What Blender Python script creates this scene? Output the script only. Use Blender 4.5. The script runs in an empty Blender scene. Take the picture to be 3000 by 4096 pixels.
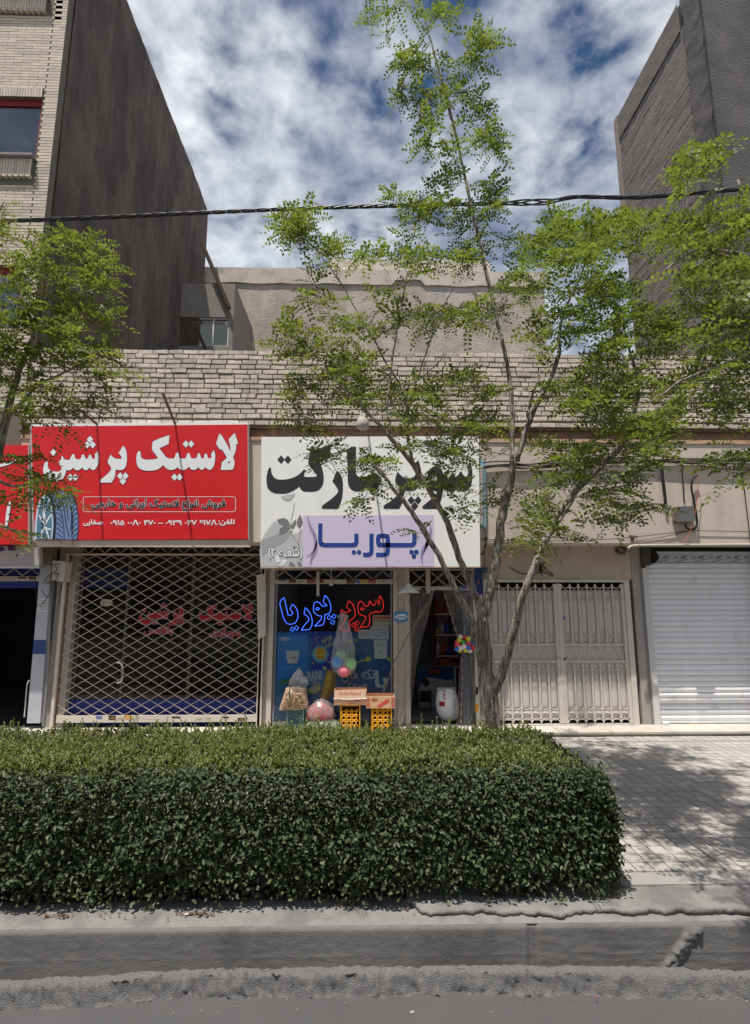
import bpy, bmesh, math, random
import numpy as np
from mathutils import Vector, Matrix, Euler, noise
R = math.radians
random.seed(7); rng = np.random.default_rng(11)
SC = bpy.context.scene
COL = SC.collection

# ------------------------------------------------------------------ camera
FPX = 2150.0                      # focal length in photo pixels (3000 x 4096)
EYE = 1.83
cd = bpy.data.cameras.new('camera'); cam = bpy.data.objects.new('camera', cd); COL.objects.link(cam)
cam.location = (0, 0, EYE); cam.rotation_euler = (R(90 + 9.3), 0, R(-1.5))
cd.sensor_fit = 'VERTICAL'; cd.sensor_height = 36; cd.sensor_width = 36 * 3000 / 4096
cd.lens = FPX / 4096 * 36; cd.clip_start = 0.05; cd.clip_end = 2000
SC.camera = cam
SC.render.resolution_x, SC.render.resolution_y = 750, 1024

# ------------------------------------------------------------------ light
SUNV = Vector((-0.17, -0.25, 1.0)).normalized()          # towards the sun
sd = bpy.data.lights.new('sun', 'SUN'); sun = bpy.data.objects.new('sun', sd); COL.objects.link(sun)
sd.energy = 5.0; sd.angle = R(0.55); sd.color = (1.0, 0.95, 0.87)
sun.rotation_euler = (-SUNV).to_track_quat('-Z', 'Y').to_euler()
sun.location = (0, 0, 30)
w = bpy.data.worlds.new('World'); SC.world = w; w.use_nodes = True
wt = w.node_tree; wt.nodes.clear()
def wn(t, **k):
    n = wt.nodes.new(t)
    for a, b in k.items(): setattr(n, a, b)
    return n
def wl(a, b): wt.links.new(a, b)
sky = wn('ShaderNodeTexSky'); sky.sky_type = 'NISHITA'; sky.sun_disc = False
sky.sun_elevation = math.asin(SUNV.z); sky.sun_rotation = math.atan2(SUNV.x, SUNV.y)
sky.altitude = 1000; sky.air_density = 1.0; sky.dust_density = 0.6; sky.ozone_density = 2.0
tc = wn('ShaderNodeTexCoord'); sep = wn('ShaderNodeSeparateXYZ'); wl(tc.outputs['Generated'], sep.inputs[0])
mx = wn('ShaderNodeMath', operation='MAXIMUM'); wl(sep.outputs['Z'], mx.inputs[0]); mx.inputs[1].default_value = 0.0
ad = wn('ShaderNodeMath', operation='ADD'); wl(mx.outputs[0], ad.inputs[0]); ad.inputs[1].default_value = 0.12
dx = wn('ShaderNodeMath', operation='DIVIDE'); wl(sep.outputs['X'], dx.inputs[0]); wl(ad.outputs[0], dx.inputs[1])
dy = wn('ShaderNodeMath', operation='DIVIDE'); wl(sep.outputs['Y'], dy.inputs[0]); wl(ad.outputs[0], dy.inputs[1])
cb = wn('ShaderNodeCombineXYZ'); wl(dx.outputs[0], cb.inputs[0]); wl(dy.outputs[0], cb.inputs[1]); cb.inputs[2].default_value = 2.2
def wnoise(scale, detail, rough, dist=0.0):
    n = wn('ShaderNodeTexNoise'); n.inputs['Scale'].default_value = scale; n.inputs['Detail'].default_value = detail
    n.inputs['Roughness'].default_value = rough; n.inputs['Distortion'].default_value = dist
    wl(cb.outputs[0], n.inputs['Vector']); return n
n1 = wnoise(10.5, 7, 0.54, 0.2); n2 = wnoise(1.0, 2, 0.5)
m1 = wn('ShaderNodeMath', operation='MULTIPLY_ADD'); wl(n2.outputs[0], m1.inputs[0]); m1.inputs[1].default_value = 0.8; wl(n1.outputs[0], m1.inputs[2])
mh = wn('ShaderNodeMath', operation='MULTIPLY'); wl(m1.outputs[0], mh.inputs[0]); mh.inputs[1].default_value = 0.5
cr = wn('ShaderNodeValToRGB'); inv = wn('ShaderNodeMath', operation='SUBTRACT'); inv.inputs[0].default_value = 1.0; wl(mx.outputs[0], inv.inputs[1])
pw = wn('ShaderNodeMath', operation='POWER'); wl(inv.outputs[0], pw.inputs[0]); pw.inputs[1].default_value = 2.2      # thicker veil of cloud towards the horizon
ms = wn('ShaderNodeMath', operation='MULTIPLY_ADD'); wl(pw.outputs[0], ms.inputs[0]); ms.inputs[1].default_value = 0.20; wl(mh.outputs[0], ms.inputs[2])
wl(ms.outputs[0], cr.inputs[0])
cr.color_ramp.elements[0].position = 0.36; cr.color_ramp.elements[0].color = (0.0, 0, 0, 1)
cr.color_ramp.elements[1].position = 0.61; cr.color_ramp.elements[1].color = (0.97, 0.97, 0.97, 1)
e = cr.color_ramp.elements.new(0.48); e.color = (0.52, 0.52, 0.52, 1)
n3 = wnoise(3.0, 5, 0.5)
cr3 = wn('ShaderNodeValToRGB'); wl(n3.outputs[0], cr3.inputs[0])
cr3.color_ramp.elements[0].position = 0.34; cr3.color_ramp.elements[0].color = (3.4, 3.95, 4.9, 1)
cr3.color_ramp.elements[1].position = 0.66; cr3.color_ramp.elements[1].color = (8.9, 9.0, 9.2, 1)
mixc = wn('ShaderNodeMix'); mixc.data_type = 'RGBA'
hs = wn('ShaderNodeHueSaturation'); hs.inputs['Saturation'].default_value = 1.12; hs.inputs['Value'].default_value = 0.6
wl(sky.outputs[0], hs.inputs['Color'])
wl(cr.outputs[0], mixc.inputs['Factor']); wl(hs.outputs[0], mixc.inputs['A']); wl(cr3.outputs[0], mixc.inputs['B'])
bg = wn('ShaderNodeBackground'); bg.inputs['Strength'].default_value = 0.11; wl(mixc.outputs['Result'], bg.inputs['Color'])
wo = wn('ShaderNodeOutputWorld'); wl(bg.outputs[0], wo.inputs['Surface'])
SC.view_settings.view_transform = 'Standard'; SC.view_settings.look = 'None'
SC.view_settings.exposure = 0.22; SC.view_settings.gamma = 1.0; SC.view_settings.use_curve_mapping = False
try:
    SC.cycles.use_denoising = True; SC.cycles.max_bounces = 10; SC.cycles.transparent_max_bounces = 24
except Exception: pass

# ------------------------------------------------------------------ measuring: a photo point taken to a real plane
CR = Euler((R(90 + 9.3), 0, R(-1.5))).to_matrix()
def ray(px, py): return CR @ Vector(((px - 1500) / FPX, -(py - 2048) / FPX, -1.0))
def P(px, py, Y):
    d = ray(px, py); t = Y / d.y
    return Vector((d.x * t, Y, EYE + d.z * t))
def PX(px, py, X):
    d = ray(px, py); t = X / d.x
    return Vector((X, d.y * t, EYE + d.z * t))
def PG(px, py, Z=0.0):
    d = ray(px, py); t = (Z - EYE) / d.z
    return Vector((d.x * t, d.y * t, Z))
def xz(px, py, Y):
    p = P(px, py, Y); return (p.x, p.z)

# ------------------------------------------------------------------ materials
def lin(c): return tuple((v / 12.92 if v <= 0.04045 else ((v + 0.055) / 1.055) ** 2.4) for v in [x / 255 for x in c])
MATS = {}
def mat(name, col, rough=0.8, var=0.12, scale=6.0, bump=0.0, bscale=40.0, rnd=0.0, spec=0.3, metal=0.0,
        streak=0.0, col2=None, c2scale=3.0, c2pos=(0.5, 0.62), emit=None, estr=0.0, alpha=1.0, trans=0.0, srgb=False, c2stretch=(1, 1, 1)):
    if name in MATS: return MATS[name]
    if srgb:
        col = lin(col); col2 = lin(col2) if col2 else None
    m = bpy.data.materials.new(name); m.use_nodes = True; nt = m.node_tree; nd = nt.nodes; L = nt.links
    b = nd['Principled BSDF']; b.inputs['Roughness'].default_value = rough
    b.inputs['Specular IOR Level'].default_value = spec; b.inputs['Metallic'].default_value = metal
    geo = nd.new('ShaderNodeNewGeometry'); pos = geo.outputs['Position']
    def noi(sc, det=4, stretch=None, ro=0.55):
        n = nd.new('ShaderNodeTexNoise'); n.inputs['Scale'].default_value = sc; n.inputs['Detail'].default_value = det
        n.inputs['Roughness'].default_value = ro
        if stretch:
            mp = nd.new('ShaderNodeMapping'); mp.inputs['Scale'].default_value = stretch
            L.new(pos, mp.inputs['Vector']); L.new(mp.outputs[0], n.inputs['Vector'])
        else: L.new(pos, n.inputs['Vector'])
        return n.outputs[0]
    def mth(op, a, b_=None, c_=None):
        n = nd.new('ShaderNodeMath'); n.operation = op
        for i, x in enumerate((a, b_, c_)):
            if x is None: continue
            if isinstance(x, (int, float)): n.inputs[i].default_value = x
            else: L.new(x, n.inputs[i])
        return n.outputs[0]
    cur = None
    rgb = nd.new('ShaderNodeRGB'); rgb.outputs[0].default_value = (*col[:3], 1); cur = rgb.outputs[0]
    if col2:
        rp = nd.new('ShaderNodeValToRGB'); rp.color_ramp.elements[0].position = c2pos[0]; rp.color_ramp.elements[1].position = c2pos[1]
        rp.color_ramp.elements[0].color = (0, 0, 0, 1); rp.color_ramp.elements[1].color = (1, 1, 1, 1)
        L.new(noi(c2scale, 6, c2stretch, 0.6), rp.inputs[0])
        mx = nd.new('ShaderNodeMix'); mx.data_type = 'RGBA'; L.new(rp.outputs[0], mx.inputs['Factor']); L.new(cur, mx.inputs['A'])
        mx.inputs['B'].default_value = (*col2[:3], 1); cur = mx.outputs['Result']
    val = None
    if var:
        val = mth('MULTIPLY_ADD', noi(scale, 6, None, 0.62), 2.6 * var, 1 - 1.3 * var)
    if streak:
        s = mth('MULTIPLY_ADD', noi(2.2, 5, (3.0, 3.0, 0.22)), 2.4 * streak, 1 - 1.2 * streak)
        val = s if val is None else mth('MULTIPLY', val, s)
    if rnd:
        oi = nd.new('ShaderNodeObjectInfo')
        fr = mth('FRACT', mth('ADD', mth('MULTIPLY', geo.outputs['Random Per Island'], 7.31), mth('MULTIPLY', oi.outputs['Random'], 3.77)))
        s = mth('MULTIPLY_ADD', fr, 2 * rnd, 1 - rnd)
        val = s if val is None else mth('MULTIPLY', val, s)
    if val is not None:
        vm = nd.new('ShaderNodeVectorMath'); vm.operation = 'SCALE'; L.new(cur, vm.inputs[0]); L.new(val, vm.inputs['Scale']); cur = vm.outputs[0]
    L.new(cur, b.inputs['Base Color'])
    if bump:
        bp = nd.new('ShaderNodeBump'); bp.inputs['Strength'].default_value = bump; bp.inputs['Distance'].default_value = 0.02
        L.new(noi(bscale, 5, None, 0.65), bp.inputs['Height']); L.new(bp.outputs[0], b.inputs['Normal'])
    if emit: b.inputs['Emission Color'].default_value = (*emit, 1); b.inputs['Emission Strength'].default_value = estr
    if alpha < 1: b.inputs['Alpha'].default_value = alpha
    if trans: b.inputs['Transmission Weight'].default_value = trans
    MATS[name] = m; return m
BOOST = 1.0                       # prints measured in the shade of the awning are paler than they look
def flat(name, rgb, rough=0.55, spec=0.35, **k):
    """printed or painted colour given as an sRGB triple"""
    return mat(name, tuple(min(.86, v * BOOST) for v in lin(rgb)), rough, k.pop('var', 0.05), k.pop('scale', 9.0), spec=spec, **k)
def glass(name, tint=(0.92, 0.95, 0.94), ior=1.5, rough=0.02):
    m = bpy.data.materials.new(name); m.use_nodes = True; nt = m.node_tree; nt.nodes.clear()
    t = nt.nodes.new('ShaderNodeBsdfTransparent'); t.inputs[0].default_value = (*tint, 1)
    g = nt.nodes.new('ShaderNodeBsdfGlossy'); g.inputs['Roughness'].default_value = rough
    fr = nt.nodes.new('ShaderNodeFresnel'); fr.inputs['IOR'].default_value = ior
    mx = nt.nodes.new('ShaderNodeMixShader'); o = nt.nodes.new('ShaderNodeOutputMaterial')
    nt.links.new(fr.outputs[0], mx.inputs[0]); nt.links.new(t.outputs[0], mx.inputs[1]); nt.links.new(g.outputs[0], mx.inputs[2])
    nt.links.new(mx.outputs[0], o.inputs[0]); MATS[name] = m; return m
def film(name, col, opacity=0.25, rough=0.25):
    """clear plastic film: partly seen through, partly a soft sheen"""
    m = bpy.data.materials.new(name); m.use_nodes = True; nt = m.node_tree; nt.nodes.clear()
    t = nt.nodes.new('ShaderNodeBsdfTransparent'); t.inputs[0].default_value = (0.93, 0.94, 0.95, 1)
    p = nt.nodes.new('ShaderNodeBsdfPrincipled'); p.inputs['Base Color'].default_value = (*col, 1); p.inputs['Roughness'].default_value = rough
    n = nt.nodes.new('ShaderNodeTexNoise'); n.inputs['Scale'].default_value = 14; n.inputs['Detail'].default_value = 4
    gp = nt.nodes.new('ShaderNodeNewGeometry'); mp = nt.nodes.new('ShaderNodeMapping'); mp.inputs['Scale'].default_value = (2.2, 2.2, 0.35)
    nt.links.new(gp.outputs['Position'], mp.inputs[0]); nt.links.new(mp.outputs[0], n.inputs['Vector'])
    mr = nt.nodes.new('ShaderNodeMapRange'); mr.inputs[1].default_value = 0.3; mr.inputs[2].default_value = 0.75
    mr.inputs[3].default_value = opacity * 0.35; mr.inputs[4].default_value = min(1, opacity * 1.8)
    nt.links.new(n.outputs[0], mr.inputs[0])
    mx = nt.nodes.new('ShaderNodeMixShader'); o = nt.nodes.new('ShaderNodeOutputMaterial')
    nt.links.new(mr.outputs[0], mx.inputs[0]); nt.links.new(t.outputs[0], mx.inputs[1]); nt.links.new(p.outputs[0], mx.inputs[2])
    nt.links.new(mx.outputs[0], o.inputs[0]); MATS[name] = m; return m

# ------------------------------------------------------------------ mesh helpers
def link(name, me, m, parent=None):
    o = bpy.data.objects.new(name, me); COL.objects.link(o)
    if m is not None and not me.materials: me.materials.append(m)
    if parent is not None:
        o.parent = parent; o.matrix_parent_inverse = Matrix.Translation(-Vector(parent.get('_w', (0, 0, 0))))
    return o
def tag(o, label=None, cat=None, group=None, kind=None):
    if label: o['label'] = label
    if cat: o['category'] = cat
    if group: o['group'] = group
    if kind: o['kind'] = kind
    return o
def thing(name, loc, label, cat, group=None):
    o = bpy.data.objects.new(name, None); COL.objects.link(o); o.location = loc; o.empty_display_size = 0.1
    o['_w'] = tuple(loc)
    return tag(o, label, cat, group)
def inst(name, me, parent, loc=(0, 0, 0), rot=(0, 0, 0), scale=(1, 1, 1), label=None):
    """one more piece that shares mesh data, placed in world coordinates under its parent"""
    o = bpy.data.objects.new(name, me); COL.objects.link(o)
    o.location = loc; o.rotation_euler = rot; o.scale = scale
    if parent is not None:
        o.parent = parent; o.matrix_parent_inverse = Matrix.Translation(-Vector(parent.get('_w', (0, 0, 0))))
    if label: o['label'] = label
    return o
class MB:
    def __init__(s): s.v = []; s.f = []; s.mi = []; s.cm = 0
    def add(s, vs, fs):
        n = len(s.v); s.v += [tuple(v) for v in vs]; s.f += [tuple(i + n for i in f) for f in fs]; s.mi += [s.cm] * len(fs); return s
    def box(s, x0, x1, y0, y1, z0, z1):
        vs = [(x, y, z) for z in (z0, z1) for y in (y0, y1) for x in (x0, x1)]
        return s.add(vs, [(0, 2, 3, 1), (4, 5, 7, 6), (0, 1, 5, 4), (2, 6, 7, 3), (0, 4, 6, 2), (1, 3, 7, 5)])
    def quad(s, a, b, c, d): return s.add([a, b, c, d], [(0, 1, 2, 3)])
    def hexa(s, f4, b4):
        """solid from four front corners (counter-clockwise seen from the front) and four back corners"""
        return s.add(list(f4) + list(b4), [(0, 1, 2, 3), (7, 6, 5, 4), (0, 4, 5, 1), (1, 5, 6, 2), (2, 6, 7, 3), (3, 7, 4, 0)])
    def prism(s, poly, y0, y1):
        n = len(poly); vs = [(x, y0, z) for x, z in poly] + [(x, y1, z) for x, z in poly]
        fs = [tuple(range(n)), tuple(range(2 * n - 1, n - 1, -1))] + [(i, i + n, (i + 1) % n + n, (i + 1) % n) for i in range(n)]
        return s.add(vs, fs)
    def bar(s, p, q, w, h, up=(0, 0, 1)):
        p = Vector(p); q = Vector(q); d = (q - p).normalized(); u = Vector(up)
        if abs(d.dot(u)) > 0.95: u = Vector((0, 1, 0))
        a = d.cross(u).normalized() * w / 2; b = a.cross(d).normalized() * h / 2
        vs = [p - a - b, p + a - b, p + a + b, p - a + b, q - a - b, q + a - b, q + a + b, q - a + b]
        return s.add(vs, [(0, 3, 2, 1), (4, 5, 6, 7), (0, 1, 5, 4), (1, 2, 6, 5), (2, 3, 7, 6), (3, 0, 4, 7)])
    def tube(s, path, r, n=6, cap=True, closed=False):
        path = [Vector(p) for p in path]; m = len(path); rs = r if isinstance(r, (list, tuple)) else [r] * m
        n0 = len(s.v); prev = None; vs = []; fs = []
        for i, p in enumerate(path):
            d = (path[(i + 1) % m] - path[i - 1]) if closed else (path[min(i + 1, m - 1)] - path[max(i - 1, 0)])
            if d.length < 1e-9: d = Vector((0, 0, 1))
            d.normalize()
            if prev is None:
                u = Vector((0, 0, 1)) if abs(d.z) < 0.9 else Vector((1, 0, 0)); a = d.cross(u).normalized()
            else:
                a = prev - d * prev.dot(d)
                if a.length < 1e-6: a = d.cross(Vector((0.3, 0.5, 0.8)))
                a.normalize()
            prev = a; b = d.cross(a)
            for k in range(n):
                t = 2 * math.pi * k / n; vs.append(p + (a * math.cos(t) + b * math.sin(t)) * rs[i])
        for i in range(m if closed else m - 1):
            j = (i + 1) % m
            for k in range(n): fs.append((i * n + k, i * n + (k + 1) % n, j * n + (k + 1) % n, j * n + k))
        if cap and not closed:
            fs.append(tuple(range(n - 1, -1, -1))); fs.append(tuple((m - 1) * n + k for k in range(n)))
        return s.add(vs, fs)
    def lathe(s, prof, c, n=16, sx=1.0, sy=1.0):
        vs = []; fs = []; c = Vector(c)
        for r, z in prof:
            for k in range(n):
                t = 2 * math.pi * k / n; vs.append((c.x + r * sx * math.cos(t), c.y + r * sy * math.sin(t), c.z + z))
        for i in range(len(prof) - 1):
            for k in range(n): fs.append((i * n + k, i * n + (k + 1) % n, (i + 1) * n + (k + 1) % n, (i + 1) * n + k))
        return s.add(vs, fs)
    def ball(s, c, r, n=10, m=6, sc=(1, 1, 1)):
        prof = [(max(1e-4, r * math.sin(math.pi * i / m)), -r * math.cos(math.pi * i / m)) for i in range(m + 1)]
        k0 = len(s.v); s.lathe([(a * 1.0, b * sc[2]) for a, b in prof], c, n, sc[0], sc[1]); return s
    def mesh(s, name, mats=None, smooth=False):
        me = bpy.data.meshes.new(name); me.from_pydata([tuple(v) for v in s.v], [], s.f)
        for m in (mats or []): me.materials.append(m)
        if any(s.mi): me.polygons.foreach_set('material_index', s.mi)
        if smooth: me.polygons.foreach_set('use_smooth', [True] * len(s.f))
        me.update(); return me
    def build(s, name, m, parent=None, smooth=False, label=None):
        mats = m if isinstance(m, (list, tuple)) else [m]
        o = link(name, s.mesh(name, mats, smooth), None, parent)
        if label: o['label'] = label
        return o
def box(name, m, parent, x0, x1, y0, y1, z0, z1, label=None):
    return MB().box(x0, x1, y0, y1, z0, z1).build(name, m, parent, label=label)
def pbox(name, m, parent, px0, py0, px1, py1, Y, depth, label=None, front=True):
    """box whose front face covers a measured rectangle on plane Y"""
    a = P(px0, py0, Y); b = P(px1, py1, Y); c = P(px0, py1, Y); d = P(px1, py0, Y)
    f = [c, b, d, a]; bk = [Vector((p.x, p.y + depth, p.z)) for p in f]
    return MB().hexa(f, bk).build(name, m, parent, label=label)
def vbox(name, m, parent, px0, px1, pyref, zt, zb, Y, depth, label=None):
    """upright box: X taken from the photo at row pyref, heights given in metres"""
    return box(name, m, parent, P(px0, pyref, Y).x, P(px1, pyref, Y).x, Y, Y + depth, zb, zt, label)
def smooth_loop(pts, sub=4, closed=True):
    n = len(pts); out = []
    for i in range(n if closed else n - 1):
        p0, p1, p2, p3 = (pts[(i - 1) % n], pts[i], pts[(i + 1) % n], pts[(i + 2) % n]) if closed else \
            (pts[max(i - 1, 0)], pts[i], pts[i + 1], pts[min(i + 2, n - 1)])
        # keep sharp corners sharp
        a = Vector((p1[0] - p0[0], p1[1] - p0[1])); b = Vector((p2[0] - p1[0], p2[1] - p1[1])); c = Vector((p3[0] - p2[0], p3[1] - p2[1]))
        k1 = a.length > 0 and b.length > 0 and a.angle(b, 0) > 0.95; k2 = b.length > 0 and c.length > 0 and b.angle(c, 0) > 0.95
        t1 = (0, 0) if k1 else ((p2[0] - p0[0]) / 2, (p2[1] - p0[1]) / 2)
        t2 = (0, 0) if k2 else ((p3[0] - p1[0]) / 2, (p3[1] - p1[1]) / 2)
        L = b.length
        def lim(t):
            l = math.hypot(*t); return t if l <= L or l == 0 else (t[0] * L / l, t[1] * L / l)
        t1 = lim(t1); t2 = lim(t2)
        if k1 and k2: out.append(tuple(p1)); continue
        for j in range(sub):
            t = j / sub; h00 = 2 * t**3 - 3 * t**2 + 1; h10 = t**3 - 2 * t**2 + t; h01 = -2 * t**3 + 3 * t**2; h11 = t**3 - t**2
            out.append((h00 * p1[0] + h10 * t1[0] + h01 * p2[0] + h11 * t2[0], h00 * p1[1] + h10 * t1[1] + h01 * p2[1] + h11 * t2[1]))
    if not closed: out.append(tuple(pts[-1]))
    return out
def fill2d(loops, off=0.0):
    """flat filled outline (with holes) -> verts2d, faces"""
    c = bpy.data.curves.new('o', 'CURVE'); c.dimensions = '2D'; c.fill_mode = 'BOTH'; c.offset = off
    for lp in loops:
        sp = c.splines.new('POLY'); sp.points.add(len(lp) - 1); sp.use_cyclic_u = True
        for q, p in zip(sp.points, lp): q.co = (p[0], p[1], 0, 1)
    o = bpy.data.objects.new('o', c)
    me = bpy.data.meshes.new_from_object(o)
    v = [(x.co.x, x.co.y) for x in me.vertices]; f = [tuple(p.vertices) for p in me.polygons]
    bpy.data.objects.remove(o); bpy.data.curves.remove(c); bpy.data.meshes.remove(me)
    return v, f
def orient(loop, ccw=True):
    a = sum(loop[i][0] * loop[(i + 1) % len(loop)][1] - loop[(i + 1) % len(loop)][0] * loop[i][1] for i in range(len(loop)))
    return loop if (a > 0) == ccw else loop[::-1]
def print_flat(name, loops_px, Y, m, parent, off=0.0, fy=None, label=None, tilt=None):
    """flat print: outlines in photo points laid on plane Y (or by function tilt(px,py)->Vector)"""
    loops = [orient([(x, -y) for x, y in l]) for l in loops_px]
    v, f = fill2d(loops, off)
    fn = tilt or (lambda x, y: P(x, y, Y))
    b = MB(); b.add([fn(x, -y) for x, y in v], f)
    return b.build(name, m, parent, label=label)
# ------------------------------------------------------------------ Persian lettering
_F = {'ا': 'FE8D FE8E', 'آ': 'FE81 FE82', 'ب': 'FE8F FE90 FE91 FE92', 'پ': 'FB56 FB57 FB58 FB59', 'ت': 'FE95 FE96 FE97 FE98',
      'ج': 'FE9D FE9E FE9F FEA0', 'چ': 'FB7A FB7B FB7C FB7D', 'ح': 'FEA1 FEA2 FEA3 FEA4', 'خ': 'FEA5 FEA6 FEA7 FEA8', 'د': 'FEA9 FEAA',
      'ر': 'FEAD FEAE', 'ز': 'FEAF FEB0', 'س': 'FEB1 FEB2 FEB3 FEB4', 'ش': 'FEB5 FEB6 FEB7 FEB8', 'ص': 'FEB9 FEBA FEBB FEBC',
      'ع': 'FEC9 FECA FECB FECC', 'غ': 'FECD FECE FECF FED0', 'ف': 'FED1 FED2 FED3 FED4', 'ق': 'FED5 FED6 FED7 FED8', 'ک': 'FB8E FB8F FB90 FB91', 'گ': 'FB92 FB93 FB94 FB95',
      'ل': 'FEDD FEDE FEDF FEE0', 'م': 'FEE1 FEE2 FEE3 FEE4', 'ن': 'FEE5 FEE6 FEE7 FEE8', 'و': 'FEED FEEE', 'ه': 'FEE9 FEEA FEEB FEEC',
      'ی': 'FBFC FBFD FBFE FBFF', 'ط': 'FEC1 FEC2 FEC3 FEC4'}
_F = {k: [chr(int(h, 16)) for h in v.split()] for k, v in _F.items()}
def fa(s):
    toks = []; i = 0; prev_joins = False
    while i < len(s):
        ch = s[i]
        if ch in _F:
            nx = s[i + 1] if i + 1 < len(s) else ''
            if ch == 'ل' and nx == 'ا':
                toks.append(chr(0xFEFC) if prev_joins else chr(0xFEFB)); prev_joins = False; i += 2; continue
            fs = _F[ch]; j = len(fs) == 4 and nx in _F
            toks.append(fs[3] if (prev_joins and j) else fs[1] if prev_joins else fs[2] if j else fs[0]); prev_joins = j
        else:
            prev_joins = False
            if toks and toks[-1][-1:] in '۰۱۲۳۴۵۶۷۸۹' and ch in '۰۱۲۳۴۵۶۷۸۹': toks[-1] += ch
            else: toks.append({'(': ')', ')': '('}.get(ch, ch))
        i += 1
    return ''.join(reversed(toks))
_TX = {}
def text2d(body, shear=0.0):
    if (body, shear) in _TX: return _TX[(body, shear)]
    c = bpy.data.curves.new('t', 'FONT'); c.body = body; c.resolution_u = 3; c.shear = shear
    o = bpy.data.objects.new('t', c); me = bpy.data.meshes.new_from_object(o)
    v = np.array([(x.co.x, x.co.y) for x in me.vertices]); f = [tuple(p.vertices) for p in me.polygons]
    bpy.data.objects.remove(o); bpy.data.curves.remove(c); bpy.data.meshes.remove(me)
    _TX[(body, shear)] = (v, f); return v, f
def write(name, body, px, Y, m, parent, bold=0.02, outline=None, tilt=None, shear=0.0, rot=0.0):
    """lettering fitted into the photo rectangle px=(x0,y0,x1,y1) on plane Y; strokes thickened by bold"""
    x0, y0, x1, y1 = px; o = None
    v, f = text2d(body, shear); lo, hi = v.min(0) - bold, v.max(0) + bold
    sx = (x1 - x0) / (hi[0] - lo[0]); sy = (y1 - y0) / (hi[1] - lo[1])
    cx, cy = (x0 + x1) / 2, (y0 + y1) / 2; fn = tilt or (lambda x, y: P(x, y, Y))
    for mm, bb, dy in (([(outline[0], bold + outline[1], 0.0)] if outline else []) + [(m, bold, -0.002 if outline else 0.0)]):
        b = MB(); k = 8 if bb > .025 else 4
        for j in ([0] if bb <= 0 else range(k)):
            ox, oy = (bb * math.cos(2 * math.pi * j / k + .4), bb * math.sin(2 * math.pi * j / k + .4)) if bb > 0 else (0, 0)
            vs = []
            for q in v:
                x = x0 + (q[0] + ox - lo[0]) * sx; y = y1 - (q[1] + oy - lo[1]) * sy
                if rot:
                    ca, sa = math.cos(rot), math.sin(rot); x, y = cx + (x - cx) * ca - (y - cy) * sa, cy + (x - cx) * sa + (y - cy) * ca
                p = fn(x, y); vs.append((p.x, p.y + dy - j * 1e-4, p.z))
            b.add(vs, f)
        o = b.build(name, mm, parent)
    return o
# ------------------------------------------------------------------ depths of the place (metres from the camera, along the street's cross direction)
YF, YS, YG = 7.20, 7.68, 7.13          # fascia, shop fronts, sign faces
def fbm(x, y, z, o=4): return noise.fractal(Vector((x, y, z)), 0.9, 2.1, o)
M_conc = mat('weathered_concrete', (0.185, 0.178, 0.172), 0.9, 0.16, 5, 0.25, 110, streak=0.12, col2=(0.14, 0.134, 0.13), c2scale=1.6)
M_cap = mat('kerb_cap_concrete', (0.215, 0.205, 0.197), 0.92, 0.16, 9, 0.5, 70, col2=(0.155, 0.148, 0.143), c2scale=3.5)
M_lip = mat('crumbly_asphalt_edge', (0.165, 0.161, 0.16), 0.95, 0.24, 60, 0.8, 150, col2=(0.215, 0.21, 0.206), c2scale=90, c2pos=(0.5, 0.7))
M_road = mat('asphalt', (0.088, 0.086, 0.087), 0.9, 0.13, 3, 0.45, 240, col2=(0.102, 0.1, 0.099), c2scale=170, c2pos=(0.62, 0.66))
M_soil = mat('soil', (0.045, 0.037, 0.03), 0.95, 0.3, 12, 0.8, 40)
M_tile = mat('cement_paver', (0.40, 0.37, 0.342), 0.9, 0.12, 5, 0.5, 130, rnd=0.11, col2=(0.32, 0.295, 0.273), c2scale=60, c2pos=(0.55, 0.72))
M_joint = mat('paver_joint', (0.15, 0.14, 0.13), 0.95, 0.2, 9)
M_cement = mat('cement_screed', (0.29, 0.278, 0.268), 0.92, 0.14, 6, 0.4, 60, col2=(0.26, 0.25, 0.245), c2scale=3)

def sheet(name, m, x0, x1, y0, y1, nx, ny, fz, kind='structure', parent=None, smooth=True):
    xs = np.linspace(x0, x1, nx + 1); ys = np.linspace(y0, y1, ny + 1)
    b = MB(); b.v = [(x, y, fz(x, y)) for y in ys for x in xs]
    b.f = [(j * (nx + 1) + i, j * (nx + 1) + i + 1, (j + 1) * (nx + 1) + i + 1, (j + 1) * (nx + 1) + i) for j in range(ny) for i in range(nx)]
    b.mi = [0] * len(b.f)
    o = b.build(name, m, parent, smooth)
    if kind and parent is None: o['kind'] = kind
    return o
road = sheet('road', M_road, -70, 70, -60, 2.99, 40, 30, lambda x, y: -0.075)
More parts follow.
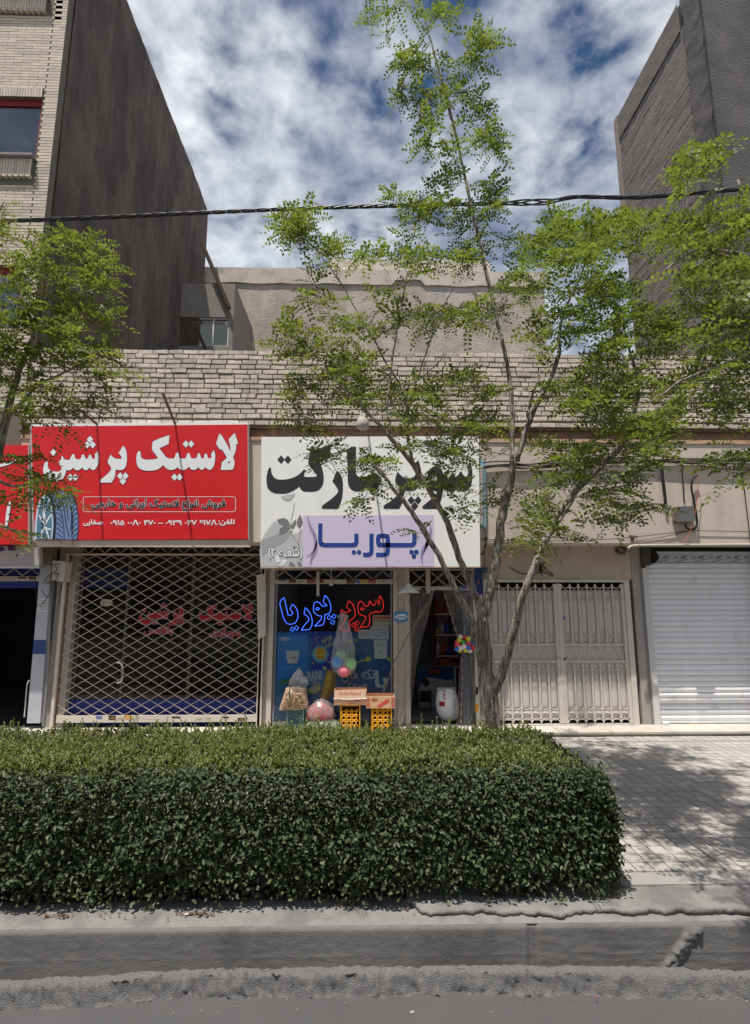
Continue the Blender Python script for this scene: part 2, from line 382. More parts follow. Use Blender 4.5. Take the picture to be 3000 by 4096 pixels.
# far strip of ground under everything
g = sheet('ground', M_soil, -90, 90, -90, 160, 8, 8, lambda x, y: -0.62)
def lip_back(x): return 3.06 - 0.022 * (x - 0.1) ** 2 * (1.2 if x > 0 else 0.75) + 0.012 * fbm(x * 1.7, 3.1, 0)
def lip():
    b = MB(); n = 1000; prof = []
    xs = np.linspace(-6, 6.5, n)
    for x in xs:
        yb = lip_back(x); gap = 0.0
        gx = abs(x - 0.295)                       # the notch where two pours meet
        notch = max(0, 1 - gx / 0.035) * 0.045
        row = []
        wid = 0.098 + 0.020 * fbm(x * 2.2, 0.4, 5)
        for j in range(21):
            t = j / 20
            y = yb - t * wid - ((0.014 * fbm(x * 9, t * 3, 2) + (0.012 * fbm(x * 40, t * 8, 6, 3) if t > .6 else 0)) if 0 < j < 20 else 0)
            if t < 0.12: z = -0.06 + (t / 0.12) * 0.07
            elif t < 0.66: z = 0.01 - 0.010 * (t - .12)
            else: z = 0.0046 - min(1, (t - .66) / .26) ** 0.85 * 0.082
            rough = 0.012 + 0.020 * max(0, fbm(x * 1.3, 9.2, 1) + 0.35)
            z += rough * (0.55 * fbm(x * 26, y * 26, 0.3, 4) + 0.5 * fbm(x * 75, y * 75, 4.3, 3)) * (1.5 if t > 0.55 else 0.5) - notch * (1 - abs(2 * t - 1)) * 1.2
            row.append((x, y, z))
        prof.append([(x, yb + 0.004, -0.6)] + row + [(x, yb - wid - 0.02, -0.2)])
    k = len(prof[0]); b.v = [p for r in prof for p in r]
    b.f = [(i * k + j, (i + 1) * k + j, (i + 1) * k + j + 1, i * k + j + 1) for i in range(n - 1) for j in range(k - 1)]; b.mi = [0] * len(b.f)
    o = b.build('road_edge', M_lip, None, True); o['kind'] = 'structure'
lip()
# gutter channel: its far wall and floor
KY = 3.40
def kerb_front(x): return KY - 0.006 * x + 0.006 * fbm(x * 0.8, 0, 7)
def channel():
    b = MB(); n = 900; xs = np.linspace(-5, 5.6, n); rows = []
    zz = sorted(list(np.linspace(-.40, -.05, 34)) + [-0.55, -0.5, -0.45, -0.40, -0.36, -0.325, -0.318, -0.311, -0.27, -0.23, -0.19, -0.165, -0.158, -0.151, -0.12, -0.085, -0.05, -0.03, -0.018, -0.008, -0.002])
    zz = [z for i, z in enumerate(zz) if i == 0 or z - zz[i - 1] > .0045]
    for x in xs:
        r = []
        for z in zz:
            y = kerb_front(x) + 0.0012 * fbm(x * 14, z * 40, 1, 5)
            if -0.166 < z < -0.15: y -= 0.0013 * (0.3 + max(0, fbm(x * 1.1, 4, 0)))
            if -0.326 < z < -0.31: y -= 0.0014 * (0.3 + max(0, fbm(x * 1.4, 8, 0)))
            if z > -0.02: y += 0.012 * (z + 0.02) / 0.018
            # cracked patch with a diagonal spall
            cx = 1.95 - (z + 0.02) * -0.9
            sp = max(0, 1 - (abs(x - cx) + .02 * fbm(x * 20, z * 20, 8, 3)) / 0.06) * (1 if -0.36 < z < -0.03 else 0)
            y -= min(1, sp * 1.6) * (0.014 + 0.016 * fbm(x * 34, z * 34, 3, 5))
            if 1.0 < x < 3.2: y -= 0.0015 * fbm(x * 5, z * 60, 12, 4)
            if abs(x - 0.99) < .025 or abs(x + 2.2) < .02 or abs(x - 2.55) < .02: y += 0.012
            r.append((x, y, z))
        rows.append(r)
    k = len(zz); b.v = [p for r in rows for p in r]
    b.f = [(i * k + j, (i + 1) * k + j, (i + 1) * k + j + 1, i * k + j + 1) for i in range(n - 1) for j in range(k - 1)]; b.mi = [0] * len(b.f)
    o = b.build('channel_wall', M_conc, None, True); o['kind'] = 'structure'
    sheet('channel_floor', M_conc, -20, 20, 2.9, 3.6, 60, 6, lambda x, y: -0.5 + 0.01 * fbm(x * 4, y * 4, 0))
    # top of the kerb
    def kz(x, y): return -0.002 + 0.006 * fbm(x * 6, y * 6, 2) + 0.010 * min(1, max(0, (y - 3.40) / 0.25))
    xs = np.linspace(-6, 6.8, 320); ys = np.linspace(0, 1, 10); b = MB()
    for t in ys:
        for x in xs:
            y0 = kerb_front(x) + 0.011; y = y0 + t * (3.78 - y0); b.v.append((x, y, kz(x, y) if t > 0.02 else -0.003))
    n = len(xs); b.f = [(j * n + i, j * n + i + 1, (j + 1) * n + i + 1, (j + 1) * n + i) for j in range(9) for i in range(n - 1)]; b.mi = [0] * len(b.f)
    o = b.build('kerb', M_cap, None, True); o['kind'] = 'structure'
channel()
# newer concrete skin poured over the kerb, with a ragged broken front edge
def skin():
    b = MB(); n = 520; xs = np.linspace(0.27, 6.8, n); rows = []
    for i, x in enumerate(xs):
        t = (x - 0.27) / 6.5
        e = 3.505 - 0.055 * min(1, (x - 0.27) / 0.9) + 0.040 * fbm(x * 3.1, 1.0, 4, 6) + 0.030 * fbm(x * 9.0, 2.0, 4, 5)
        if x < 0.36: e += (0.36 - x) * 1.6
        if x > 2.0: e -= 0.035 * min(1, (x - 2.0) / .5)
        back = 3.80
        r = []
        for j in range(13):
            u = j / 12
            if j == 0: y, z = e + 0.03, 0.001
            elif j == 1: y, z = e + 0.004, 0.006
            else:
                y = e + (back - e) * ((j - 2) / 10) ** 1.5
                th = 0.034 + 0.01 * min(1, max(0, x - 1.2)); z = th + 0.006 * fbm(x * 12, y * 12, 1, 5) - (0.012 if j == 2 else 0)
            if x < 0.30: z = max(0.001, z * (x - 0.27) / 0.03)
            r.append((x, y + 0.006 * fbm(x * 22, z * 50, 6) * (1 if 0 < j < 4 else 0), z))
        rows.append(r)
    k = 13; b.v = [p for r in rows for p in r]
    b.f = [(i * k + j, (i + 1) * k + j, (i + 1) * k + j + 1, i * k + j + 1) for i in range(n - 1) for j in range(k - 1)]; b.mi = [0] * len(b.f)
    o = b.build('kerb_overlay', M_cap, None, True); o['kind'] = 'structure'
skin()
# pavement: sloping gently to the street, pavers on it
def walk_z(y): return 0.045 + (y - 3.78) * 0.008 if y > 3.78 else 0.045
HX1 = P(2492, 3400, 3.60).x                     # right end of the hedge
sw = sheet('sidewalk', M_joint, -12, 12, 3.79, 7.6, 4, 8, lambda x, y: walk_z(y) - 0.006)
sheet('planting_bed', M_soil, -8, HX1 - 0.02, 3.64, 4.9, 60, 12, lambda x, y: 0.03 + 0.02 * fbm(x * 5, y * 5, 0))
TS = 0.24; tm = MB()
for k in range(4):
    x0 = (k % 2) * TS / 2 + .0025; x1 = x0 + TS / 2 - .005; y0 = (k // 2) * TS / 2 + .003; y1 = y0 + TS / 2 - .006
    tm.hexa([(x0 + .002, y0 + .002, .006), (x1 - .002, y0 + .002, .006), (x1 - .002, y1 - .002, .006), (x0 + .002, y1 - .002, .006)], [(x0, y0, -.01), (x1, y0, -.01), (x1, y1, -.01), (x0, y1, -.01)])
tme = tm.mesh('paving_tile', [M_tile]); cnt = 0
slope = math.atan(0.008)
YB = 6.93                                     # cement repair strip close to the step
rows = [3.86 + i * TS for i in range(13)] + [YB + 0.13 + i * 0.0 for i in range(1)]
for j, y in enumerate(rows):
    x = HX1 - 0.55 if y > 4.9 else HX1 + 0.03
    if y > 5.4: x = HX1 - 1.6
    x = math.floor(x / TS) * TS + 0.05
    while x < 5.15 and cnt < 300:
        if abs(math.atan2(x, y)) < 0.70:
            inst('paving_tile', tme, sw, (x + random.uniform(-.001, .001), y, walk_z(y) + random.uniform(-.0015, .0015)), (slope, 0, random.uniform(-.004, .004))); cnt += 1
        x += TS
pvs = sheet('paving_sheet', M_tile, -12, HX1 - 1.55, 4.88, 7.29, 30, 10, lambda x, y: walk_z(y) + .002, None, sw); pvs['kind'] = 'stuff'
box('cement_strip', M_cement, sw, -3, 8, 6.985, YB + 0.125, 0.02, walk_z(7) + .003)
box('cement_strip', M_cement, sw, HX1 + 0.02, 8, 3.70, 3.855, 0.0, walk_z(3.8) + .004)

# ------------------------------------------------------------------ low shop building
sb = thing('shop_building', (0, 7.6, 0), 'low brick-topped row of shops with beige fascia below the sky', 'building')
M_mortar = mat('old_mortar', (0.23, 0.205, 0.18), 0.95, 0.25, 14, 0.8, 60)
M_brick = mat('cream_brick', (0.63, 0.545, 0.45), 0.9, 0.2, 9, 0.5, 50, rnd=0.2, streak=0.18, col2=(0.36, 0.305, 0.26), c2scale=16, c2pos=(0.5, 0.72), c2stretch=(3, 3, .5))
M_beige = mat('beige_render', (0.57, 0.485, 0.405), 0.88, 0.1, 2.5, 0.12, 60, streak=0.12, col2=(0.36, 0.29, 0.23), c2scale=1.3, c2pos=(0.58, 0.8))
M_beige2 = mat('dirty_beige_render', (0.55, 0.45, 0.36), 0.88, 0.12, 2.5, 0.15, 60, streak=0.15, col2=(0.30, 0.235, 0.18), c2scale=2.1, c2pos=(0.55, 0.8))
M_rust = mat('rusty_steel', (0.155, 0.10, 0.075), 0.85, 0.3, 14, 0.3, 60, col2=(0.24, 0.13, 0.08), c2scale=7)
M_brace = mat('dark_rusty_steel', (0.075, 0.045, 0.033), 0.85, 0.3, 14, 0.3, 60)
M_rustlight = mat('rust_streaked_paint', (0.52, 0.36, 0.25), 0.8, 0.2, 8, 0.2, 60, col2=(0.36, 0.18, 0.09), c2scale=5, c2pos=(0.48, 0.66), c2stretch=(1, 1, 4))
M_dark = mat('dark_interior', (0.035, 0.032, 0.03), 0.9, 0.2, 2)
M_white = mat('offwhite_paint', (0.58, 0.54, 0.48), 0.6, 0.12, 5, 0.1, 40, streak=0.1, col2=(0.38, 0.31, 0.25), c2scale=6, c2pos=(0.62, 0.75))
XLb = P(166, 1000, YF).x; XRb = 5.75
ztop = P(1200, 1402, YF).z; zlow = P(1200, 1676, YF).z
par = MB().box(XLb, XRb, YF + 0.030, YF + 0.22, zlow - 0.02, ztop - 0.01).build('parapet', M_mortar, sb)
ncourse = 14; ch = (ztop - zlow) / ncourse
bl = 0.205; bricks = []
def brick_mesh(l, h, seed):
    rr = random.Random(seed); b = MB(); j = lambda: rr.uniform(-.004, .004)
    f = [(-l/2 + j(), 0.003 + j()*.5, -h/2 + j()), (l/2 + j(), 0.003 + j()*.5, -h/2 + j()), (l/2 + j(), j()*.5, h/2 + j()*.5), (-l/2 + j(), j()*.5, h/2 + j()*.5)]
    c = 0.006
    inner = [(-l/2 + c, -c*.7, -h/2 + c), (l/2 - c, -c*.7, -h/2 + c), (l/2 - c, -c*.7, h/2 - c*.6), (-l/2 + c, -c*.7, h/2 - c*.6)]
    n = len(b.v); bk = [(x * .99, 0.05, z) for x, y, z in f]
    b.add(inner + f + bk, [(0, 1, 2, 3)] + [(4 + i, 4 + (i + 1) % 4, (i + 1) % 4, i) for i in range(4)] + [(8 + i, 8 + (i + 1) % 4, 4 + (i + 1) % 4, 4 + i) for i in range(4)])
    return b.mesh('brick', [M_brick])
bms = [brick_mesh(0.2, ch * .79, s) for s in range(8)]; hms = [brick_mesh(0.1, ch * .79, s + 20) for s in range(4)]
rb = random.Random(3)
for k in range(ncourse):
    z = zlow + (k + 0.5) * ch; x = XLb + (0.105 if k % 2 else 0) + rb.uniform(-.03, .03)
    while x < XRb - 0.1:
        hb = rb.random() < 0.10; l = 0.1 if hb else 0.2
        bricks.append((x + l / 2, YF + rb.gauss(0.004, .0035) + (0.004 if k > ncourse - 3 else 0), z + rb.gauss(0, .0025), rb.choice(hms if hb else bms), rb.gauss(0, .012), hb))
        x += l + rb.uniform(0.007, 0.016)
def to_px(p):
    v = CR.transposed() @ (Vector(p) - Vector((0, 0, EYE))); return 1500 + FPX * v.x / -v.z, 2048 - FPX * v.y / -v.z
def seen(bk):
    px, py = to_px(bk[:3]); return (px < 60 or px > 2990) * 3000 + abs(px - 900)
bricks.sort(key=seen)
def joined(lst, name, m, parent):
    vs, fs = [], []
    for x, y, z, me, r, *_ in lst:
        n = len(vs); c, s_ = math.cos(r), math.sin(r)
        for v in me.vertices: vs.append((x + v.co.x * c - v.co.z * s_, y + v.co.y, z + v.co.x * s_ + v.co.z * c))
        fs += [tuple(i + n for i in p.vertices) for p in me.polygons]
    b = MB(); b.v = vs; b.f = fs; b.mi = [0] * len(fs); o = b.build(name, m, parent); o['kind'] = 'stuff'; return o
for x, y, z, me, r, hb in bricks[:300]: inst('brick', me, par, (x, y, z), (0, -r, 0))
joined(bricks[300:], 'brickwork', M_brick, par)
# brick ledge course, steel beam, fascia
zl0 = P(2300, 1713, YF).z; zl1 = P(2300, 1691, YF).z
led = MB().box(XLb, XRb, YF + 0.03, YF + .2, zl0 - .01, zlow - .02).build('ledge', M_mortar, sb)
x = XLb; lb = []
while x < XRb - .1:
    lb.append((x + .1, YF - 0.005 + rb.gauss(0, .004), (zl0 + zl1) / 2, rb.choice(bms), 0)); x += .2 + rb.uniform(.008, .014)
joined(lb, 'brickwork', M_brick, led)
box('beam_web', M_rust, sb, XLb, XRb, YF + 0.05, YF + .16, P(2300, 1772, YF).z, zl0 - .012)
box('beam_flange', M_rustlight, sb, XLb, XRb, YF - 0.005, YF + .1, P(2300, 1772, YF).z, P(2300, 1757, YF).z)
box('beam_flange', M_rust, sb, XLb, XRb, YF + 0.005, YF + .1, zl0 - .024, zl0 - .0125)
zf1 = P(2300, 1772, YF).z - .002; zf0 = P(2400, 2172, YF).z
box('fascia', M_beige, sb, XLb, XRb, YF + 0.01, YS + .1, zf0, zf1)
# front wall of the recess and its piers
xg0, xg1 = P(1936, 2600, YS).x, P(2535, 2600, YS).x
zgt = P(2200, 2318, YS).z
box('lintel_wall', M_beige2, sb, P(1915, 2600, YS).x, P(2560, 2300, YS).x, YS, YS + .2, zgt, zf0 - .002)
box('pier', M_white, sb, P(1915, 2600, YS).x, xg0 - .003, YS - .02, YS + .2, 0.05, zgt - .002)
box('pier', mat('pier_grey', (.36, .33, .30), .9, .15, 5, .3, 50, streak=.15), sb, xg1 + .05, P(2592, 2600, YS).x, YS - .012, YS + .2, 0.05, zf0 - .004)
box('pier', MATS['pier_grey'], sb, P(205, 2550, YS).x, P(285, 2500, YS).x, YS + .02, YS + .25, 0.05, zf0 - .004)
box('pier', M_white, sb, P(1046, 2600, YS).x, P(1094, 2600, YS).x, YS + 0.05, YS + .25, 0.05, zf0 - .004)
# rooms behind the fronts
def room(name, xa, xb, yb, zt, m=M_dark):
    b = MB(); y0 = YS + .26
    b.quad((xa, yb, .1), (xb, yb, .1), (xb, yb, zt), (xa, yb, zt)); b.quad((xa, y0, .1), (xa, yb, .1), (xa, yb, zt), (xa, y0, zt))
    b.quad((xb, y0, .1), (xb, yb, .1), (xb, yb, zt), (xb, y0, zt)); b.quad((xa, y0, zt), (xb, y0, zt), (xb, yb, zt), (xa, yb, zt))
    b.quad((xa, y0, .139), (xb, y0, .139), (xb, yb, .139), (xa, yb, .139)); return b.build(name, m, sb)
M_room = mat('shop_room', (0.26, 0.25, 0.235), .85, .15, 3)
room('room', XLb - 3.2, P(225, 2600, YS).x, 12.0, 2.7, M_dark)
room('room', P(240, 2600, YS).x, P(1060, 2600, YS).x, 11.5, 2.7, M_room)
room('room', P(1075, 2600, YS).x, P(1910, 2600, YS).x, 11.0, 2.7, M_room)
MB().box(XLb - 3.4, XRb, YS + .27, 15, 2.72, 2.9).build('roof', M_conc, sb)
# raised step with slab nosing and riser stones
st = MB().box(XLb - 3.5, XRb + 2, 7.32, 12.5, -0.02, 0.108).build('step', M_cement, sb)
M_stone = mat('step_stone', (0.50, 0.455, 0.40), .75, .12, 5, .15, 50, rnd=.1, col2=(.36, .31, .27), c2scale=6, c2pos=(.55, .75))
x = XLb - 1.2; rs = random.Random(5)
while x < XRb + .6:
    l = rs.uniform(.55, 1.0)
    b = MB(); j = [rs.uniform(-.006, .006) for _ in range(4)]
    b.hexa([(x, 7.262 + j[0], .112), (x + l - .006, 7.262 + j[1], .112), (x + l - .006, 7.262 + j[1], .138), (x, 7.262 + j[0], .138)],
           [(x, 7.7, .112), (x + l - .006, 7.7, .112), (x + l - .006, 7.7, .139 + j[2] * .2), (x, 7.7, .139)]); b.build('tread_stone', M_stone, st)
    x += l
x = XLb - 1.2
while x < XRb + .6:
    l = rs.uniform(.28, .55); box('riser_stone', M_stone, st, x, x + l - .007, 7.30 + rs.uniform(-.004, .004), 7.33, 0.0, .106); x += l

# ------------------------------------------------------------------ tall building on the left
lbd = thing('apartment_building', (XLb - 2, 10, 0), 'tall cream brick apartment block with dark bare plaster side wall, at left', 'building')
M_plas = mat('dark_cement_plaster', (0.150, 0.120, 0.100), .95, .34, 2.6, .8, 26, streak=.34, col2=(.088, .072, .063), c2scale=1.5, c2pos=(.40, .62), c2stretch=(1, 1, .4))
M_coping = mat('roof_coping', (.25, .24, .23), .9, .15, 5)
pA = PX(499, 0, XLb); pB = PX(772, 684, XLb); pC = PX(817, 815, XLb)
zr = (pA.z + pB.z) / 2
YLb = PX(817, 1100, XLb).y; YK = PX(775, 690, XLb).y; zK = PX(817, 815, XLb).z
poly = [(YF + .13, 2.75), (YLb, 2.75), (YLb, zK), (YK, zr), (YF + .13, zr)]
b = MB(); n = 5
b.add([(XLb, y, z) for y, z in poly] + [(XLb - 9, y, z) for y, z in poly], [tuple(range(5)), tuple(range(9, 4, -1))] + [(i, i + 5, (i + 1) % 5 + 5, (i + 1) % 5) for i in range(5)])
b.build('side_wall', M_plas, lbd)
sk_ = MB(); ny, nz = 90, 110                      # hand-thrown render, uneven along the roof edge
for j in range(nz + 1):
    for i in range(ny + 1):
        y = YF + .14 + (YLb - YF - .145) * i / ny; top = zr if y < YK else zr + (zK - zr) * (y - YK) / max(.01, YLb - YK)
        z_ = 4.2 + (top + .015 + .03 * fbm(y * 3.0, 5, 2, 5) - 4.2) * j / nz
        sk_.v.append((XLb + .016 + .014 * fbm(y * 2.2, z_ * .9, 1, 5) + (.02 if (abs(y - 8.25) < .10 + .03 * fbm(z_, 1, 1) and abs(z_ - 8.3) < .35) else 0), y, z_))
sk_.f = [(j * (ny + 1) + i, (j + 1) * (ny + 1) + i, (j + 1) * (ny + 1) + i + 1, j * (ny + 1) + i + 1) for j in range(nz) for i in range(ny)]; sk_.mi = [0] * len(sk_.f)
sk_.build('render_coat', M_plas, lbd, True)
MB().tube([(XLb - .05, YK + .35, zK - .2), (XLb - .05, YK + .35, zr - .05)], .06, 10).build('vent_pipe', flat('pipe_grey', (120, 110, 105)), lbd)
# thin facing bricks on the street face
M_face = mat('thin_facing_brick', (0.58, 0.50, 0.40), .85, .1, 6, .15, 60, rnd=.14)
M_facej = mat('facing_joint', (.17, .145, .12), .95, .15, 8)
cp = 0.0505; pil = 0.19
def wz(py): return P(100, py, YF).z
wins = [(wz(626), wz(393)), (wz(1318), wz(1066)), (wz(30) + 0.35, zr)]
xw = P(160, 500, YF).x                          # right jamb of the windows
bed = MB(); bed.box(xw, XLb, YF - .001, YF + .129, 2.6, zr)
zz0 = 2.6
for za, zb in sorted(wins[:2]): bed.box(XLb - 3, xw - .0005, YF - .001, YF + .129, zz0, za); zz0 = zb
bed.box(XLb - 3, xw - .0005, YF - .001, YF + .129, zz0, zr); bed.build('facing_bed', M_facej, lbd)
orn = [(wz(735), wz(626)), (wz(393), wz(352)), (wz(66), wz(-60)), (wz(1066), wz(1030))]
def blocked(z, xa, xb):
    if xa > xw + .02: return False
    return any(a - .01 < z < b_ + .01 for a, b_ in wins[:2]) or any(a - .004 < z < b_ + .004 for a, b_ in orn)
fm = {}
def face_mesh(l):
    k = round(l, 3)
    if k not in fm:
        b = MB(); h = cp - .009; c = .002
        b.hexa([(0, 0, 0), (k, 0, 0), (k, 0, h), (0, 0, h)], [(0, .012, 0), (k, .012, 0), (k, .012, h), (0, .012, h)]); fm[k] = b.mesh('brick', [M_face])
    return fm[k]
fl = []; z = 4.4; k = 0
while z < zr - .05:
    fl.append((XLb - pil, YF - .009, z, face_mesh(pil - .003), 0))
    x = XLb - pil - .016 - (0.13 if k % 2 else .26)
    while x > XLb - 2.1:
        if not blocked(z + cp / 2, x + .1, 0) or x > xw: fl.append((x, YF - .009, z, face_mesh(.254), 0))
        elif x + .254 > xw + .05: fl.append((xw + .012, YF - .009, z, face_mesh(max(.03, x + .252 - xw - .012)), 0))
        x -= .26
    z += cp; k += 1
fl.sort(key=lambda q: (to_px(q[:3])[0] < -40) * 99 + q[2])
for x, y, z, me, r in fl[:300]: inst('brick', me, lbd, (x, y + random.uniform(-.0012, .0012), z))
joined(fl[300:], 'brickwork', M_face, lbd)
M_redf = flat('red_window_frame', (128, 22, 30)); M_blind = flat('pale_blinds', (196, 178, 190), .8)
M_pane = mat('reflective_pane', (.12, .15, .22), .06, 0.0, spec=.9)
for za, zb in wins[:2]:
    wf = MB()
    x0 = xw - 1.6
    wf.box(xw - .035, xw - .001, YF + .03, YF + .08, za, zb); wf.box(x0, xw - .036, YF + .03, YF + .08, zb - .11, zb - .001); wf.box(x0, xw - .036, YF + .03, YF + .08, za + .001, za + .03)
    fr = wf.build('window', M_redf, lbd)
    MB().quad((x0, YF + .05, za + .03), (xw - .036, YF + .05, za + .03), (xw - .036, YF + .05, zb - .11), (x0, YF + .05, zb - .11)).build('pane', glass('window_glass_%d' % int(za * 10), (.55, .62, .78), 2.6), fr)
    for i in range(12):
        xx = xw - .05 - i * .085
        MB().box(xx - .078, xx, YF + .095, YF + .098, za + .03, za + .03 + (zb - za) * .98 - .11).build('blind_slat', M_blind, fr)
# soldier courses with scalloped ends above and below the windows
def scallops(z0, z1, x1, up, proud, parent):
    x = x1; i = 0
    bar = MB(); bar.box(x1 - 1.6, x1, YF - .01 - proud, YF + .005, z0 if not up else z0, z1)
    o = bar.build('ornament_band', M_facej, parent)
    wdt = .042
    while x > x1 - 1.2:
        MB().box(x - wdt + .004, x - .003, YF - .016 - proud, YF - .0102 - proud, z0 + .004, z1 - .004).build('soldier_brick', M_face, o)
        x -= wdt; i += 1
    x = x1
    ss = .085
    while x > x1 - 1.2:
        zc = z1 if up else z0; pts = [(x - ss / 2 + (ss / 2 - .002) * math.cos(a), zc + (1 if up else -1) * .034 * abs(math.sin(a))) for a in np.linspace(0, math.pi, 9)]
        MB().prism(pts, YF - .014 - proud, YF - .002).build('scallop', M_face, o)
        x -= ss
scallops(wz(393) + .002, wz(358), P(172, 390, YF).x, True, 0.012, lbd)
scallops(wz(1066) + .002, wz(1034), P(135, 1066, YF).x, True, 0.012, lbd)
for (ya, yb2, xr_) in ((640, 710, 140), (0, 52, 197)):
    x1 = P(xr_, ya, YF).x
    scallops(wz(yb2), wz(ya) - .03, x1, False, .05, lbd)
    MB().box(x1 - 1.7, x1 + .03, YF - .13, YF + .004, wz(ya) - .028, wz(ya) + .01).build('sill', M_coping, lbd)

# ------------------------------------------------------------------ tall building on the right
rbd = thing('concrete_building', (XRb + 3, 9, 0), 'tall bare grey building at right with rough brick side wall', 'building')
M_rplas = mat('grey_cement_render', (0.125, 0.117, 0.112), .95, .32, 2.6, .8, 26, col2=(.085, .080, .078), c2scale=1.5, c2pos=(.4, .68))
M_rbrick = mat('grey_block_courses', (0.215, 0.197, 0.185), .95, .2, 6, .6, 40, rnd=.14, col2=(.155, .138, .127), c2scale=5, c2pos=(.5, .75))
pT = PX(2463, 484, XRb); YRb = PX(2478, 700, XRb).y; zR = pT.z
MB().box(XRb + .03, XRb + 9, YF + .3, YRb, 0, zR).build('wall', M_rplas, rbd)
Ym = PX(2741, 180, XRb).y
zband = PX(2481, 557, XRb).z
# plaster skin near the street (proud) and band along the roof
def rough_skin(name, ya, yb, za, zb, m, amp=.012, x0=XRb):
    b = MB(); ny = int((yb - ya) / .06); nz = int((zb - za) / .06)
    for j in range(nz + 1):
        for i in range(ny + 1):
            y = ya + (yb - ya) * i / ny; zz_ = za + (zb - za) * j / nz
            e = 0
            if i == ny and name == 'render_skin': y += .05 * fbm(zz_ * 3, 2, 1)
            b.v.append((x0 - .012 - amp * fbm(y * 5, zz_ * 5, 0, 4), y, zz_))
    b.f = [(j * (ny + 1) + i, (j + 1) * (ny + 1) + i, (j + 1) * (ny + 1) + i + 1, j * (ny + 1) + i + 1) for j in range(nz) for i in range(ny)]; b.mi = [0] * len(b.f)
    return b.build(name, m, rbd, True)
rough_skin('render_skin', YF + .31, Ym, 4.5, zR - .01, M_rplas, .014)
rough_skin('render_band', Ym + .06, YRb - .01, zband, zR - .01, mat('band_render', (.165, .150, .137), .95, .2, 2.5, .5, 30), .008, XRb - .01)
b = MB(); z = 4.6; k = 0; rr = random.Random(9)
while z < zband - .03:
    y = Ym - .03 + rr.uniform(0, .02)
    while y < YRb - .06:
        l = min(rr.uniform(.42, 1.1), YRb - .03 - y); d = XRb + .006 - rr.uniform(0, .007)
        if l > .05: b.box(d, XRb + .031, y, y + l - .006, z + rr.uniform(0, .002), z + .062 + rr.uniform(-.003, .002))
        y += l
    z += .07; k += 1
o = b.build('block_courses', M_rbrick, rbd); o['kind'] = 'stuff'
MB().box(XRb - .03, XRb + .3, YRb - .14, YRb + .01, zband - 2.8, zR + .03).build('corner_post', mat('reddish_concrete', (.28, .23, .2), .95, .25, 4, .5, 30), rbd)

# ------------------------------------------------------------------ rendered building behind, with the stair head on its roof
YR2 = 15.0
rear = thing('rendered_building', (0, YR2, 0), 'plain cement rendered wall rising behind the brick parapet', 'building')
M_rear = mat('rough_cement_wall', (0.53, 0.46, 0.395), .95, .26, 2.0, 1.0, 16, streak=.14, col2=(.38, .33, .285), c2scale=1.3, c2pos=(.40, .62))
M_rear2 = mat('pale_cement_coat', (0.58, 0.51, 0.44), .95, .22, 2.2, .5, 30, col2=(.36, .31, .27), c2scale=2, c2pos=(.5, .7))
x0, x1 = XLb + .6, P(2180, 1200, YR2).x; zt = P(1500, 1086, YR2).z
MB().box(x0 - 4, x1, YR2, YR2 + 6, 3, zt).build('wall', M_rear, rear)
# coat along the top with a broken lower edge
pts = [(x0 - 3.5, zt + .03)]
xx = np.linspace(x0 - 3.5, x1 + .04, 90)
pts = [(x, P(1500, 1142 + (-22 if 1.0 < x < 1.9 else 0), YR2).z + .05 * fbm(x * 1.5, 3, 1, 5)) for x in xx] + [(x1 + .04, zt + .03), (x0 - 3.5, zt + .03)]
MB().prism(pts, YR2 - .05, YR2 + .2).build('top_coat', M_rear2, rear)
MB().box(P(1317, 1060, YR2 + 1).x, P(1960, 1060, YR2 + 1).x, YR2 + 1, YR2 + 4, zt - 1, P(1500, 1036, YR2 + 1).z).build('stair_head', M_rear2, rear)
M_glz = flat('glazed_white', (225, 228, 235), .2, .6)
for i, px in enumerate((1258, 1283, 1377, 1390, 1413)):
    p = P(px, 1086, YR2 + .3); b = MB(); hgt = .16 if i < 2 else .28
    b.lathe([(.001, 0), (.06, 0), (.06, hgt * .6), (.03, hgt * .8), (.03, hgt), (.001, hgt)], (p.x, YR2 + .3, zt), 10)
    tag(b.build('bottle', M_glz, None, True), ['leftmost small white jar on the roof edge behind', 'second small white jar on the roof edge behind', 'white bottle at left of the trio on the rear roof edge', 'middle white bottle of the trio on the rear roof edge', 'white bottle at right of the trio on the rear roof edge'][i], 'bottle', 'bottles on the rear roof edge')
YH = 12.8
shed = thing('roof_room', (P(860, 1300, YH).x, YH, 3), 'small cement roof room with sliding window beside dark side wall', 'roof room')
xa, xb = XLb + .02, P(935, 1250, YH).x; zt2 = P(900, 1135, YH).z
wx0, wx1 = P(793, 1330, YH).x, P(914, 1330, YH).x; wz0, wz1 = P(850, 1384, YH).z, P(850, 1268, YH).z
M_shed = mat('roof_room_render', (.27, .24, .215), .95, .2, 3, .7, 26)
b = MB()
b.box(xa, xb, YH, YH + .2, wz1, zt2); b.box(wx1, xb, YH, YH + .2, 3, wz1 - .002); b.box(xa, wx1 - .002, YH, YH + .2, 3, wz0)
b.box(xb - .2, xb + .001, YH + .201, YR2 - .01, 3, zt2 - .003); b.build('wall', M_shed, shed)
M_alu = flat('white_aluminium', (215, 215, 212), .4)
wf = MB(); t = .035
wf.box(wx0, wx1, YH + .05, YH + .1, wz1 - t, wz1 - .003); wf.box(wx0, wx1, YH + .05, YH + .1, wz0 + .002, wz0 + t); wf.box(wx1 - t - .003, wx1 - .003, YH + .05, YH + .1, wz0 + t, wz1 - t)
xm = P(850, 1330, YH).x; wf.box(xm - .02, xm + .02, YH + .045, YH + .09, wz0 + t, wz1 - t)
wf_ = wf.build('window', M_alu, shed)
